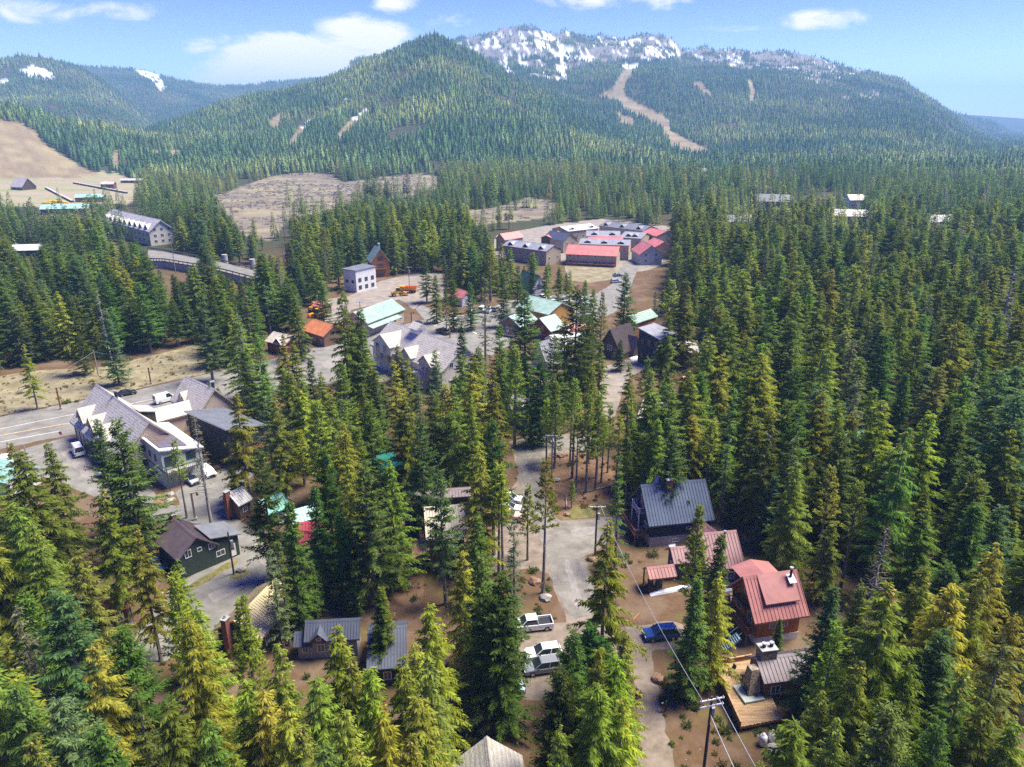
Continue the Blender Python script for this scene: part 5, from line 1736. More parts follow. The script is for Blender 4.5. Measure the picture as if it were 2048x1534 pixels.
# ---- far buildings
h = gable('apartment_block', 'long grey apartment lodge with a row of roof fins', (222, 417), (325, 441), 14, (203, 440), (293, 462), 8, WALL['cream'], ROOF['lilac'], ribs=0, og=0.8, th=0.5, lm='apartment lodge', cat='apartments')
for i in range(9):
    x = -h.wl + 6 + (2 * h.wl - 12) * i / 8
    h.dormer(x, 5.0, h.hw * 0.8, 9.3, 11.6, WALL['dbrown'], ROOF['lilac'])
rows(h, 'n', 12, [1.5, 4.6], 2.6, 1.8, 3)
rows(h, 'r', 3, [1.5, 4.6, 8], 1.6, 1.6, 3)
far = [('white metal roofed cabin in the wood across the road', 52, 512, 8, 15, 9, 3, 5.5, 'dbrown', 'white'), ('dark timber ski lodge at the foot of the grass slope', 40, 380, -25, 20, 16, 3, 12, 'dbrown', 'beige'),
       ('long turquoise roofed day lodge below the ski slope', 128, 428, 14, 34, 12, 4, 7, 'wood', 'aqua'), ('brown ticket hall with an aqua roof below the ski slope', 178, 404, 10, 24, 10, 4, 6.5, 'brown', 'aqua'),
       ('small grey blue roofed house near the ski lodge', 120, 470, -15, 12, 9, 3, 5.5, 'dbrown', 'slate'), ('red lift shed at the edge of the wood', 215, 378, 5, 14, 9, 5, 7.5, 'red', 'beige'), ('long red lift building beside the meadow', 265, 366, 3, 28, 8, 3, 5, 'red', 'beige'),
       ('far grey condominium standing in the forest', 1548, 424, -20, 30, 16, 8, 13, 'dbrown', 'dgrey'), ('far condominium with cream gable roofs', 1700, 447, -15, 32, 14, 5, 9, 'wood', 'beige'), ('far pair of pale gabled houses in the forest', 1478, 460, -10, 24, 12, 5, 9, 'cream', 'dgrey'),
       ('far white house beside a bare clearing', 1712, 415, 5, 14, 12, 6, 10, 'white', 'tan'), ('far white houses on the forest edge', 1882, 456, 8, 26, 12, 4, 8, 'cream', 'grey'), ('far small house with a pale pink roof', 1526, 388, -10, 16, 12, 4, 8, 'cream', 'coral'), ('far white tower house on the valley floor', 1405, 358, 0, 10, 9, 9, 13, 'white', 'grey'),
       ('white cottage with a pink roof among roadside trees', 925, 612, -50, 7, 6, 3.4, 5.6, 'white', 'coral'), ('far house with a red roof between firs', 1408, 470, 10, 12, 9, 3, 6, 'brown', 'coral'), ('far grey roofed house between tall firs', 1605, 478, -8, 12, 9, 4, 7, 'white', 'grey')]
for (lab, px, py, ang, L, W, ze, zr, wl_, rf_) in far:
    g = P(px, py)
    h = gable_d('lodge' if 'lodge' in lab else 'house', lab, g.x, g.y + W * 0.4, R_(ang), L, W, ze, zr, WALL[wl_], ROOF[rf_], ribs=0, og=0.6, lm=lab.split(' at ')[0].split(' in ')[0].split(' below')[0], cat='house')
    rows(h, 'n', max(2, int(L / 6)), [1.2] if ze < 6 else [1.2, 4.4], 1.6, 1.3, 2)
    h.root.location.z = float(height(np.array(g.x), np.array(g.y)))
# elevated road with its wall and pillars
zr_ = 3.6
edge_n = [(296, 521), (330, 522), (385, 531), (440, 541), (520, 562)]
edge_f = [(296, 499), (330, 503), (385, 514), (440, 523), (520, 543)]
vi = empty('viaduct', P(400, 545))
tag(vi, 'raised concrete road on a retaining wall beyond the wood', 'bridge')
o_ = P(400, 545)
dn, df = [P(x, y, zr_) - o_ for x, y in edge_n], [P(x, y, zr_) - o_ for x, y in edge_f]
mb = MB()
n_e = len(dn)
mb.add(dn + df + [p - Vector((0, 0, 0.5)) for p in dn] + [p - Vector((0, 0, 0.5)) for p in df], [(i, i + 1, n_e + i + 1, n_e + i) for i in range(n_e - 1)] + [(2 * n_e + i, 3 * n_e + i, 3 * n_e + i + 1, 2 * n_e + i + 1) for i in range(n_e - 1)] + [(i, 2 * n_e + i, 2 * n_e + i + 1, i + 1) for i in range(n_e - 1)] + [(n_e + i, n_e + i + 1, 3 * n_e + i + 1, 3 * n_e + i) for i in range(n_e - 1)])
mb.build('road_deck', M_ASPHALT, vi)
mb = MB()
mb.add(dn + [Vector((p.x, p.y, -0.3)) for p in dn], [(i, n_e + i, n_e + i + 1, i + 1) for i in range(n_e - 1)])
mb.build('retaining_wall', CONCRETE, vi)
for side in (dn, df):
    mb = MB()
    for a_, b_ in zip(side[:-1], side[1:]):
        mb.bar(a_ + Vector((0, 0, 1.0)), b_ + Vector((0, 0, 1.0)), 0.25, 0.5)
        for k in range(6):
            p = a_.lerp(b_, k / 6)
            mb.bar(p, p + Vector((0, 0, 1.2)), 0.25)
    tag(mb.build('guard_rail', mat('guard_steel', (0.12, 0.12, 0.12), 0.6, 0.1), vi), kind='stuff')
for (px, py) in ((452, 535), (507, 545)):
    g = P(px, py)
    t_ = MB().tube([(0, 0, -0.3), (0, 0, 6.2)], 1.3, 16).build('silo', CONCRETE)
    t_.location = g
    tag(t_, 'round concrete silo beside the raised road', 'silo', 'silos beside the raised road')
for i in range(9):
    f_ = i / 8
    for k in (1.5,):
        g = P(300 + 230 * f_, 500 + 55 * f_)
        FOOTPRINTS.append((g.x, g.y, 8))
# covered conveyor lanes below the ski slope
for (a, b, lab) in (((92, 377), (146, 405), 'long brown covered conveyor lane on the lawn below the ski slope'), ((148, 367), (254, 387), 'second brown covered conveyor lane running across the ski lawn')):
    A, B = P(*a), P(*b)
    lane = empty('conveyor_lane', A)
    MB().bar(Vector((0, 0, 0.8)), B - A + Vector((0, 0, 0.8)), 1.8, 1.6).build('cover', WALL['dbrown'], lane)
    MB().bar(Vector((0, 0, 1.7)), B - A + Vector((0, 0, 1.7)), 2.4, 0.2).build('roof', ROOF['beige'], lane)
    tag(lane, lab, 'conveyor')
for (px, py, L_, lab) in ((96, 409, 12, 'short yellow tarpaulin row'), (112, 406, 24, 'long yellow tarpaulin row')):
    g = P(px, py)
    o_t = MB().tube([(-L_ / 2, 0, 0.4), (-L_ / 4, 0.3, 0.8), (L_ / 4, 0, 0.8), (L_ / 2, 0.4, 0.4)], [0.5, 1.6, 1.6, 0.5], 8).build('tarpaulin', mat('yellow_tarp', (0.75, 0.45, 0.03), 0.6, 0.1))
    o_t.location = g
    o_t.rotation_euler.z = -0.15
    tag(o_t, lab + ' beside the turquoise roofed day lodge', 'tarpaulin')
g = P(121, 426)
dm = bmesh.new()
bmesh.ops.create_uvsphere(dm, u_segments=16, v_segments=8, radius=5.0)
bmesh.ops.delete(dm, geom=[v for v in dm.verts if v.co.z < -0.4], context='VERTS')
me = bpy.data.meshes.new('dome_tent')
dm.to_mesh(me)
dm.free()
me.materials.append(WHITE)
o = link('dome_tent', me)
o.location = g
tag(o, 'white dome tent next to the turquoise roofed day lodge', 'tent')

# ------------------------------------------------------------------ vehicles
TYRE = mat('tyre_rubber', (0.02, 0.02, 0.02), 0.9, 0.0)
RIM = mat('alloy_rim', (0.45, 0.45, 0.46), 0.35, 0.0, metal=0.7)
CARGLASS = mat('car_glass', (0.02, 0.028, 0.035), 0.05, 0.0, spec=0.9)
LAMPW = mat('headlamp', (0.7, 0.7, 0.68), 0.2, 0.0)
LAMPR = mat('tail_lamp', (0.35, 0.02, 0.02), 0.3, 0.0)
TRIM = mat('black_trim', (0.025, 0.025, 0.027), 0.6, 0.0)


def paint(name, c):
    return mat('paint_' + name, c, 0.3, 0.0, coat=0.6, spec=0.5)


def bevelled(mb, name, m, parent, w=0.06, seg=2):
    o = mb.build(name, m, parent)
    bm = bmesh.new()
    bm.from_mesh(o.data)
    bmesh.ops.bevel(bm, geom=list(bm.edges), offset=w, segments=seg, affect='EDGES', clamp_overlap=True)
    bm.to_mesh(o.data)
    bm.free()
    return o


def frustum(x0, x1, y, z0, tx0, tx1, ty, z1):
    return MB().add([(x0, -y, z0), (x1, -y, z0), (x1, y, z0), (x0, y, z0), (tx0, -ty, z1), (tx1, -ty, z1), (tx1, ty, z1), (tx0, ty, z1)],
                    [(0, 3, 2, 1), (4, 5, 6, 7), (0, 1, 5, 4), (1, 2, 6, 5), (2, 3, 7, 6), (3, 0, 4, 7)])


def vehicle(kind, rear, front, colour, label, name=None, cat=None, group=None):
    A, B = P(*rear), P(*front)
    d = (B - A).normalized()
    c = (A + B) / 2
    L, W, Hh = {'suv': (4.7, 1.9, 1.72), 'car': (4.4, 1.8, 1.45), 'pickup': (5.8, 2.0, 1.9), 'van': (5.2, 1.95, 2.35)}[kind]
    root = empty(name or {'suv': 'parked_suv', 'car': 'parked_car', 'pickup': 'pickup_truck', 'van': 'van'}[kind], (c.x, c.y, 0.014), math.atan2(d.y, d.x))
    tag(root, label, cat or {'suv': 'car', 'car': 'car', 'pickup': 'truck', 'van': 'van'}[kind], group)
    m = paint(colour, {'white': (0.78, 0.78, 0.77), 'black': (0.012, 0.012, 0.014), 'blue': (0.02, 0.075, 0.22), 'silver': (0.42, 0.44, 0.46), 'teal': (0.03, 0.10, 0.14), 'tan': (0.50, 0.40, 0.28), 'red': (0.45, 0.03, 0.03), 'grey': (0.2, 0.21, 0.22), 'orange': (0.75, 0.27, 0.03), 'yellow': (0.72, 0.42, 0.03), 'paleblue': (0.45, 0.6, 0.68)}[colour])
    l, w = L / 2, W / 2
    zb = 0.32
    if kind == 'pickup':
        belt, hood = 1.12, 1.15
        prof = [(-l, zb), (l, zb), (l, 0.95), (l - 0.12, hood), (l - 1.35, hood + 0.04), (-l + 2.05, hood + 0.02), (-l + 2.05, 0.75), (-l, 0.75)]
        body = bevelled(MB().prism([(x, -w, z) for x, z in prof], (0, W, 0)), 'body', m, root, 0.05)
        for sg in (-1, 1):
            bevelled(MB().box(-l, -l + 2.06, sg * w - (0.12 if sg > 0 else 0), sg * w + (0.12 if sg < 0 else 0), 0.74, 1.17), 'bed_side', m, root, 0.03, 1)
        bevelled(MB().box(-l, -l + 0.1, -w + 0.12, w - 0.12, 0.74, 1.15), 'tailgate', m, root, 0.02, 1)
        MB().box(-l + 0.1, -l + 2.05, -w + 0.12, w - 0.12, 0.751, 0.775).build('bed_liner', TRIM, root)
        cab = (-l + 2.08, l - 1.35, -l + 2.2, l - 2.15)
    elif kind == 'van':
        prof = [(-l, zb), (l, zb), (l, 0.95), (l - 0.25, 1.12), (l - 0.9, 1.25), (-l, 1.25)]
        body = bevelled(MB().prism([(x, -w, z) for x, z in prof], (0, W, 0)), 'body', m, root, 0.06)
        belt = 1.24
        cab = (-l + 0.02, l - 0.85, -l + 0.1, l - 1.75)
    else:
        prof = [(-l, zb + 0.05), (-l + 0.1, zb), (l - 0.1, zb), (l, zb + 0.1), (l, 0.72), (l - 0.15, 0.92), (l - 1.25, 1.0), (-l + 0.25, 1.02), (-l, 0.9)]
        if kind == 'car':
            prof = [(x, z * 0.92) for x, z in prof]
        belt = 1.0 if kind == 'suv' else 0.91
        body = bevelled(MB().prism([(x, -w, z) for x, z in prof], (0, W, 0)), 'body', m, root, 0.13, 3)
        cab = (-l + 0.15, l - 1.2, -l + 0.55, l - 2.1) if kind == 'suv' else (-l + 0.55, l - 1.2, -l + 1.2, l - 2.2)
    gl = bevelled(frustum(cab[0], cab[1], w - 0.07, belt, cab[2], cab[3], w - 0.27, Hh - 0.06), 'windows', CARGLASS, root, 0.04, 1)
    tag(gl, 'dark glazing all round the cabin')
    bevelled(frustum(cab[2] - 0.06, cab[3] + 0.05, w - 0.245, Hh - 0.075, cab[2] + 0.05, cab[3] - 0.1, w - 0.33, Hh), 'roof_panel', m, root, 0.03, 1)
    # pillars in body colour
    xs = (0.0, 1.0) if kind == 'pickup' else (0.0, 0.45, 1.0)
    for sg in (-1, 1):
        for f in xs:
            a = Vector((cab[0] + (cab[1] - cab[0]) * f, sg * (w - 0.06), belt))
            b = Vector((cab[2] + (cab[3] - cab[2]) * f, sg * (w - 0.26), Hh - 0.06))
            MB().bar(a, b, 0.1 if kind != 'van' else 0.14, 0.06, up=(0, 1, 0)).build('pillar', m, root)
    if kind == 'van':      # blank cargo sides
        for sg in (-1, 1):
            MB().add([(cab[0] + 0.1, sg * (w - 0.055), belt), (cab[0] + 2.6, sg * (w - 0.055), belt), (cab[0] + 2.6, sg * (w - 0.255), Hh - 0.08), (cab[0] + 0.15, sg * (w - 0.255), Hh - 0.08)], [(0, 1, 2, 3)]).build('side_panel', m, root)
    for x in (-l + 0.95, l - 0.95):
        for sg in (-1, 1):
            r = 0.37 if kind != 'car' else 0.33
            y0 = sg * (w - 0.20)
            y1 = sg * (w + 0.02)
            wh = MB().tube([(x, y0, r), (x, y1, r)], r, 14).build('wheel', TYRE, root)
            MB().tube([(x, y1 - sg * 0.01, r), (x, y1 + sg * 0.015, r)], r * 0.6, 10).build('rim', RIM, wh)
    zl = 0.72 if kind != 'pickup' else 0.9
    for sg in (-1, 1):
        MB().box(l - 0.06, l + 0.015, sg * (w - 0.32) - 0.2, sg * (w - 0.32) + 0.2, zl - 0.09, zl + 0.07).build('headlight', LAMPW, root)
        MB().box(-l - 0.015, -l + 0.05, sg * (w - 0.16) - 0.1, sg * (w - 0.16) + 0.1, zl - 0.05, zl + 0.25).build('tail_light', LAMPR, root)
        MB().box(cab[1] - 0.55, cab[1] - 0.35, sg * (w + 0.1) - 0.12, sg * (w + 0.1) + 0.12, belt + 0.02, belt + 0.18).build('mirror', TRIM, root)
    MB().box(l - 0.05, l + 0.02, -0.55, 0.55, zl - 0.2, zl + 0.06).build('grille', TRIM, root)
    MB().box(l - 0.1, l + 0.04, -w + 0.08, w - 0.08, 0.36, 0.52).build('bumper', TRIM, root)
    MB().box(-l - 0.04, -l + 0.1, -w + 0.08, w - 0.08, 0.36, 0.52).build('bumper', TRIM, root)
    FOOTPRINTS.append((c.x, c.y, 3.5))
    LANDMARKS.append((label.split(' parked')[0].split(' beside')[0].split(' standing')[0], c.x, c.y, 2.0))
    return root


for a in [
    ('pickup', (1103, 1252), (1022, 1261), 'white', 'white crew cab pickup parked on bare soil beside the lane'),
    ('suv', (1118, 1309), (1056, 1317), 'white', 'white sport utility car parked below the white pickup'),
    ('suv', (1112, 1337), (1056, 1345), 'grey', 'dark grey sport utility car parked close beside a white one'),
    ('car', (1040, 1384), (985, 1391), 'paleblue', 'pale blue car parked under the firs'),
    ('suv', (1352, 1271), (1290, 1277), 'blue', 'shiny dark blue sport utility car parked by the chalet drive'),
    ('suv', (1000, 1001), (1036, 1005), 'white', 'white hatchback parked first in the row below the turning circle'),
    ('car', (1000, 1019), (1037, 1023), 'white', 'white car parked in the middle of the row by the tan roofed house'),
    ('pickup', (990, 1036), (1034, 1040), 'tan', 'tan pickup parked last in the row by the tan roofed house'),
    ('van', (166, 922), (148, 893), 'white', 'white panel van standing on the side road by the lodge'),
    ('pickup', (246, 965), (203, 950), 'silver', 'silver pickup parked in front of the pale green building'),
    ('car', (371, 954), (397, 974), 'silver', 'silver hatchback parked at the pale green building'),
    ('suv', (403, 938), (429, 960), 'white', 'white sport utility car parked at the pale green building'),
    ('car', (303, 1121), (328, 1150), 'teal', 'dark teal car parked at the gable of the dark green house'),
    ('suv', (938, 633), (952, 625), 'silver', 'silver sport utility car parked at the roadside above the crossing'),
    ('van', (958, 628), (974, 619), 'white', 'white van parked in the roadside row above the crossing'),
    ('pickup', (970, 630), (986, 618), 'white', 'white pickup parked in the roadside row above the crossing'),
    ('suv', (984, 627), (998, 617), 'grey', 'grey sport utility car parked last in the roadside row'),
    ('suv', (829, 649), (851, 657), 'black', 'black sport utility car on the road behind the big pale lodge'),
    ('pickup', (901, 672), (872, 662), 'black', 'black pickup parked behind the big pale lodge'),
    ('car', (244, 792), (264, 788), 'black', 'black car parked on the main road past the dormered lodge'),
    ('van', (322, 806), (341, 801), 'white', 'white van parked between the two lodge gables'),
    ('car', (1228, 553), (1242, 552), 'blue', 'bright blue car parked on the court road'),
    ('suv', (1224, 566), (1240, 565), 'silver', 'silver sport utility car parked on the court road'),
    ('car', (1262, 502), (1270, 500), 'blue', 'blue car parked among the townhouses'),
    ('car', (1271, 502), (1279, 500), 'red', 'red car parked among the townhouses'),
    ('suv', (1082, 596), (1093, 601), 'white', 'white sport utility car parked at the half timbered chalet'),
    ('car', (1096, 599), (1107, 604), 'white', 'white car parked next to the half timbered chalet'),
    ('van', (1128, 612), (1152, 616), 'white', 'long white van parked behind the honey coloured building'),
    ('van', (1150, 606), (1172, 611), 'white', 'white van parked at the edge of the town road'),
    ('pickup', (1166, 618), (1188, 614), 'white', 'white pickup parked beside the long white van'),
    ('van', (2, 942), (22, 922), 'white', 'white van parked by the aqua roofed roadside cabin'),
    ('car', (0, 958), (14, 950), 'red', 'red car parked by the aqua roofed roadside cabin'),
    ('car', (70, 440), (78, 436), 'white', 'white car parked near the dome tent'),
    ('van', (102, 438), (112, 435), 'white', 'white van parked near the dome tent'),
    ('suv', (132, 440), (142, 437), 'blue', 'blue sport utility car parked near the dome tent'),
    ('car', (600, 700), (618, 706), 'black', 'black car parked at the orange roofed building'),
]:
    vehicle(*a)

# ---- works machines
def machine(px, py, ang, kind, label):
    g = P(px, py)
    root = empty('dump_truck' if kind == 'truck' else 'wheel_loader', (g.x, g.y, 0.02), R_(ang))
    tag(root, label, 'truck' if kind == 'truck' else 'loader')
    y, o = paint('yellow', (0.72, 0.42, 0.03)), paint('orange', (0.75, 0.27, 0.03))
    if kind == 'truck':
        bevelled(MB().box(1.6, 3.8, -1.2, 1.2, 0.7, 2.6), 'cab', y, root, 0.12)
        MB().box(2.9, 3.82, -1.05, 1.05, 1.75, 2.45).build('windscreen', CARGLASS, root)
        MB().add([(-3.6, -1.25, 1.2), (1.4, -1.25, 1.2), (1.4, 1.25, 1.2), (-3.6, 1.25, 1.2), (-3.9, -1.4, 2.5), (1.5, -1.4, 2.5), (1.5, 1.4, 2.5), (-3.9, 1.4, 2.5)], [(0, 3, 2, 1), (0, 1, 5, 4), (1, 2, 6, 5), (2, 3, 7, 6), (3, 0, 4, 7)]).build('tipper_body', o, root)
        MB().box(-3.4, 3.4, -0.5, 0.5, 0.6, 0.95).build('chassis', TRIM, root)
        axles, r = (-2.6, -1.3, 2.7), 0.52
    else:
        bevelled(MB().box(-2.9, 0.2, -0.9, 0.9, 0.9, 2.0), 'engine_housing', y, root, 0.15)
        MB().box(-0.9, 0.5, -0.75, 0.75, 2.0, 3.3).build('cab', CARGLASS, root)
        MB().box(-1.0, 0.6, -0.85, 0.85, 3.3, 3.42).build('cab_roof', y, root)
        for sg in (-1, 1):
            MB().bar((0.4, sg * 0.5, 1.5), (2.6, sg * 0.5, 0.9), 0.2, 0.35).build('lift_arm', y, root)
        MB().add([(2.5, -1.3, 0.3), (3.6, -1.3, 0.15), (3.2, -1.3, 1.4), (2.5, -1.3, 1.3), (2.5, 1.3, 0.3), (3.6, 1.3, 0.15), (3.2, 1.3, 1.4), (2.5, 1.3, 1.3)], [(0, 1, 2, 3), (7, 6, 5, 4), (0, 4, 5, 1), (2, 6, 7, 3), (3, 7, 4, 0)]).build('bucket', o, root)
        axles, r = (-2.0, 1.1), 0.75
    for x in axles:
        for sg in (-1, 1):
            wh = MB().tube([(x, sg * 0.75, r), (x, sg * 1.2, r)], r, 14).build('wheel', TYRE, root)
            MB().tube([(x, sg * 1.19, r), (x, sg * 1.23, r)], r * 0.5, 10).build('rim', y, wh)
    FOOTPRINTS.append((g.x, g.y, 5))
    LANDMARKS.append((label.split(' on')[0].split(' stand')[0], g.x, g.y, 3))


machine(816, 585, 170, 'truck', 'yellow dump truck with an orange tipper on the dirt lot')
machine(797, 592, 20, 'loader', 'yellow wheel loader standing beside the dump truck')
machine(636, 636, 160, 'loader', 'yellow wheel loader standing behind the orange roofed building')
machine(632, 622, 60, 'loader', 'second yellow loader with raised arms at the back of the dirt lot')

# ------------------------------------------------------------------ poles, lamps, signs
POLEW = mat('creosoted_pole', (0.075, 0.05, 0.04), 0.9, 0.3, 1.5, streak=(3, 3, 0.4))
POLEL = mat('pale_pole', (0.30, 0.25, 0.20), 0.9, 0.3, 1.5, streak=(3, 3, 0.4))
ARMW = mat('bleached_crossarm', (0.62, 0.60, 0.57), 0.8, 0.1)
PORC = mat('grey_porcelain', (0.45, 0.47, 0.5), 0.3, 0.0)
POLES = {}


def pole(key, top, base, label, arms=1, m=None, ang=0.0, extras=True, armw=2.6):
    g = P(*base)
    r = ray(*top)
    Hh = min(max(CAMZ + r[2] / r[1] * g.y, 4.0), 22.0)
    root = empty('utility_pole', (g.x, g.y, 0), R_(ang))
    tag(root, label, 'pole', 'utility poles along the lanes')
    MB().tube([(0, 0, -0.3), (0, 0, Hh)], [0.17, 0.11], 8).build('post', m or POLEW, root)
    for k in range(arms):
        z = Hh - 0.3 - 0.75 * k
        ca = MB().box(-armw / 2, armw / 2, -0.17, -0.05, z - 0.08, z + 0.08).build('crossarm', ARMW, root)
        for x in (-armw * 0.45, -armw * 0.18, armw * 0.18, armw * 0.45):
            MB().tube([(x, -0.11, z + 0.08), (x, -0.11, z + 0.28)], [0.05, 0.035], 6).build('insulator', PORC, ca)
    if extras:
        MB().tube([(0.32, 0.1, Hh - 2.6), (0.32, 0.1, Hh - 1.5)], 0.22, 10).build('transformer', STEEL, root)
        MB().tube([(0.13, -0.1, 0.0), (0.11, -0.1, Hh * 0.7)], 0.045, 6).build('conduit', STEEL, root)
    FOOTPRINTS.append((g.x, g.y, 2.0))
    POLES[key] = (g, Hh, R_(ang))
    return root


pole('a', (1427, 1393), (1404, 1566), 'dark utility pole with two white crossarms next to the timber deck', 2, ang=14)
pole('b', (1103, 868), (1103, 966), 'utility pole with one white crossarm at the turning circle', 1, POLEL)
pole('c', (1197, 1010), (1190, 1110), 'utility pole with a white transformer near the drive of the blue roofed house', 1)
pole('d', (461, 1064), (468, 1148), 'brown utility pole on the small grass island', 0, extras=True)
pole('e', (46, 890), (61, 945), 'bare pole at the mouth of the side road', 0, POLEL, extras=False)
pole('f', (346, 470), (352, 548), 'tall pale utility pole at the raised road', 1, POLEL, extras=False)
pole('g', (132, 484), (141, 535), 'pale utility pole in the wood across the road', 0, POLEL, extras=False)
pole('h', (559, 447), (567, 524), 'tall reddish utility pole beyond the raised road', 2, POLEL, extras=False)
pole('i', (567, 447), (574, 524), 'grey utility pole standing close to a tall reddish one', 1, extras=False)
pole('j', (190, 700), (197, 752), 'leaning grey pole on the grass verge', 0, POLEL, extras=False)
pole('k', (649, 566), (651, 590), 'white topped utility pole at the dirt lot', 0, POLEL, extras=True)
pole('l', (817, 533), (819, 575), 'utility pole behind the dump truck', 1, POLEL, extras=True)
pole('m', (716, 603), (722, 642), 'utility pole beside the green roofed shop', 1, POLEL, extras=False)


def wire(a, b, label, sag=0.8, r=0.022, off=0.0):
    n = 14
    pts = []
    for i in range(n + 1):
        t = i / n
        p = a.lerp(b, t)
        p.z -= sag * 4 * t * (1 - t)
        pts.append(p)
    o = MB().tube([p - a for p in pts], r, 5, False).build('power_line', TRIM if r < 0.03 else STEEL)
    o.location = a
    tag(o, label, 'cable')


def ptop(k, dx=0.0, dz=0.0):
    g, hh, an = POLES[k]
    return g + Vector((dx * math.cos(an), dx * math.sin(an), hh + dz))


wire(ptop('c', 0.4, -0.1), ptop('b', 0.3, -0.1), 'upper power line between the turning circle pole and the drive pole')
wire(ptop('c', -1.1, -0.1), ptop('b', -1.1, -0.1), 'outer power line between the turning circle pole and the drive pole')
wire(ptop('c', 0.5, -0.1), ptop('a', -1.1, -0.1), 'long power line from the drive pole to the deck pole', 1.2, 0.035)
e1 = ptop('a', 0, 0) + Vector((4, -30, -1))
wire(ptop('a', 0, -2.2), e1 + Vector((0, 0, -2)), 'lower service line leaving the deck pole', 0.8, 0.04)
wire(ptop('a', 0.6, -0.1), e1 + Vector((2, 0, 0.5)), 'upper service line leaving the deck pole', 0.8, 0.03)
wire(ptop('d', 0, -0.4), P(372, 1105, 4.2), 'service line from the island pole to the dark green house', 0.4)
wire(ptop('j', 0, -0.5), P(420, 715, 7.0), 'power line above the grass verge', 1.0, 0.03)
wire(ptop('j', 0, -0.5), P(-40, 815, 7.0), 'power line above the grass verge beyond the leaning pole', 1.0, 0.03)


def lamp(top, base, label, white=False):
    g = P(*base)
    r = ray(*top)
    Hh = min(max(CAMZ + r[2] / r[1] * g.y, 3.5), 9.0)
    root = empty('street_lamp', (g.x, g.y, 0), R_(20))
    tag(root, label, 'street lamp', 'wooden street lamps in the town')
    MB().box(-0.16, 0.16, -0.16, 0.16, -0.2, Hh).build('post', POLEL if white else RAILW, root)
    MB().bar((0, 0, Hh - 0.3), (0.9, 0, Hh - 0.1), 0.08).build('arm', BLACK, root)
    MB().tube([(0.9, 0, Hh - 0.65), (0.9, 0, Hh - 0.12)], [0.22, 0.1], 8).build('lantern', BLACK, root)
    MB().box(-0.3, 0.3, -0.3, 0.3, 0, 0.5).build('stone_base', CONCRETE, root)
    FOOTPRINTS.append((g.x, g.y, 1.5))


lamp((116, 775), (122, 819), 'wooden street lamp on the verge opposite the dormered lodge')
lamp((297, 735), (302, 768), 'wooden street lamp on the verge opposite the second lodge gable')
lamp((898, 650), (900, 676), 'wooden street lamp behind the big pale lodge')
lamp((821, 624), (823, 645), 'wooden street lamp at the corner of the green roofed shop')
lamp((377, 985), (391, 1040), 'thin street lamp at the bend of the side road', True)


def sign(px, py, h, colour, label, shape='stop'):
    g = P(px, py)
    root = empty('stop_sign' if shape == 'stop' else 'street_sign', (g.x, g.y, 0), R_(-10))
    tag(root, label, 'sign')
    MB().tube([(0, 0, -0.2), (0, 0, h)], 0.045, 6).build('post', STEEL, root)
    m = mat('sign_' + colour, {'red': (0.55, 0.02, 0.03), 'teal': (0.02, 0.40, 0.55)}[colour], 0.4, 0.0)
    if shape == 'stop':
        ring = [(0.42 * math.cos(R_(22.5 + 45 * k)), -0.05, h - 0.3 + 0.42 * math.sin(R_(22.5 + 45 * k))) for k in range(8)]
        plate = MB().prism(ring, (0, 0.03, 0)).build('plate', m, root)
        cu = bpy.data.curves.new('lettering', 'FONT')
        cu.body = 'STOP'
        cu.size = 0.3
        cu.align_x = 'CENTER'
        cu.align_y = 'CENTER'
        cu.materials.append(WHITE)
        t0 = bpy.data.objects.new('lettering_outline', cu)
        C.objects.link(t0)
        dg = bpy.context.evaluated_depsgraph_get()
        tm = bpy.data.meshes.new_from_object(t0.evaluated_get(dg))
        bpy.data.objects.remove(t0)
        t = link('lettering', tm, plate)
        tag(t, kind='stuff')
        t.location = (0, -0.056, h - 0.3)
        t.rotation_euler = (math.pi / 2, 0, 0)
    else:
        MB().box(-0.5, 0.5, -0.03, 0.03, h - 0.3, h).build('plate', m, root)
        MB().box(-0.03, 0.03, -0.45, 0.45, h + 0.01, h + 0.29).build('plate', m, root)


sign(125, 884, 2.4, 'red', 'red octagonal stop sign where the side road meets the main road')
sign(1064, 873, 2.8, 'teal', 'teal street name sign at the turning circle', 'street')

# ---- gas tanks, boulders, logs, snow
for (px, py, lab) in ((1525, 1490, 'white gas tank under the corner of the timber deck'), (1543, 1484, 'white gas tank half behind the first one by the deck')):
    g = P(px, py)
    o = MB().tube([(0, 0, 0), (0, 0, 0.08), (0, 0, 0.12), (0, 0, 1.2), (0, 0, 1.38), (0, 0, 1.42), (0, 0, 1.6)], [0.3, 0.3, 0.42, 0.42, 0.25, 0.16, 0.16], 14).build('gas_tank', WHITE, None, True)
    o.location = g
    tag(o, lab, 'tank')
ROCKM = mat('grey_boulder', (0.22, 0.20, 0.18), 0.95, 0.35, 1.6, 0.6, col2=(0.42, 0.39, 0.35))
ROCKB = mat('brown_boulder', (0.20, 0.11, 0.07), 0.95, 0.35, 1.6, 0.6, col2=(0.34, 0.21, 0.14))
rk = random.Random(4)


def boulder(px, py, r, label, m=None):
    bm = bmesh.new()
    bmesh.ops.create_icosphere(bm, subdivisions=2, radius=r)
    s = rk.random() * 50
    for v in bm.verts:
        n = float(fbm(np.array(v.co.x / r * 1.4 + s), np.array(v.co.y / r * 1.4 + v.co.z / r * 2.3), 3, 3)) - 0.45
        v.co *= 1 + n * 0.8
        v.co.z *= 0.62
    me = bpy.data.meshes.new('boulder')
    bm.to_mesh(me)
    bm.free()
    me.materials.append(m or ROCKM)
    o = link('boulder', me)
    g = P(px, py)
    o.location = (g.x, g.y, r * 0.25)
    o.rotation_euler.z = rk.random() * 6
    tag(o, label, 'boulder', 'boulders along the lanes')


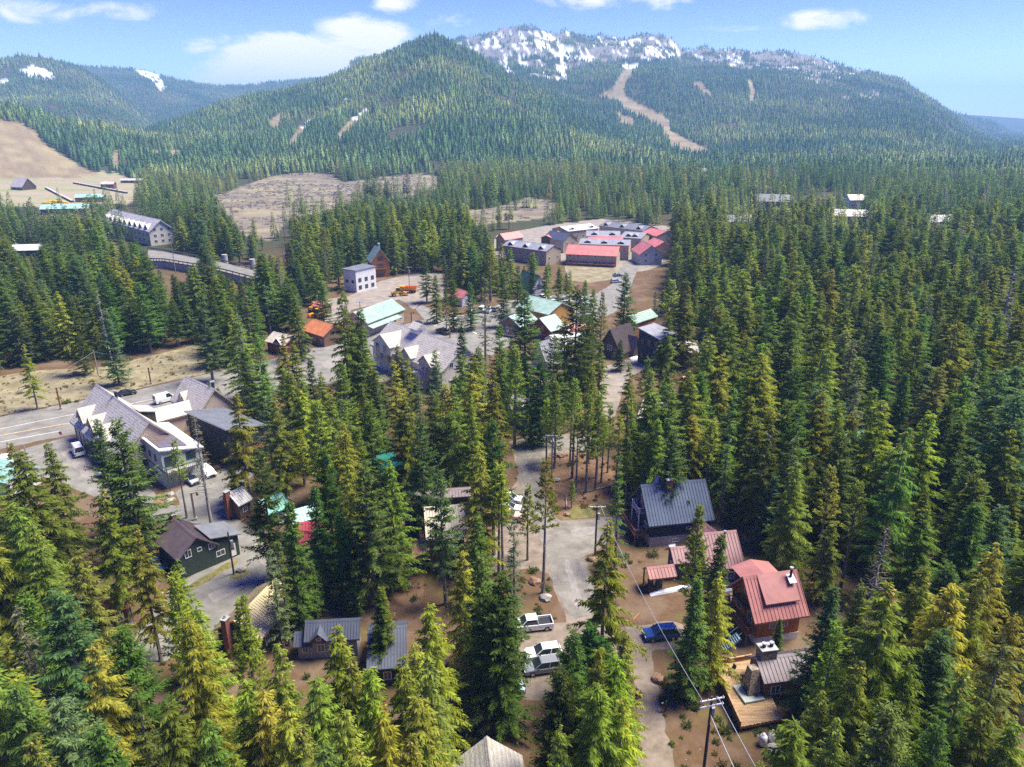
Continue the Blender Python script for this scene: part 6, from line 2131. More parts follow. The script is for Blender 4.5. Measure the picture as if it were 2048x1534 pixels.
for (px, py, r, lab, m) in [(341, 990, 0.7, 'pale boulder on the grass patch by the side road bend', None), (338, 1004, 0.8, 'grey boulder on the grass patch by the side road bend', None), (318, 1008, 0.8, 'brown boulder on the grass patch by the side road bend', ROCKB), (346, 1000, 0.55, 'small pale boulder on the grass patch by the side road bend', None),
                            (484, 1142, 0.8, 'pale boulder on the small grass island', None), (435, 936, 0.9, 'brown boulder between the two modern houses', ROCKB), (1052, 874, 0.7, 'white boulder at the turning circle', None), (1069, 874, 0.6, 'second white boulder at the turning circle', None),
                            (1122, 912, 1.0, 'dark boulder beside the lane below the turning circle', ROCKB), (1113, 962, 0.8, 'grey boulder beside the lane pole', None), (1134, 1030, 0.6, 'brown boulder at the drive corner', ROCKB), (1091, 1198, 0.9, 'grey boulder at the foot of a bare trunked pine', None), (1070, 1165, 0.9, 'dark boulder pile at the lane bend', ROCKB),
                            (1316, 1360, 0.8, 'round brown boulder beside the lower lane', ROCKB), (1184, 1120, 0.6, 'small boulder at the drive pole', ROCKB), (300, 824, 0.8, 'grey boulder on the verge', None), (220, 800, 0.5, 'small boulder on the verge', None), (1546, 1502, 0.8, 'pale flat stone by the gas tanks', None), (250, 955, 0.6, 'boulder at the pale green building', ROCKB)]:
    boulder(px, py, r, lab, m)
for (a, b, r, lab) in [((1168, 985), (1262, 965), 0.16, 'long fallen trunk lying across the garden slope'), ((1133, 1020), (1132, 990), 0.12, 'short bleached log on the garden slope'), ((560, 990), (590, 1004), 0.12, 'fallen trunk behind the deep teal roof'), ((985, 1440), (1010, 1437), 0.1, 'thin fallen trunk in the grove'), ((1023, 1425), (1034, 1449), 0.16, 'broken pale log in the grove'), ((1266, 1240), (1280, 1225), 0.06, 'orange plank lying on the drive')]:
    A, B = P(*a), P(*b)
    o = MB().tube([Vector((0, 0, r)), (B - A) * 0.5 + Vector((0, 0, r * 1.3)), B - A + Vector((0, 0, r))], [r, r * 0.9, r * 0.6], 7).build('log', M_DEADWOOD if 'orange' not in lab else WARM)
    o.location = A
    tag(o, lab, 'log')
def woodpile(px, py, ang, label):
    g = P(px, py)
    root = empty('woodpile', g, R_(ang))
    tag(root, label, 'woodpile')
    for r_ in range(4):
        for k in range(9 - r_):
            x = -1.0 + k * 0.24 + r_ * 0.12
            MB().tube([(x, -0.22, 0.11 + r_ * 0.2), (x, 0.22, 0.11 + r_ * 0.2)], 0.11, 7).build('split_log', M_DEADWOOD if (k + r_) % 3 else RAILW, root)


woodpile(808, 1172, 10, 'stacked firewood under the deck of the tan roofed house')
woodpile(575, 1075, 60, 'stacked firewood beside the crimson roofed cabin')
woodpile(1462, 1200, 80, 'stacked firewood behind the chalet stairs')


def bin_(px, py, c, label):
    g = P(px, py)
    root = empty('refuse_bin', g, R_(20))
    tag(root, label, 'bin')
    m = mat('bin_' + c, {'green': (0.03, 0.12, 0.06), 'blue': (0.03, 0.08, 0.25), 'grey': (0.12, 0.12, 0.12)}[c], 0.6, 0.05)
    frustum(-0.25, 0.25, 0.25, 0.08, -0.32, 0.32, 0.3, 1.0).build('tub', m, root)
    MB().box(-0.36, 0.34, -0.33, 0.33, 1.0, 1.07).build('lid', m, root)
    for sg in (-1, 1):
        MB().tube([(-0.25, sg * 0.2, 0.1), (-0.25, sg * 0.28, 0.1)], 0.1, 8).build('wheel', TYRE, root)


bin_(520, 1062, 'green', 'green refuse bin at the deep teal roofed cabin')
bin_(526, 1066, 'blue', 'blue refuse bin at the deep teal roofed cabin')
bin_(310, 952, 'grey', 'grey refuse bin along the pale green building')
bin_(1300, 1172, 'grey', 'grey refuse bin at the red roofed porch')
g = P(287, 946)
o = MB().prism([(-2.2, 0, 0), (2.2, 0, 0), (2.2, 0.9, 1.0), (-2.2, 0.9, 1.0)], (0, 0.05, 0.05)).build('tarpaulin', mat('red_tarp', (0.5, 0.03, 0.04), 0.6, 0.1))
o.location = g
o.rotation_euler.z = R_(-43)
tag(o, 'red tarpaulin leaning along the pale green building', 'tarpaulin')


def deck_chair(px, py, ang, label):
    g = P(px, py, 0.92)
    root = empty('deck_chair', g, R_(ang))
    tag(root, label, 'chair')
    MB().box(-0.28, 0.28, -0.28, 0.28, 0.4, 0.45).build('seat', DARKW, root)
    MB().bar((-0.28, 0, 0.45), (-0.5, 0, 1.05), 0.56, 0.05, up=(0, 0, 1)).build('backrest', DARKW, root)
    for x in (-0.25, 0.25):
        for y in (-0.25, 0.25):
            MB().box(x - 0.03, x + 0.03, y - 0.03, y + 0.03, 0, 0.4).build('leg', DARKW, root)


deck_chair(1462, 1345, 200, 'dark deck chair by the boarded side of the timber deck')
SNOWM = mat('old_snow', (0.72, 0.74, 0.78), 0.7, 0.08, 2.0, 0.3)
for (pts, lab) in [([(1298, 1187), (1345, 1177), (1392, 1166), (1396, 1172), (1345, 1185), (1302, 1193)], 'strip of old snow along the mauve roofed house'), ([(1438, 1172), (1462, 1168), (1464, 1182), (1445, 1184)], 'patch of old snow beside the chalet'), ([(1335, 1092), (1352, 1089), (1350, 1096), (1337, 1098)], 'small patch of old snow behind the low mauve wing'), ([(1258, 716), (1275, 712), (1278, 720), (1264, 722)], 'patch of snow in front of the dark brown A-frame')]:
    G = [P(x, y) for x, y in pts]
    c = sum(G, Vector()) / len(G)
    mb = MB()
    top = [(p - c) * 0.75 + Vector((0, 0, 0.28)) for p in G]
    bot = [p - c for p in G]
    n = len(G)
    mb.add(bot + top, [(i, (i + 1) % n, n + (i + 1) % n, n + i) for i in range(n)] + [tuple(range(n, 2 * n))])
    o = mb.build('snow_patch', SNOWM)
    o.location = c
    tag(o, lab, 'snow')

# ---- person
def person():
    g = P(1331, 1425)
    root = empty('person', (g.x, g.y, 0.014), R_(150))
    tag(root, 'person in dark clothes standing beside the lower lane with hands raised', 'person')
    J = {'pelvis': (0, 0, 0.95), 'waist': (0, 0.0, 1.1), 'chest': (0.02, 0, 1.32), 'neck': (0.02, 0, 1.5), 'ls': (0.02, 0.19, 1.42), 'rs': (0.02, -0.19, 1.42), 'le': (0.10, 0.26, 1.14), 're': (0.10, -0.26, 1.14), 'lh': (0.34, 0.12, 1.17), 'rh': (0.34, -0.12, 1.17),
         'lhip': (0, 0.10, 0.9), 'rhip': (0, -0.10, 0.9), 'lk': (0.03, 0.12, 0.5), 'rk': (0.02, -0.12, 0.5), 'la': (0, 0.13, 0.09), 'ra': (0, -0.13, 0.09), 'lt': (0.18, 0.15, 0.045), 'rt': (0.18, -0.15, 0.045)}
    Rr = {'pelvis': 0.16, 'waist': 0.145, 'chest': 0.17, 'neck': 0.06, 'ls': 0.075, 'rs': 0.075, 'le': 0.05, 're': 0.05, 'lh': 0.04, 'rh': 0.04, 'lhip': 0.10, 'rhip': 0.10, 'lk': 0.065, 'rk': 0.065, 'la': 0.05, 'ra': 0.05, 'lt': 0.045, 'rt': 0.045}
    K = list(J)
    E_ = [('pelvis', 'waist'), ('waist', 'chest'), ('chest', 'neck'), ('chest', 'ls'), ('chest', 'rs'), ('ls', 'le'), ('rs', 're'), ('le', 'lh'), ('re', 'rh'), ('pelvis', 'lhip'), ('pelvis', 'rhip'), ('lhip', 'lk'), ('rhip', 'rk'), ('lk', 'la'), ('rk', 'ra'), ('la', 'lt'), ('ra', 'rt')]
    me = bpy.data.meshes.new('body')
    me.from_pydata([J[k] for k in K], [(K.index(a), K.index(b)) for a, b in E_], [])
    me.materials.append(mat('dark_clothes', (0.02, 0.022, 0.028), 0.9, 0.15))
    o = link('body', me, root)
    sk = o.modifiers.new('skin', 'SKIN')
    sv = me.skin_vertices[0].data if me.skin_vertices else None
    if sv is None:
        me.attributes
    for i, k in enumerate(K):
        sv[i].radius = (Rr[k], Rr[k])
        sv[i].use_root = (k == 'pelvis')
    sb = o.modifiers.new('smooth', 'SUBSURF')
    sb.levels = sb.render_levels = 1
    SKINM = mat('skin', (0.5, 0.3, 0.22), 0.6, 0.05)
    bm = bmesh.new()
    bmesh.ops.create_uvsphere(bm, u_segments=12, v_segments=8, radius=0.105)
    for v in bm.verts:
        v.co.z *= 1.2
        if v.co.x > 0.09 and abs(v.co.y) < 0.03:
            v.co.x += 0.02
    hm = bpy.data.meshes.new('head')
    bm.to_mesh(hm)
    bm.free()
    hm.materials.append(SKINM)
    hd = link('head', hm, root)
    hd.location = (0.03, 0, 1.63)
    bm = bmesh.new()
    bmesh.ops.create_uvsphere(bm, u_segments=12, v_segments=8, radius=0.118)
    bmesh.ops.delete(bm, geom=[v for v in bm.verts if v.co.z < -0.02 and v.co.x > -0.02], context='VERTS')
    hm = bpy.data.meshes.new('hair')
    bm.to_mesh(hm)
    bm.free()
    hm.materials.append(TIMB)
    hr = link('hair', hm, hd)
    hr.location = (-0.012, 0, 0.025)
    for sg in (-1, 1):
        mb = MB()
        mb.box(0.34, 0.43, sg * 0.12 - 0.04, sg * 0.12 + 0.04, 1.15, 1.18)
        for q_ in range(4):
            y = sg * 0.12 - 0.03 + q_ * 0.02
            mb.tube([(0.42, y, 1.165), (0.46, y, 1.17), (0.48, y, 1.15)], [0.009, 0.009, 0.007], 5)
        mb.tube([(0.36, sg * 0.12 - sg * 0.04, 1.17), (0.40, sg * 0.12 - sg * 0.075, 1.18)], [0.011, 0.009], 5)
        tag(mb.build('hand', SKINM, root), kind='stuff')
    ct = MB().box(-0.05, 0.05, -0.09, 0.09, -0.02, 0.02).build('remote_controller', WHITE)
    ct.location = root.matrix_basis @ Vector((0.465, 0, 1.155))
    ct.rotation_euler.z = R_(150)
    tag(ct, 'small white remote controller held by the person beside the lane', 'controller')


person()

# ------------------------------------------------------------------ trees
KEEP = [  # photo areas that stay in view: box, ground row of the thing (None: ground itself)
    (1283, 962, 1400, 1080, 1088), (1410, 1062, 1478, 1120, 1140), (1294, 1132, 1330, 1180, 1190), (1478, 1145, 1598, 1250, 1290), (1428, 1330, 1520, 1430, 1450), (1495, 1285, 1540, 1330, 1400),
    (1285, 1253, 1348, 1290, None), (1048, 1236, 1104, 1290, None), (1062, 1298, 1100, 1320, None), (1298, 1310, 1330, 1534, None), (1318, 1395, 1345, 1440, None),
    (1280, 1200, 1395, 1240, None), (1140, 960, 1265, 1035, None), (1400, 1395, 1440, 1534, 1560), (1232, 1095, 1290, 1130, None),
    (740, 1090, 830, 1180, None), (853, 1018, 875, 1075, 1180), (905, 1018, 926, 1078, 1180), (832, 982, 865, 1030, 1040), (822, 1050, 850, 1085, 1180), (835, 1090, 855, 1160, 1180), (905, 1085, 930, 1120, None),
    (295, 1038, 462, 1140, 1150), (400, 1085, 535, 1225, None), (445, 1200, 520, 1270, 1290), (520, 1150, 548, 1210, 1290), (530, 1230, 575, 1270, 1290),
    (590, 1250, 650, 1300, 1320), (735, 1262, 765, 1320, 1340), (935, 1480, 1040, 1534, 1600), (445, 980, 490, 1040, 1050), (530, 995, 580, 1035, 1050), (585, 1010, 625, 1060, 1090), (590, 1050, 625, 1080, 1095),
    (130, 893, 200, 960, None), (330, 1000, 440, 1050, None), (360, 935, 432, 978, None), (205, 945, 240, 970, None),
    (150, 772, 330, 870, 930), (250, 848, 390, 960, 970), (382, 812, 515, 905, 915), (330, 755, 470, 830, 850), (0, 800, 450, 880, None), (60, 720, 435, 790, None),
    (745, 648, 905, 735, 800), (845, 735, 870, 765, 800), (614, 632, 665, 685, 700), (722, 600, 815, 648, 660), (697, 528, 742, 572, 578), (738, 508, 764, 545, 552), (745, 578, 830, 595, None), (795, 570, 832, 590, None), (825, 605, 1000, 680, None), (547, 668, 590, 695, 702), (600, 695, 660, 740, None),
    (622, 605, 658, 640, 645), (1040, 594, 1128, 640, 655), (1002, 628, 1045, 668, 680), (1085, 635, 1115, 670, 690), (1064, 565, 1088, 590, 594), (1100, 445, 1330, 530, 535), (1140, 490, 1240, 548, None), (985, 465, 1045, 480, 500), (1020, 482, 1085, 496, 515), (1242, 500, 1288, 590, None), (1200, 545, 1245, 570, None), (1130, 600, 1190, 622, None),
    (1224, 645, 1275, 712, 722), (1288, 648, 1335, 715, 722), (1348, 683, 1392, 702, 730), (1282, 625, 1315, 645, 700), (1212, 735, 1255, 790, None), (1032, 795, 1088, 848, 855), (1078, 685, 1100, 735, 760), (1062, 775, 1085, 790, 800),
    (1022, 868, 1085, 960, None), (1000, 992, 1035, 1035, None), (1100, 1050, 1180, 1215, None), (785, 912, 825, 965, 980), (195, 1175, 255, 1220, 1240),
    (208, 415, 338, 478, 490), (305, 498, 385, 535, 545), (440, 505, 515, 545, 560), (30, 488, 73, 503, 510), (60, 400, 190, 430, None), (120, 385, 195, 400, 405), (1520, 392, 1580, 412, 425), (1665, 421, 1740, 436, 445), (1455, 432, 1500, 446, 455), (1700, 366, 1725, 400, 412), (1860, 432, 1905, 446, 455), (440, 1258, 465, 1300, 1310), (1262, 840, 1270, 870, None), (560, 455, 570, 520, 525), (340, 470, 355, 540, 548), (1345, 1085, 1395, 1130, 1140), (0, 915, 25, 975, 980),
]
MEADOW_VIEW = [[(262, 378), (345, 390), (440, 396), (490, 382), (545, 358), (650, 356), (700, 372), (770, 362), (878, 362), (872, 384), (800, 394), (720, 400), (640, 420), (575, 438), (540, 470), (495, 462), (430, 402)], [(940, 424), (1000, 414), (1060, 402), (1125, 412), (1090, 430), (955, 442)], [(0, 352), (240, 352), (290, 388), (250, 402), (0, 412)]]
KEEPP = [[(1036, 885), (1096, 885), (1078, 960), (1126, 1045), (1186, 1112), (1192, 1215), (1135, 1225), (1098, 1140), (1062, 1010)]]
CLEAR = [ROAD_MAIN, ROAD_TOWN, LOT_DIRT, DRIVE_A, ROAD_LANE, ROAD_LEFT, VERGE, TOWN_GRASS,
         [(985, 492), (990, 462), (1200, 440), (1345, 455), (1350, 520), (1290, 535), (1130, 528), (1095, 512)]]
rng = np.random.default_rng(7)
TREES = []      # x, y, H, kind, proto, colour name
TINT = {
    'fir': [('dark green', (0.108, 0.172, 0.038)), ('mid green', (0.155, 0.235, 0.046)), ('blue green', (0.148, 0.220, 0.076))],
    'hemlock': [('yellow green', (0.315, 0.345, 0.046)), ('olive green', (0.225, 0.275, 0.044)), ('fresh green', (0.195, 0.280, 0.046))],
    'pine': [('bright green', (0.285, 0.340, 0.050)), ('olive green', (0.225, 0.270, 0.050))],
    'dead': [('bare grey', (0.15, 0.13, 0.05))],
    'spindly': [('grey green', (0.185, 0.225, 0.100)), ('thin green', (0.175, 0.235, 0.055))],
}


def top_tree(px, py, H, kind, proto=None, tint=None):
    p = P(px, py, H)
    TREES.append([p.x, p.y, H, kind, proto, tint, True])


def base_tree(px, py, bx, by, kind, proto=None, tint=None):
    g = P(bx, by, 0)
    r = ray(px, py)
    H = CAMZ + r[2] / r[1] * g.y
    TREES.append([g.x, g.y, H, kind, proto, tint, True])


for a in [(90, 880, 20, 'hemlock', 0, 1), (18, 888, 15, 'pine', 1, 1), (228, 838, 24, 'fir', 0, 1), (205, 985, 20, 'hemlock', 2, 1), (60, 1045, 22, 'hemlock', 1, 2), (20, 1030, 20, 'fir', 0, 0),
          (150, 1095, 21, 'hemlock', 0, 1), (270, 1060, 19, 'hemlock', 2, 1), (110, 1180, 22, 'fir', 1, 2), (35, 1210, 20, 'spindly', 0, 0), (244, 1255, 20, 'fir', 0, 1), (185, 1290, 20, 'hemlock', 2, 0),
          (367, 1228, 23, 'hemlock', 0, 0), (395, 1208, 21, 'hemlock', 3, 0), (344, 1150, 19, 'pine', 2, 0), (354, 1120, 17, 'hemlock', 3, 1), (481, 1196, 18, 'pine', 2, 0), (558, 1288, 19, 'hemlock', 2, 0), (268, 1365, 20, 'spindly', 0, 1),
          (528, 1384, 20, 'hemlock', 0, 0), (494, 1363, 20, 'hemlock', 3, 0), (565, 1404, 20, 'hemlock', 1, 0), (330, 1400, 22, 'hemlock', 0, 1), (110, 1400, 20, 'fir', 3, 2), (30, 1370, 22, 'fir', 0, 1), (420, 1440, 20, 'hemlock', 3, 1), (200, 1450, 20, 'fir', 0, 0), (60, 1480, 21, 'hemlock', 2, 1), (470, 1500, 18, 'hemlock', 0, 0),
          (568, 1000, 20, 'fir', 2, 1), (667, 1259, 20, 'hemlock', 1, 0), (746, 1335, 21, 'hemlock', 3, 0), (700, 1325, 21, 'hemlock', 2, 1), (755, 1187, 12, 'fir', 2, 1), (856, 1203, 20, 'hemlock', 0, 0), (640, 1345, 21, 'hemlock', 0, 1),
          (627, 967, 19, 'fir', 2, 1), (517, 890, 22, 'fir', 1, 0), (693, 900, 23, 'hemlock', 3, 0), (730, 930, 22, 'fir', 1, 1), (650, 895, 21, 'fir', 0, 0), (882, 941, 21, 'fir', 3, 2), (957, 896, 21, 'hemlock', 3, 0), (1005, 931, 18, 'pine', 1, 0), (953, 1025, 15, 'hemlock', 3, 2), (926, 1100, 17, 'hemlock', 1, 0), (1029, 1037, 19, 'spindly', 0, 0), (965, 1110, 19, 'fir', 1, 1),
          (1215, 1048, 23, 'hemlock', 2, 0), (1257, 1260, 16, 'hemlock', 1, 0), (1197, 1297, 20, 'hemlock', 2, 0), (1150, 1262, 20, 'fir', 0, 0), (1234, 1315, 20, 'hemlock', 3, 0), (1120, 1340, 18, 'fir', 0, 0), (1190, 1370, 20, 'hemlock', 0, 0), (1245, 1400, 18, 'hemlock', 2, 0), (1125, 1460, 16, 'hemlock', 1, 0),
          (835, 1290, 20, 'hemlock', 2, 0), (845, 1385, 21, 'hemlock', 0, 0), (862, 1318, 22, 'hemlock', 3, 1), (800, 1320, 21, 'hemlock', 1, 0), (690, 1410, 21, 'hemlock', 0, 0), (760, 1420, 21, 'hemlock', 3, 0), (600, 1460, 20, 'hemlock', 2, 1), (845, 1450, 18, 'hemlock', 0, 1), (650, 1490, 20, 'fir', 1, 1), (820, 1480, 20, 'hemlock', 2, 0), (725, 1500, 20, 'hemlock', 1, 0),
          (1656, 1169, 18, 'fir', 2, 2), (1722, 1168, 16, 'fir', 0, 1), (1672, 1249, 18, 'pine', 2, 1), (1650, 1385, 15, 'hemlock', 3, 2), (1771, 1217, 19, 'hemlock', 1, 0), (1842, 1134, 22, 'hemlock', 1, 1), (1960, 1156, 22, 'hemlock', 2, 0), (1887, 1258, 20, 'fir', 0, 2), (1992, 1091, 22, 'hemlock', 3, 0), (2040, 1225, 22, 'hemlock', 0, 0), (2030, 1440, 19, 'hemlock', 0, 1), (1930, 1350, 21, 'hemlock', 2, 1), (1820, 1320, 20, 'hemlock', 0, 1), (1720, 1330, 19, 'hemlock', 2, 0), (1780, 1410, 20, 'fir', 0, 1), (1880, 1440, 20, 'fir', 1, 0), (1980, 1410, 20, 'hemlock', 3, 1), (1680, 1440, 17, 'hemlock', 3, 1), (1600, 1460, 13, 'hemlock', 2, 0),
          (1402, 1013, 19, 'pine', 2, 0), (1437, 1070, 17, 'fir', 2, 1), (1436, 1147, 16, 'hemlock', 3, 0), (1390, 1150, 17, 'fir', 2, 1), (1560, 1235, 6, 'fir', 2, 1),
          (1052, 582, 27, 'fir', 0, 1), (1153, 572, 30, 'fir', 3, 0), (1029, 695, 22, 'pine', 2, 0), (1107, 667, 22, 'fir', 1, 0), (1113, 765, 18, 'pine', 2, 0), (989, 735, 23, 'hemlock', 1, 1), (968, 552, 27, 'spindly', 0, 0), (1252, 545, 22, 'fir', 0, 0), (1242, 678, 9, 'fir', 0, 2), (1261, 727, 18, 'hemlock', 2, 1), (1296, 718, 18, 'pine', 1, 1), (1338, 634, 22, 'hemlock', 2, 2), (1184, 737, 20, 'pine', 0, 0), (1200, 790, 17, 'pine', 2, 0), (1150, 760, 20, 'pine', 1, 1),
          (684, 573, 32, 'hemlock', 3, 1), (713, 618, 27, 'fir', 2, 1), (563, 670, 20, 'hemlock', 2, 0), (588, 686, 19, 'hemlock', 1, 1), (625, 715, 20, 'fir', 2, 0), (682, 726, 20, 'fir', 1, 1), (603, 758, 18, 'hemlock', 3, 2), (788, 722, 18, 'hemlock', 2, 0), (869, 700, 19, 'fir', 0, 2), (922, 648, 22, 'fir', 2, 0), (925, 713, 21, 'hemlock', 2, 1), (752, 738, 19, 'fir', 2, 0), (722, 771, 19, 'hemlock', 3, 1), (815, 722, 17, 'pine', 1, 0), (513, 670, 22, 'fir', 1, 1),
          (660, 790, 20, 'hemlock', 2, 2), (735, 800, 20, 'fir', 0, 1), (810, 790, 21, 'hemlock', 1, 1), (870, 780, 21, 'fir', 0, 1), (905, 770, 22, 'hemlock', 2, 1), (690, 850, 22, 'hemlock', 3, 0), (840, 830, 22, 'fir', 1, 0), (985, 840, 23, 'fir', 3, 0), (940, 790, 21, 'hemlock', 3, 0), (550, 800, 21, 'hemlock', 2, 0), (575, 740, 20, 'hemlock', 0, 1),
          (1008, 548, 18, 'fir', 0, 0), (1035, 530, 18, 'fir', 1, 1), (1062, 522, 19, 'fir', 2, 0), (1092, 528, 18, 'hemlock', 0, 2), (1118, 535, 18, 'fir', 0, 1), (1140, 540, 17, 'hemlock', 3, 1), (1172, 560, 17, 'fir', 0, 1), (1188, 575, 18, 'hemlock', 0, 2), (1205, 585, 17, 'pine', 2, 0), (905, 560, 17, 'fir', 0, 1), (870, 548, 17, 'hemlock', 0, 2), (890, 575, 15, 'pine', 2, 1), (940, 565, 16, 'fir', 0, 0),
          (1680, 850, 19, 'hemlock', 0, 1), (1708, 862, 19, 'fir', 0, 0), (1762, 905, 18, 'hemlock', 4, 1), (1785, 898, 19, 'fir', 0, 1), (1375, 738, 19, 'hemlock', 0, 1), (1402, 742, 19, 'fir', 0, 1), (1305, 738, 19, 'hemlock', 0, 2), (1330, 770, 19, 'fir', 1, 0), (1262, 810, 17, 'hemlock', 3, 1), (1320, 835, 18, 'hemlock', 0, 1), (1345, 860, 18, 'fir', 0, 0), (1290, 868, 15, 'pine', 2, 0),
          (640, 560, 18, 'fir', 0, 0), (590, 590, 19, 'hemlock', 0, 2), (960, 690, 20, 'hemlock', 0, 1), (1000, 650, 21, 'fir', 1, 1), (1080, 720, 19, 'fir', 0, 0), (1060, 740, 17, 'hemlock', 3, 2), (1130, 640, 21, 'hemlock', 2, 1), (1180, 640, 21, 'fir', 0, 1), (1200, 680, 20, 'hemlock', 3, 1),
          (195, 575, 22, 'dead', 0, 0), (475, 625, 24, 'spindly', 0, 0), (400, 585, 24, 'fir', 1, 2), (420, 580, 22, 'fir', 0, 0), (140, 590, 22, 'fir', 0, 0), (210, 620, 20, 'fir', 0, 2), (45, 690, 16, 'hemlock', 2, 1), (470, 790, 21, 'hemlock', 2, 1), (415, 765, 9, 'fir', 0, 1), (435, 775, 7, 'fir', 0, 1), (465, 930, 7, 'hemlock', 0, 1)]:
    top_tree(*a)
for a in [(1090, 922, 1086, 1186, 'pine', 1, 0), (669, 1020, 700, 1205, 'fir', 2, 1), (628, 1127, 634, 1232, 'hemlock', 3, 2), (1015, 1140, 1010, 1462, 'fir', 0, 0), (985, 1172, 975, 1440, 'fir', 1, 1), (228, 838, 245, 1080, 'fir', 0, 1), (396, 826, 424, 1056, 'dead', 1, 0), (355, 880, 374, 1036, 'pine', 1, 0), (783, 925, 792, 1178, 'hemlock', 3, 2), (782, 1178, 775, 1345, 'pine', 2, 0), (1247, 905, 1230, 1135, 'spindly', 0, 1),
          (822, 790, 832, 985, 'spindly', 0, 1), (1092, 800, 1093, 925, 'pine', 1, 0), (1112, 790, 1110, 915, 'pine', 1, 0), (1140, 785, 1140, 925, 'pine', 1, 1), (1152, 830, 1152, 985, 'pine', 1, 0), (1172, 800, 1172, 985, 'pine', 0, 0), (1188, 815, 1190, 980, 'pine', 1, 1), (1205, 830, 1202, 965, 'pine', 1, 0), (1222, 815, 1215, 945, 'pine', 0, 1), (1143, 960, 1143, 1015, 'pine', 2, 0),
          (1235, 830, 1232, 960, 'pine', 1, 0), (1265, 880, 1250, 1010, 'pine', 0, 1), (1000, 930, 998, 1150, 'pine', 1, 0), (1057, 975, 1055, 1120, 'pine', 0, 0), (560, 1095, 568, 1300, 'spindly', 0, 0), (585, 1080, 580, 1290, 'spindly', 0, 1), (1448, 770, 1438, 1045, 'spindly', 0, 1), (1520, 820, 1512, 1078, 'hemlock', 2, 1), (1575, 800, 1562, 1070, 'fir', 3, 1), (1640, 935, 1628, 1150, 'pine', 1, 0), (1690, 965, 1680, 1180, 'pine', 1, 1), (1770, 860, 1748, 1190, 'hemlock', 2, 2), (713, 1120, 712, 1230, 'fir', 2, 1), (650, 1050, 700, 1200, 'fir', 2, 1)]:
    base_tree(*a)
TREES = [t for t in TREES if 3 < t[2] < 40]
# jittered fill of the woods
FOOT = np.array(FOOTPRINTS) if FOOTPRINTS else np.zeros((0, 3))
gxs, gys = np.meshgrid(np.arange(-420, 420, 5.8), np.arange(46, 470, 5.8))
fx = gxs.ravel() + rng.uniform(-2.6, 2.6, gxs.size)
fy = gys.ravel() + rng.uniform(-2.6, 2.6, gxs.size)
fpx, fpy = project(fx, fy, np.zeros_like(fx))
ok = (np.abs(np.arctan2(fx, fy)) < R_(43))
for p in CLEAR:
    ok &= ~in_poly(fpx, fpy, p)
ok &= ~in_poly(fpx, fpy, GARDENS) | (rng.random(fx.size) < 0.10)
ok &= ~in_poly(fpx, fpy, SOIL_YARD) | (rng.random(fx.size) < 0.12)
ok &= cover(fx, fy, np.zeros_like(fx)) == 0
for (cx_, cy_, rad_) in FOOT:
    ok &= np.hypot(fx - cx_, fy - cy_) > rad_
# the roofs in view stand in the sun
for (px_, py_, rad_) in ((1350, 1085, 9), (1440, 1140, 8), (1560, 1285, 9), (1600, 1350, 8), (890, 1180, 7), (390, 1140, 9), (540, 1280, 8), (680, 1300, 7), (780, 1330, 6)):
    g_ = P(px_, py_)
    ok &= np.hypot(fx - g_.x, fy - g_.y) > rad_ * 0.8
hp = np.array([(t[0], t[1]) for t in TREES])
for (hx, hy) in hp:
    ok &= np.hypot(fx - hx, fy - hy) > 3.0
fx, fy, fpx, fpy = fx[ok], fy[ok], fpx[ok], fpy[ok]
fr_ = np.hypot(fx, fy)
fH = 17.0 + rng.normal(0, 3.8, fx.size)
fH += np.where(fpx > 1350, 1.5, 0)
fH = np.clip(fH, 7, 27)
small = rng.random(fx.size) < 0.16
fH[small] *= 0.5
bad = np.zeros(fx.size, bool)
for f_, wf in ((1.0, 0), (0.93, 0.5), (0.8, 1.3), (0.65, 2.2), (0.5, 3.0), (0.35, 3.6), (0.2, 3.6), (0.12, 2.5), (0.05, 0.3)):
    for sgn in (-1, 1):
        qx, qy = project(fx + sgn * wf, fy, fH * f_)
        for (x0, y0, x1, y1, by) in KEEP:
            m = (qx > x0) & (qx < x1) & (qy > y0) & (qy < y1)
            if by is not None:
                m &= fpy > by - 30
            bad |= m
        for p in KEEPP:
            bad |= in_poly(qx, qy, p)
        for p in MEADOW_VIEW:
            bad |= in_poly(qx, qy, p) & (vnoise(fx / 2.1, fy / 2.1, 3) < 0.9)
# a tree too tall for the view may still fit as a young one
fit = bad & (rng.random(fx.size) < 0.55)
fx, fy, fH, fpx, fpy = fx[~bad], fy[~bad], fH[~bad], fpx[~bad], fpy[~bad]
zone = fbm(fx / 40, fy / 40, 88, 3)
for i in range(len(fx)):
    u = rng.random()
    if fpx[i] < 520 and fpy[i] < 900:
        k = 'fir' if u < 0.60 else 'hemlock' if u < 0.90 else 'spindly' if u < 0.98 else 'dead'
    elif fpx[i] > 1350:
        k = 'hemlock' if u < 0.52 else 'fir' if u < 0.80 else 'pine' if u < 0.91 else 'spindly' if u < 0.98 else 'dead'
    else:
        k = 'hemlock' if u < 0.42 else 'fir' if u < 0.75 else 'pine' if u < 0.90 else 'spindly' if u < 0.98 else 'dead'
    TREES.append([fx[i], fy[i], fH[i], k, None, None, False])
for t in TREES:
    if t[4] is None:
        t[4] = int(rng.integers(len(PROTO[t[3]])))
        if t[0] / max(t[1], 1) > 0.22 and t[3] == 'fir' and t[4] == 3:
            t[4] = 4
    if t[5] is None:
        n = len(TINT[t[3]])
        t[5] = int(rng.integers(n))
        if t[3] == 'hemlock' and t[0] / max(t[1], 1) > 0.2 and rng.random() < 0.5:
            t[5] = 1
    t[4] %= len(PROTO[t[3]])
    t[5] %= len(TINT[t[3]])
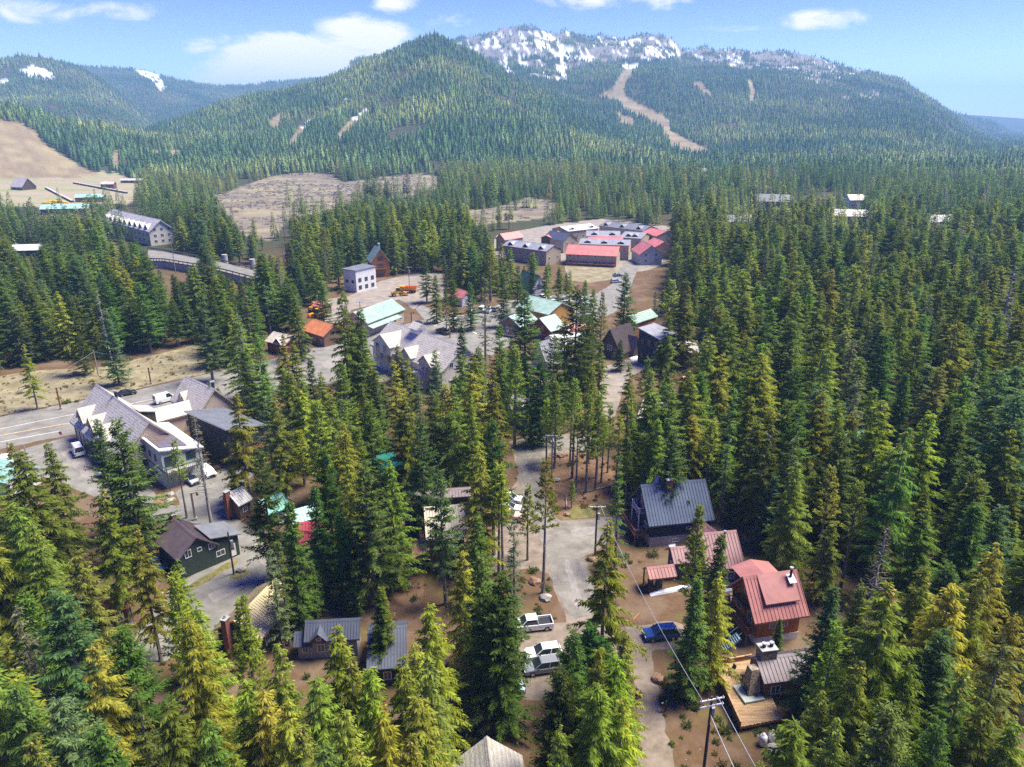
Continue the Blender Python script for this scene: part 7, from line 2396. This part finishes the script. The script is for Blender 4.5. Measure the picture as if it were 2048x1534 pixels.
SPECIES = {'fir': 'fir_tree', 'hemlock': 'hemlock_tree', 'pine': 'pine_tree', 'dead': 'dead_tree', 'spindly': 'spruce_tree'}
WORD = {'fir': 'fir', 'hemlock': 'hemlock', 'pine': 'pine', 'dead': 'dead tree', 'spindly': 'spruce'}
LIMIT = {'fir': 250, 'hemlock': 290, 'pine': 120, 'dead': 20, 'spindly': 60}


def size_of(t):
    x_, y_ = project(np.array(t[0]), np.array(t[1]), np.array(t[2] * 0.8))
    inside = -40 < x_ < 2088 and y_ < 1600
    return (t[2] / math.hypot(t[0], t[1])) * (1 if inside else 0.02) * (1.3 if t[6] else 1)


TREES.sort(key=size_of, reverse=True)
used = {k: 0 for k in LIMIT}
rest = []
for t in TREES:
    x_, y_, H_, k, pi, ti, hand = t
    if used[k] >= LIMIT[k] or size_of(t) < 0.055:
        rest.append(t)
        continue
    used[k] += 1
    pr = PROTO[k][pi]
    root = empty(SPECIES[k], (x_, y_, 0), rng.uniform(0, 6.28))
    s = H_ / pr['H']
    w = s * rng.uniform(0.92, 1.22) * (0.93 if hand else 1.27) * (1.0 if H_ > 12 else 1.15)
    root.scale = (w, w, s)
    tn, tcol = TINT[k][ti]
    trk = link('trunk', pr['trunk'], root)
    if pr['crown']:
        cr_ = link('crown', pr['crown'], root)
        cr_.color = (*[c * rng.uniform(0.85, 1.15) for c in tcol], 1)
        if pr['cones']:
            tag(link('cones', pr['cones'], root), kind='stuff')
    # where it stands
    best, bd = None, 1e9
    for (nm, lx, ly, lr) in LANDMARKS:
        d = math.hypot(lx - x_, ly - y_) - lr
        if d < bd:
            bd, best = d, (nm, lx, ly)
    tall = 'tall' if H_ > 19.5 else 'young' if H_ < 10 else 'mid-sized'
    look = {'dead': 'leafless %s with bare side branches' % WORD[k], 'spindly': 'sparse %s %s' % (tn.replace('thin ', ''), WORD[k])}.get(k, '%s %s %s' % (tall, tn, WORD[k]))
    if pr['cones']:
        look += ' with brown coned top'
    elif pr['cb'] > 0.35 and k == 'pine':
        look += ' on a long bare trunk'
    if best and bd < 14:
        where = ('in front of' if y_ < best[2] - 3 else 'behind' if y_ > best[2] + 3 else 'beside') + ' the ' + best[0]
    else:
        px_, py_ = project(np.array(x_), np.array(y_), np.array(0.0))
        if px_ > 1250:
            where = 'in the dense wood beside the cabins' if py_ > 1000 else 'in the dense wood beyond the cabins'
        elif px_ < 500:
            where = 'in the wood across the main road' if py_ < 850 else 'in the grove below the side road'
        else:
            where = 'among the village houses' if py_ < 1250 else 'in the grove in front of the village'
    lab = look + ' ' + where
    if len(lab.split()) > 16:
        lab = lab.replace(' with brown coned top', '').replace(' on a long bare trunk', '')
    lab = ' '.join(lab.split()[:16])
    tag(root, lab, 'tree', 'conifers %s' % where)
print('individual trees', used, 'rest', len(rest))

# the rest of the near wood
plist, pidx = [], {}
for k in PROTO:
    for i, pr in enumerate(PROTO[k]):
        if pr['crown'] is None:
            continue
        pidx[(k, i)] = len(plist)
        me = pr['crown'].copy()
        bm = bmesh.new()
        bm.from_mesh(me)
        bm.from_mesh(pr['trunk'])
        nf = len(me.polygons)
        bm.faces.ensure_lookup_table()
        for f_ in bm.faces[nf:]:
            f_.material_index = 1
        bm.to_mesh(me)
        bm.free()
        me.materials.append(M_BARK)
        plist.append(me)
rr_ = [t for t in rest if (t[3], t[4]) in pidx]
scatter('near_forest', [(t[0], t[1], 0) for t in rr_], [t[2] / 20 * 1.36 for t in rr_], [t[2] / 20 for t in rr_], rng.uniform(0, 6.28, len(rr_)), [pidx[(t[3], t[4])] for t in rr_], plist,
        'close-set conifer wood filling the slopes round the village', 'forest', [TINT[t[3]][t[5]][1] for t in rr_])

# middle distance and mountain woods
def sample(r0, r1, spacing, amax=42.5):
    area = 2 * R_(amax) * (r1 * r1 - r0 * r0) / 2
    n = int(area / spacing ** 2)
    a = rng.uniform(-R_(amax), R_(amax), n)
    r = np.sqrt(rng.uniform(r0 * r0, r1 * r1, n))
    return r * np.sin(a), r * np.cos(a)


def wood(name, bands, protos, tones, label, exclude=True, hmul=1.0):
    X, Y, Z, S = [], [], [], []
    for (r0, r1, sp, hh) in bands:
        x, y = sample(r0, r1, sp)
        z = height(x, y)
        k = cover(x, y, z)
        keep = (k == 0) | ((k == 4) & (rng.random(len(x)) < 0.10)) | ((k == 3) & (rng.random(len(x)) < 0.05)) | ((k == 1) & (rng.random(len(x)) < 0.10) & (fbm(x / 50, y / 50, 91, 3) > 0.50))
        keep &= seen(x, y, z)
        keep &= (fbm(x / 60, y / 60, 45, 3) + rng.normal(0, 0.06, len(x)) > 0.30)
        px, py = project(x, y, z)
        if exclude:
            for p in CLEAR:
                keep &= ~in_poly(px, py, p)
            for (cx_, cy_, rad_) in FOOT:
                keep &= np.hypot(x - cx_, y - cy_) > rad_
            tx, ty = project(x, y, z + hh * hmul * 0.85)
            mx_, my_ = project(x, y, z + hh * hmul * 0.4)
            for (x0, y0, x1, y1, by) in KEEP:
                for (ax, ay) in ((tx, ty), (mx_, my_)):
                    m = (ax > x0) & (ax < x1) & (ay > y0) & (ay < y1)
                    if by is not None:
                        m &= py > by - 1
                    keep &= ~m
            rare = (rng.random(len(x)) < 0.10) | (fbm(x / 40, y / 40, 93, 3) > 0.62)
            for p in MEADOW_VIEW:
                for (ax, ay) in ((tx, ty), (mx_, my_)):
                    keep &= ~in_poly(ax, ay, p) | rare
        x, y, z = x[keep], y[keep], z[keep]
        X.append(x)
        Y.append(y)
        Z.append(z)
        S.append(hh / 20 * np.clip(rng.normal(1.0, 0.30, len(x)), 0.35, 1.7) * hmul)
    X, Y, Z, S = map(np.concatenate, (X, Y, Z, S))
    # stands of different tone
    st = fbm(X / 170, Y / 170, 17, 4) + rng.normal(0, 0.06, len(X))
    S = S * np.clip(0.6 + 0.9 * fbm(X / 90, Y / 90, 27, 3), 0.6, 1.35)
    tones = np.array(tones)
    q_ = np.clip((st - 0.28) / 0.38, 0, 0.999) * (len(tones) - 1)
    i0 = q_.astype(int)
    tint = tones[i0] * (1 - (q_ - i0))[:, None] + tones[np.minimum(i0 + 1, len(tones) - 1)] * (q_ - i0)[:, None]
    if 'valley' in name:
        yel = rng.random(len(X)) < 0.012
        tint[yel] = (0.42, 0.36, 0.12)
        gr_ = rng.random(len(X)) < 0.03
        tint[gr_] = (0.30, 0.27, 0.20)
    print(name, len(X))
    scatter(name, np.stack([X, Y, Z - 0.5], 1), S * rng.uniform(1.0, 1.45, len(X)), S, rng.uniform(0, 6.28, len(X)), rng.integers(0, len(protos), len(X)), protos, label, 'forest', tint)


wood('valley_forest', [(425, 720, 6.2, 17), (720, 1000, 6.6, 16)], MIDM, [(0.130, 0.215, 0.066), (0.180, 0.265, 0.075), (0.245, 0.310, 0.082), (0.330, 0.365, 0.096)], 'conifer wood on the valley floor between the houses and the meadow')
wood('mountain_forest', [(1000, 1500, 5.8, 15), (1500, 2100, 6.2, 13.5), (2100, 3000, 8.2, 13), (3000, 4700, 10.5, 13), (4700, 6100, 24.0, 20)],
     FARM, [(0.090, 0.180, 0.080), (0.135, 0.230, 0.092), (0.205, 0.290, 0.108), (0.320, 0.370, 0.135)], 'blue green conifer forest covering the mountains', exclude=False)
# leafless brush on the meadow
bvs, bfs = [], []
brng = np.random.default_rng(5)
bq = brng.normal(0, 0.35, (70, 3)) * np.array([2.2, 2.2, 0.0])
bd = unit(np.concatenate([brng.normal(0, 0.5, (70, 2)), np.full((70, 1), 1.0)], 1))
bv, bf = kites(bq, bd, brng.uniform(0.8, 1.8, 70), np.full(70, 0.22), brng)
BRUSH = np_mesh('brush', bv, bf, mat('bare_twigs', (0.30, 0.245, 0.205), 0.95, 0.2, 0.5, col2=(0.40, 0.34, 0.28)))
bx, by_ = sample(430, 1250, 6.0)
bz = height(bx, by_)
kk = (cover(bx, by_, bz) == 1) & (fbm(bx / 45, by_ / 30, 33, 3) + rng.normal(0, 0.08, len(bx)) > 0.44)
bx, by_, bz = bx[kk], by_[kk], bz[kk]
scatter('meadow_brush', np.stack([bx, by_, bz], 1), rng.uniform(0.5, 1.5, len(bx)), rng.uniform(0.35, 0.95, len(bx)), rng.uniform(0, 6.28, len(bx)), np.zeros(len(bx)), [BRUSH], 'leafless mauve brush on the boggy meadow', 'brush')

# undergrowth: low bushes and stones on the bare ground
urng = np.random.default_rng(15)
uq = urng.normal(0, 0.22, (90, 3))
uq[:, 2] = np.abs(uq[:, 2]) * 0.6
ud = unit(np.concatenate([urng.normal(0, 0.8, (90, 2)), urng.uniform(0.1, 1.0, (90, 1))], 1))
uv_, uf_ = kites(uq, ud, urng.uniform(0.2, 0.55, 90), urng.uniform(0.08, 0.16, 90), urng)
BUSH = np_mesh('bush', uv_, uf_, M_NEEDLE)
bm = bmesh.new()
bmesh.ops.create_icosphere(bm, subdivisions=1, radius=0.3)
for v in bm.verts:
    v.co *= 0.7 + 0.5 * float(vnoise(np.array(v.co.x * 7 + 3), np.array(v.co.y * 7 + v.co.z * 5), 2))
    v.co.z *= 0.6
PEB = bpy.data.meshes.new('stone')
bm.to_mesh(PEB)
bm.free()
PEB.materials.append(ROCKM)
ux_, uy_ = sample(48, 230, 1.6, 40)
upx, upy = project(ux_, uy_, np.zeros_like(ux_))
uk = np.ones(len(ux_), bool)
for p in (ROAD_MAIN, ROAD_TOWN, LOT_DIRT, DRIVE_A, ROAD_LANE, ROAD_LEFT):
    uk &= ~in_poly(upx, upy, p)
for (cx_, cy_, rad_) in FOOT:
    uk &= np.hypot(ux_ - cx_, uy_ - cy_) > rad_ - 1.2
uk &= fbm(ux_ / 9, uy_ / 9, 51, 3) > 0.40
ux_, uy_ = ux_[uk], uy_[uk]
upk = (rng.random(len(ux_)) < 0.22).astype(int)
utint = np.where(rng.random((len(ux_), 1)) < 0.45, np.array([[0.24, 0.17, 0.075]]), np.array([[0.12, 0.15, 0.04]]))
us = rng.gamma(3.0, 0.2, len(ux_)) * np.where(upk == 1, 0.6, 1.0) + 0.15
inv_ = in_poly(upx[uk], upy[uk], VERGE)
utint[inv_] = (0.30, 0.25, 0.11)
us[inv_ & (rng.random(len(ux_)) < 0.7)] *= 0.4
scatter('undergrowth', np.stack([ux_, uy_, np.zeros(len(ux_))], 1), us, us * rng.uniform(0.7, 1.3, len(ux_)), rng.uniform(0, 6.28, len(ux_)), upk, [BUSH, PEB], 'low bushes and stones on the needle covered ground', 'undergrowth', utint)

# ------------------------------------------------------------------ haze
hz = MB().box(-9500, 9500, -300, 10600, -1.5, 560)
hzm = bpy.data.materials.new('pale_air')
hzm.use_nodes = True
hn = hzm.node_tree.nodes
hn.clear()
ho = hn.new('ShaderNodeOutputMaterial')
pv = hn.new('ShaderNodeVolumePrincipled')
pv.inputs['Color'].default_value = (0.36, 0.66, 1.0, 1)
pv.inputs['Density'].default_value = 0.00016
pv.inputs['Anisotropy'].default_value = 0.0
hzm.node_tree.links.new(pv.outputs[0], ho.inputs['Volume'])
tag(hz.build('haze', hzm), kind='stuff')
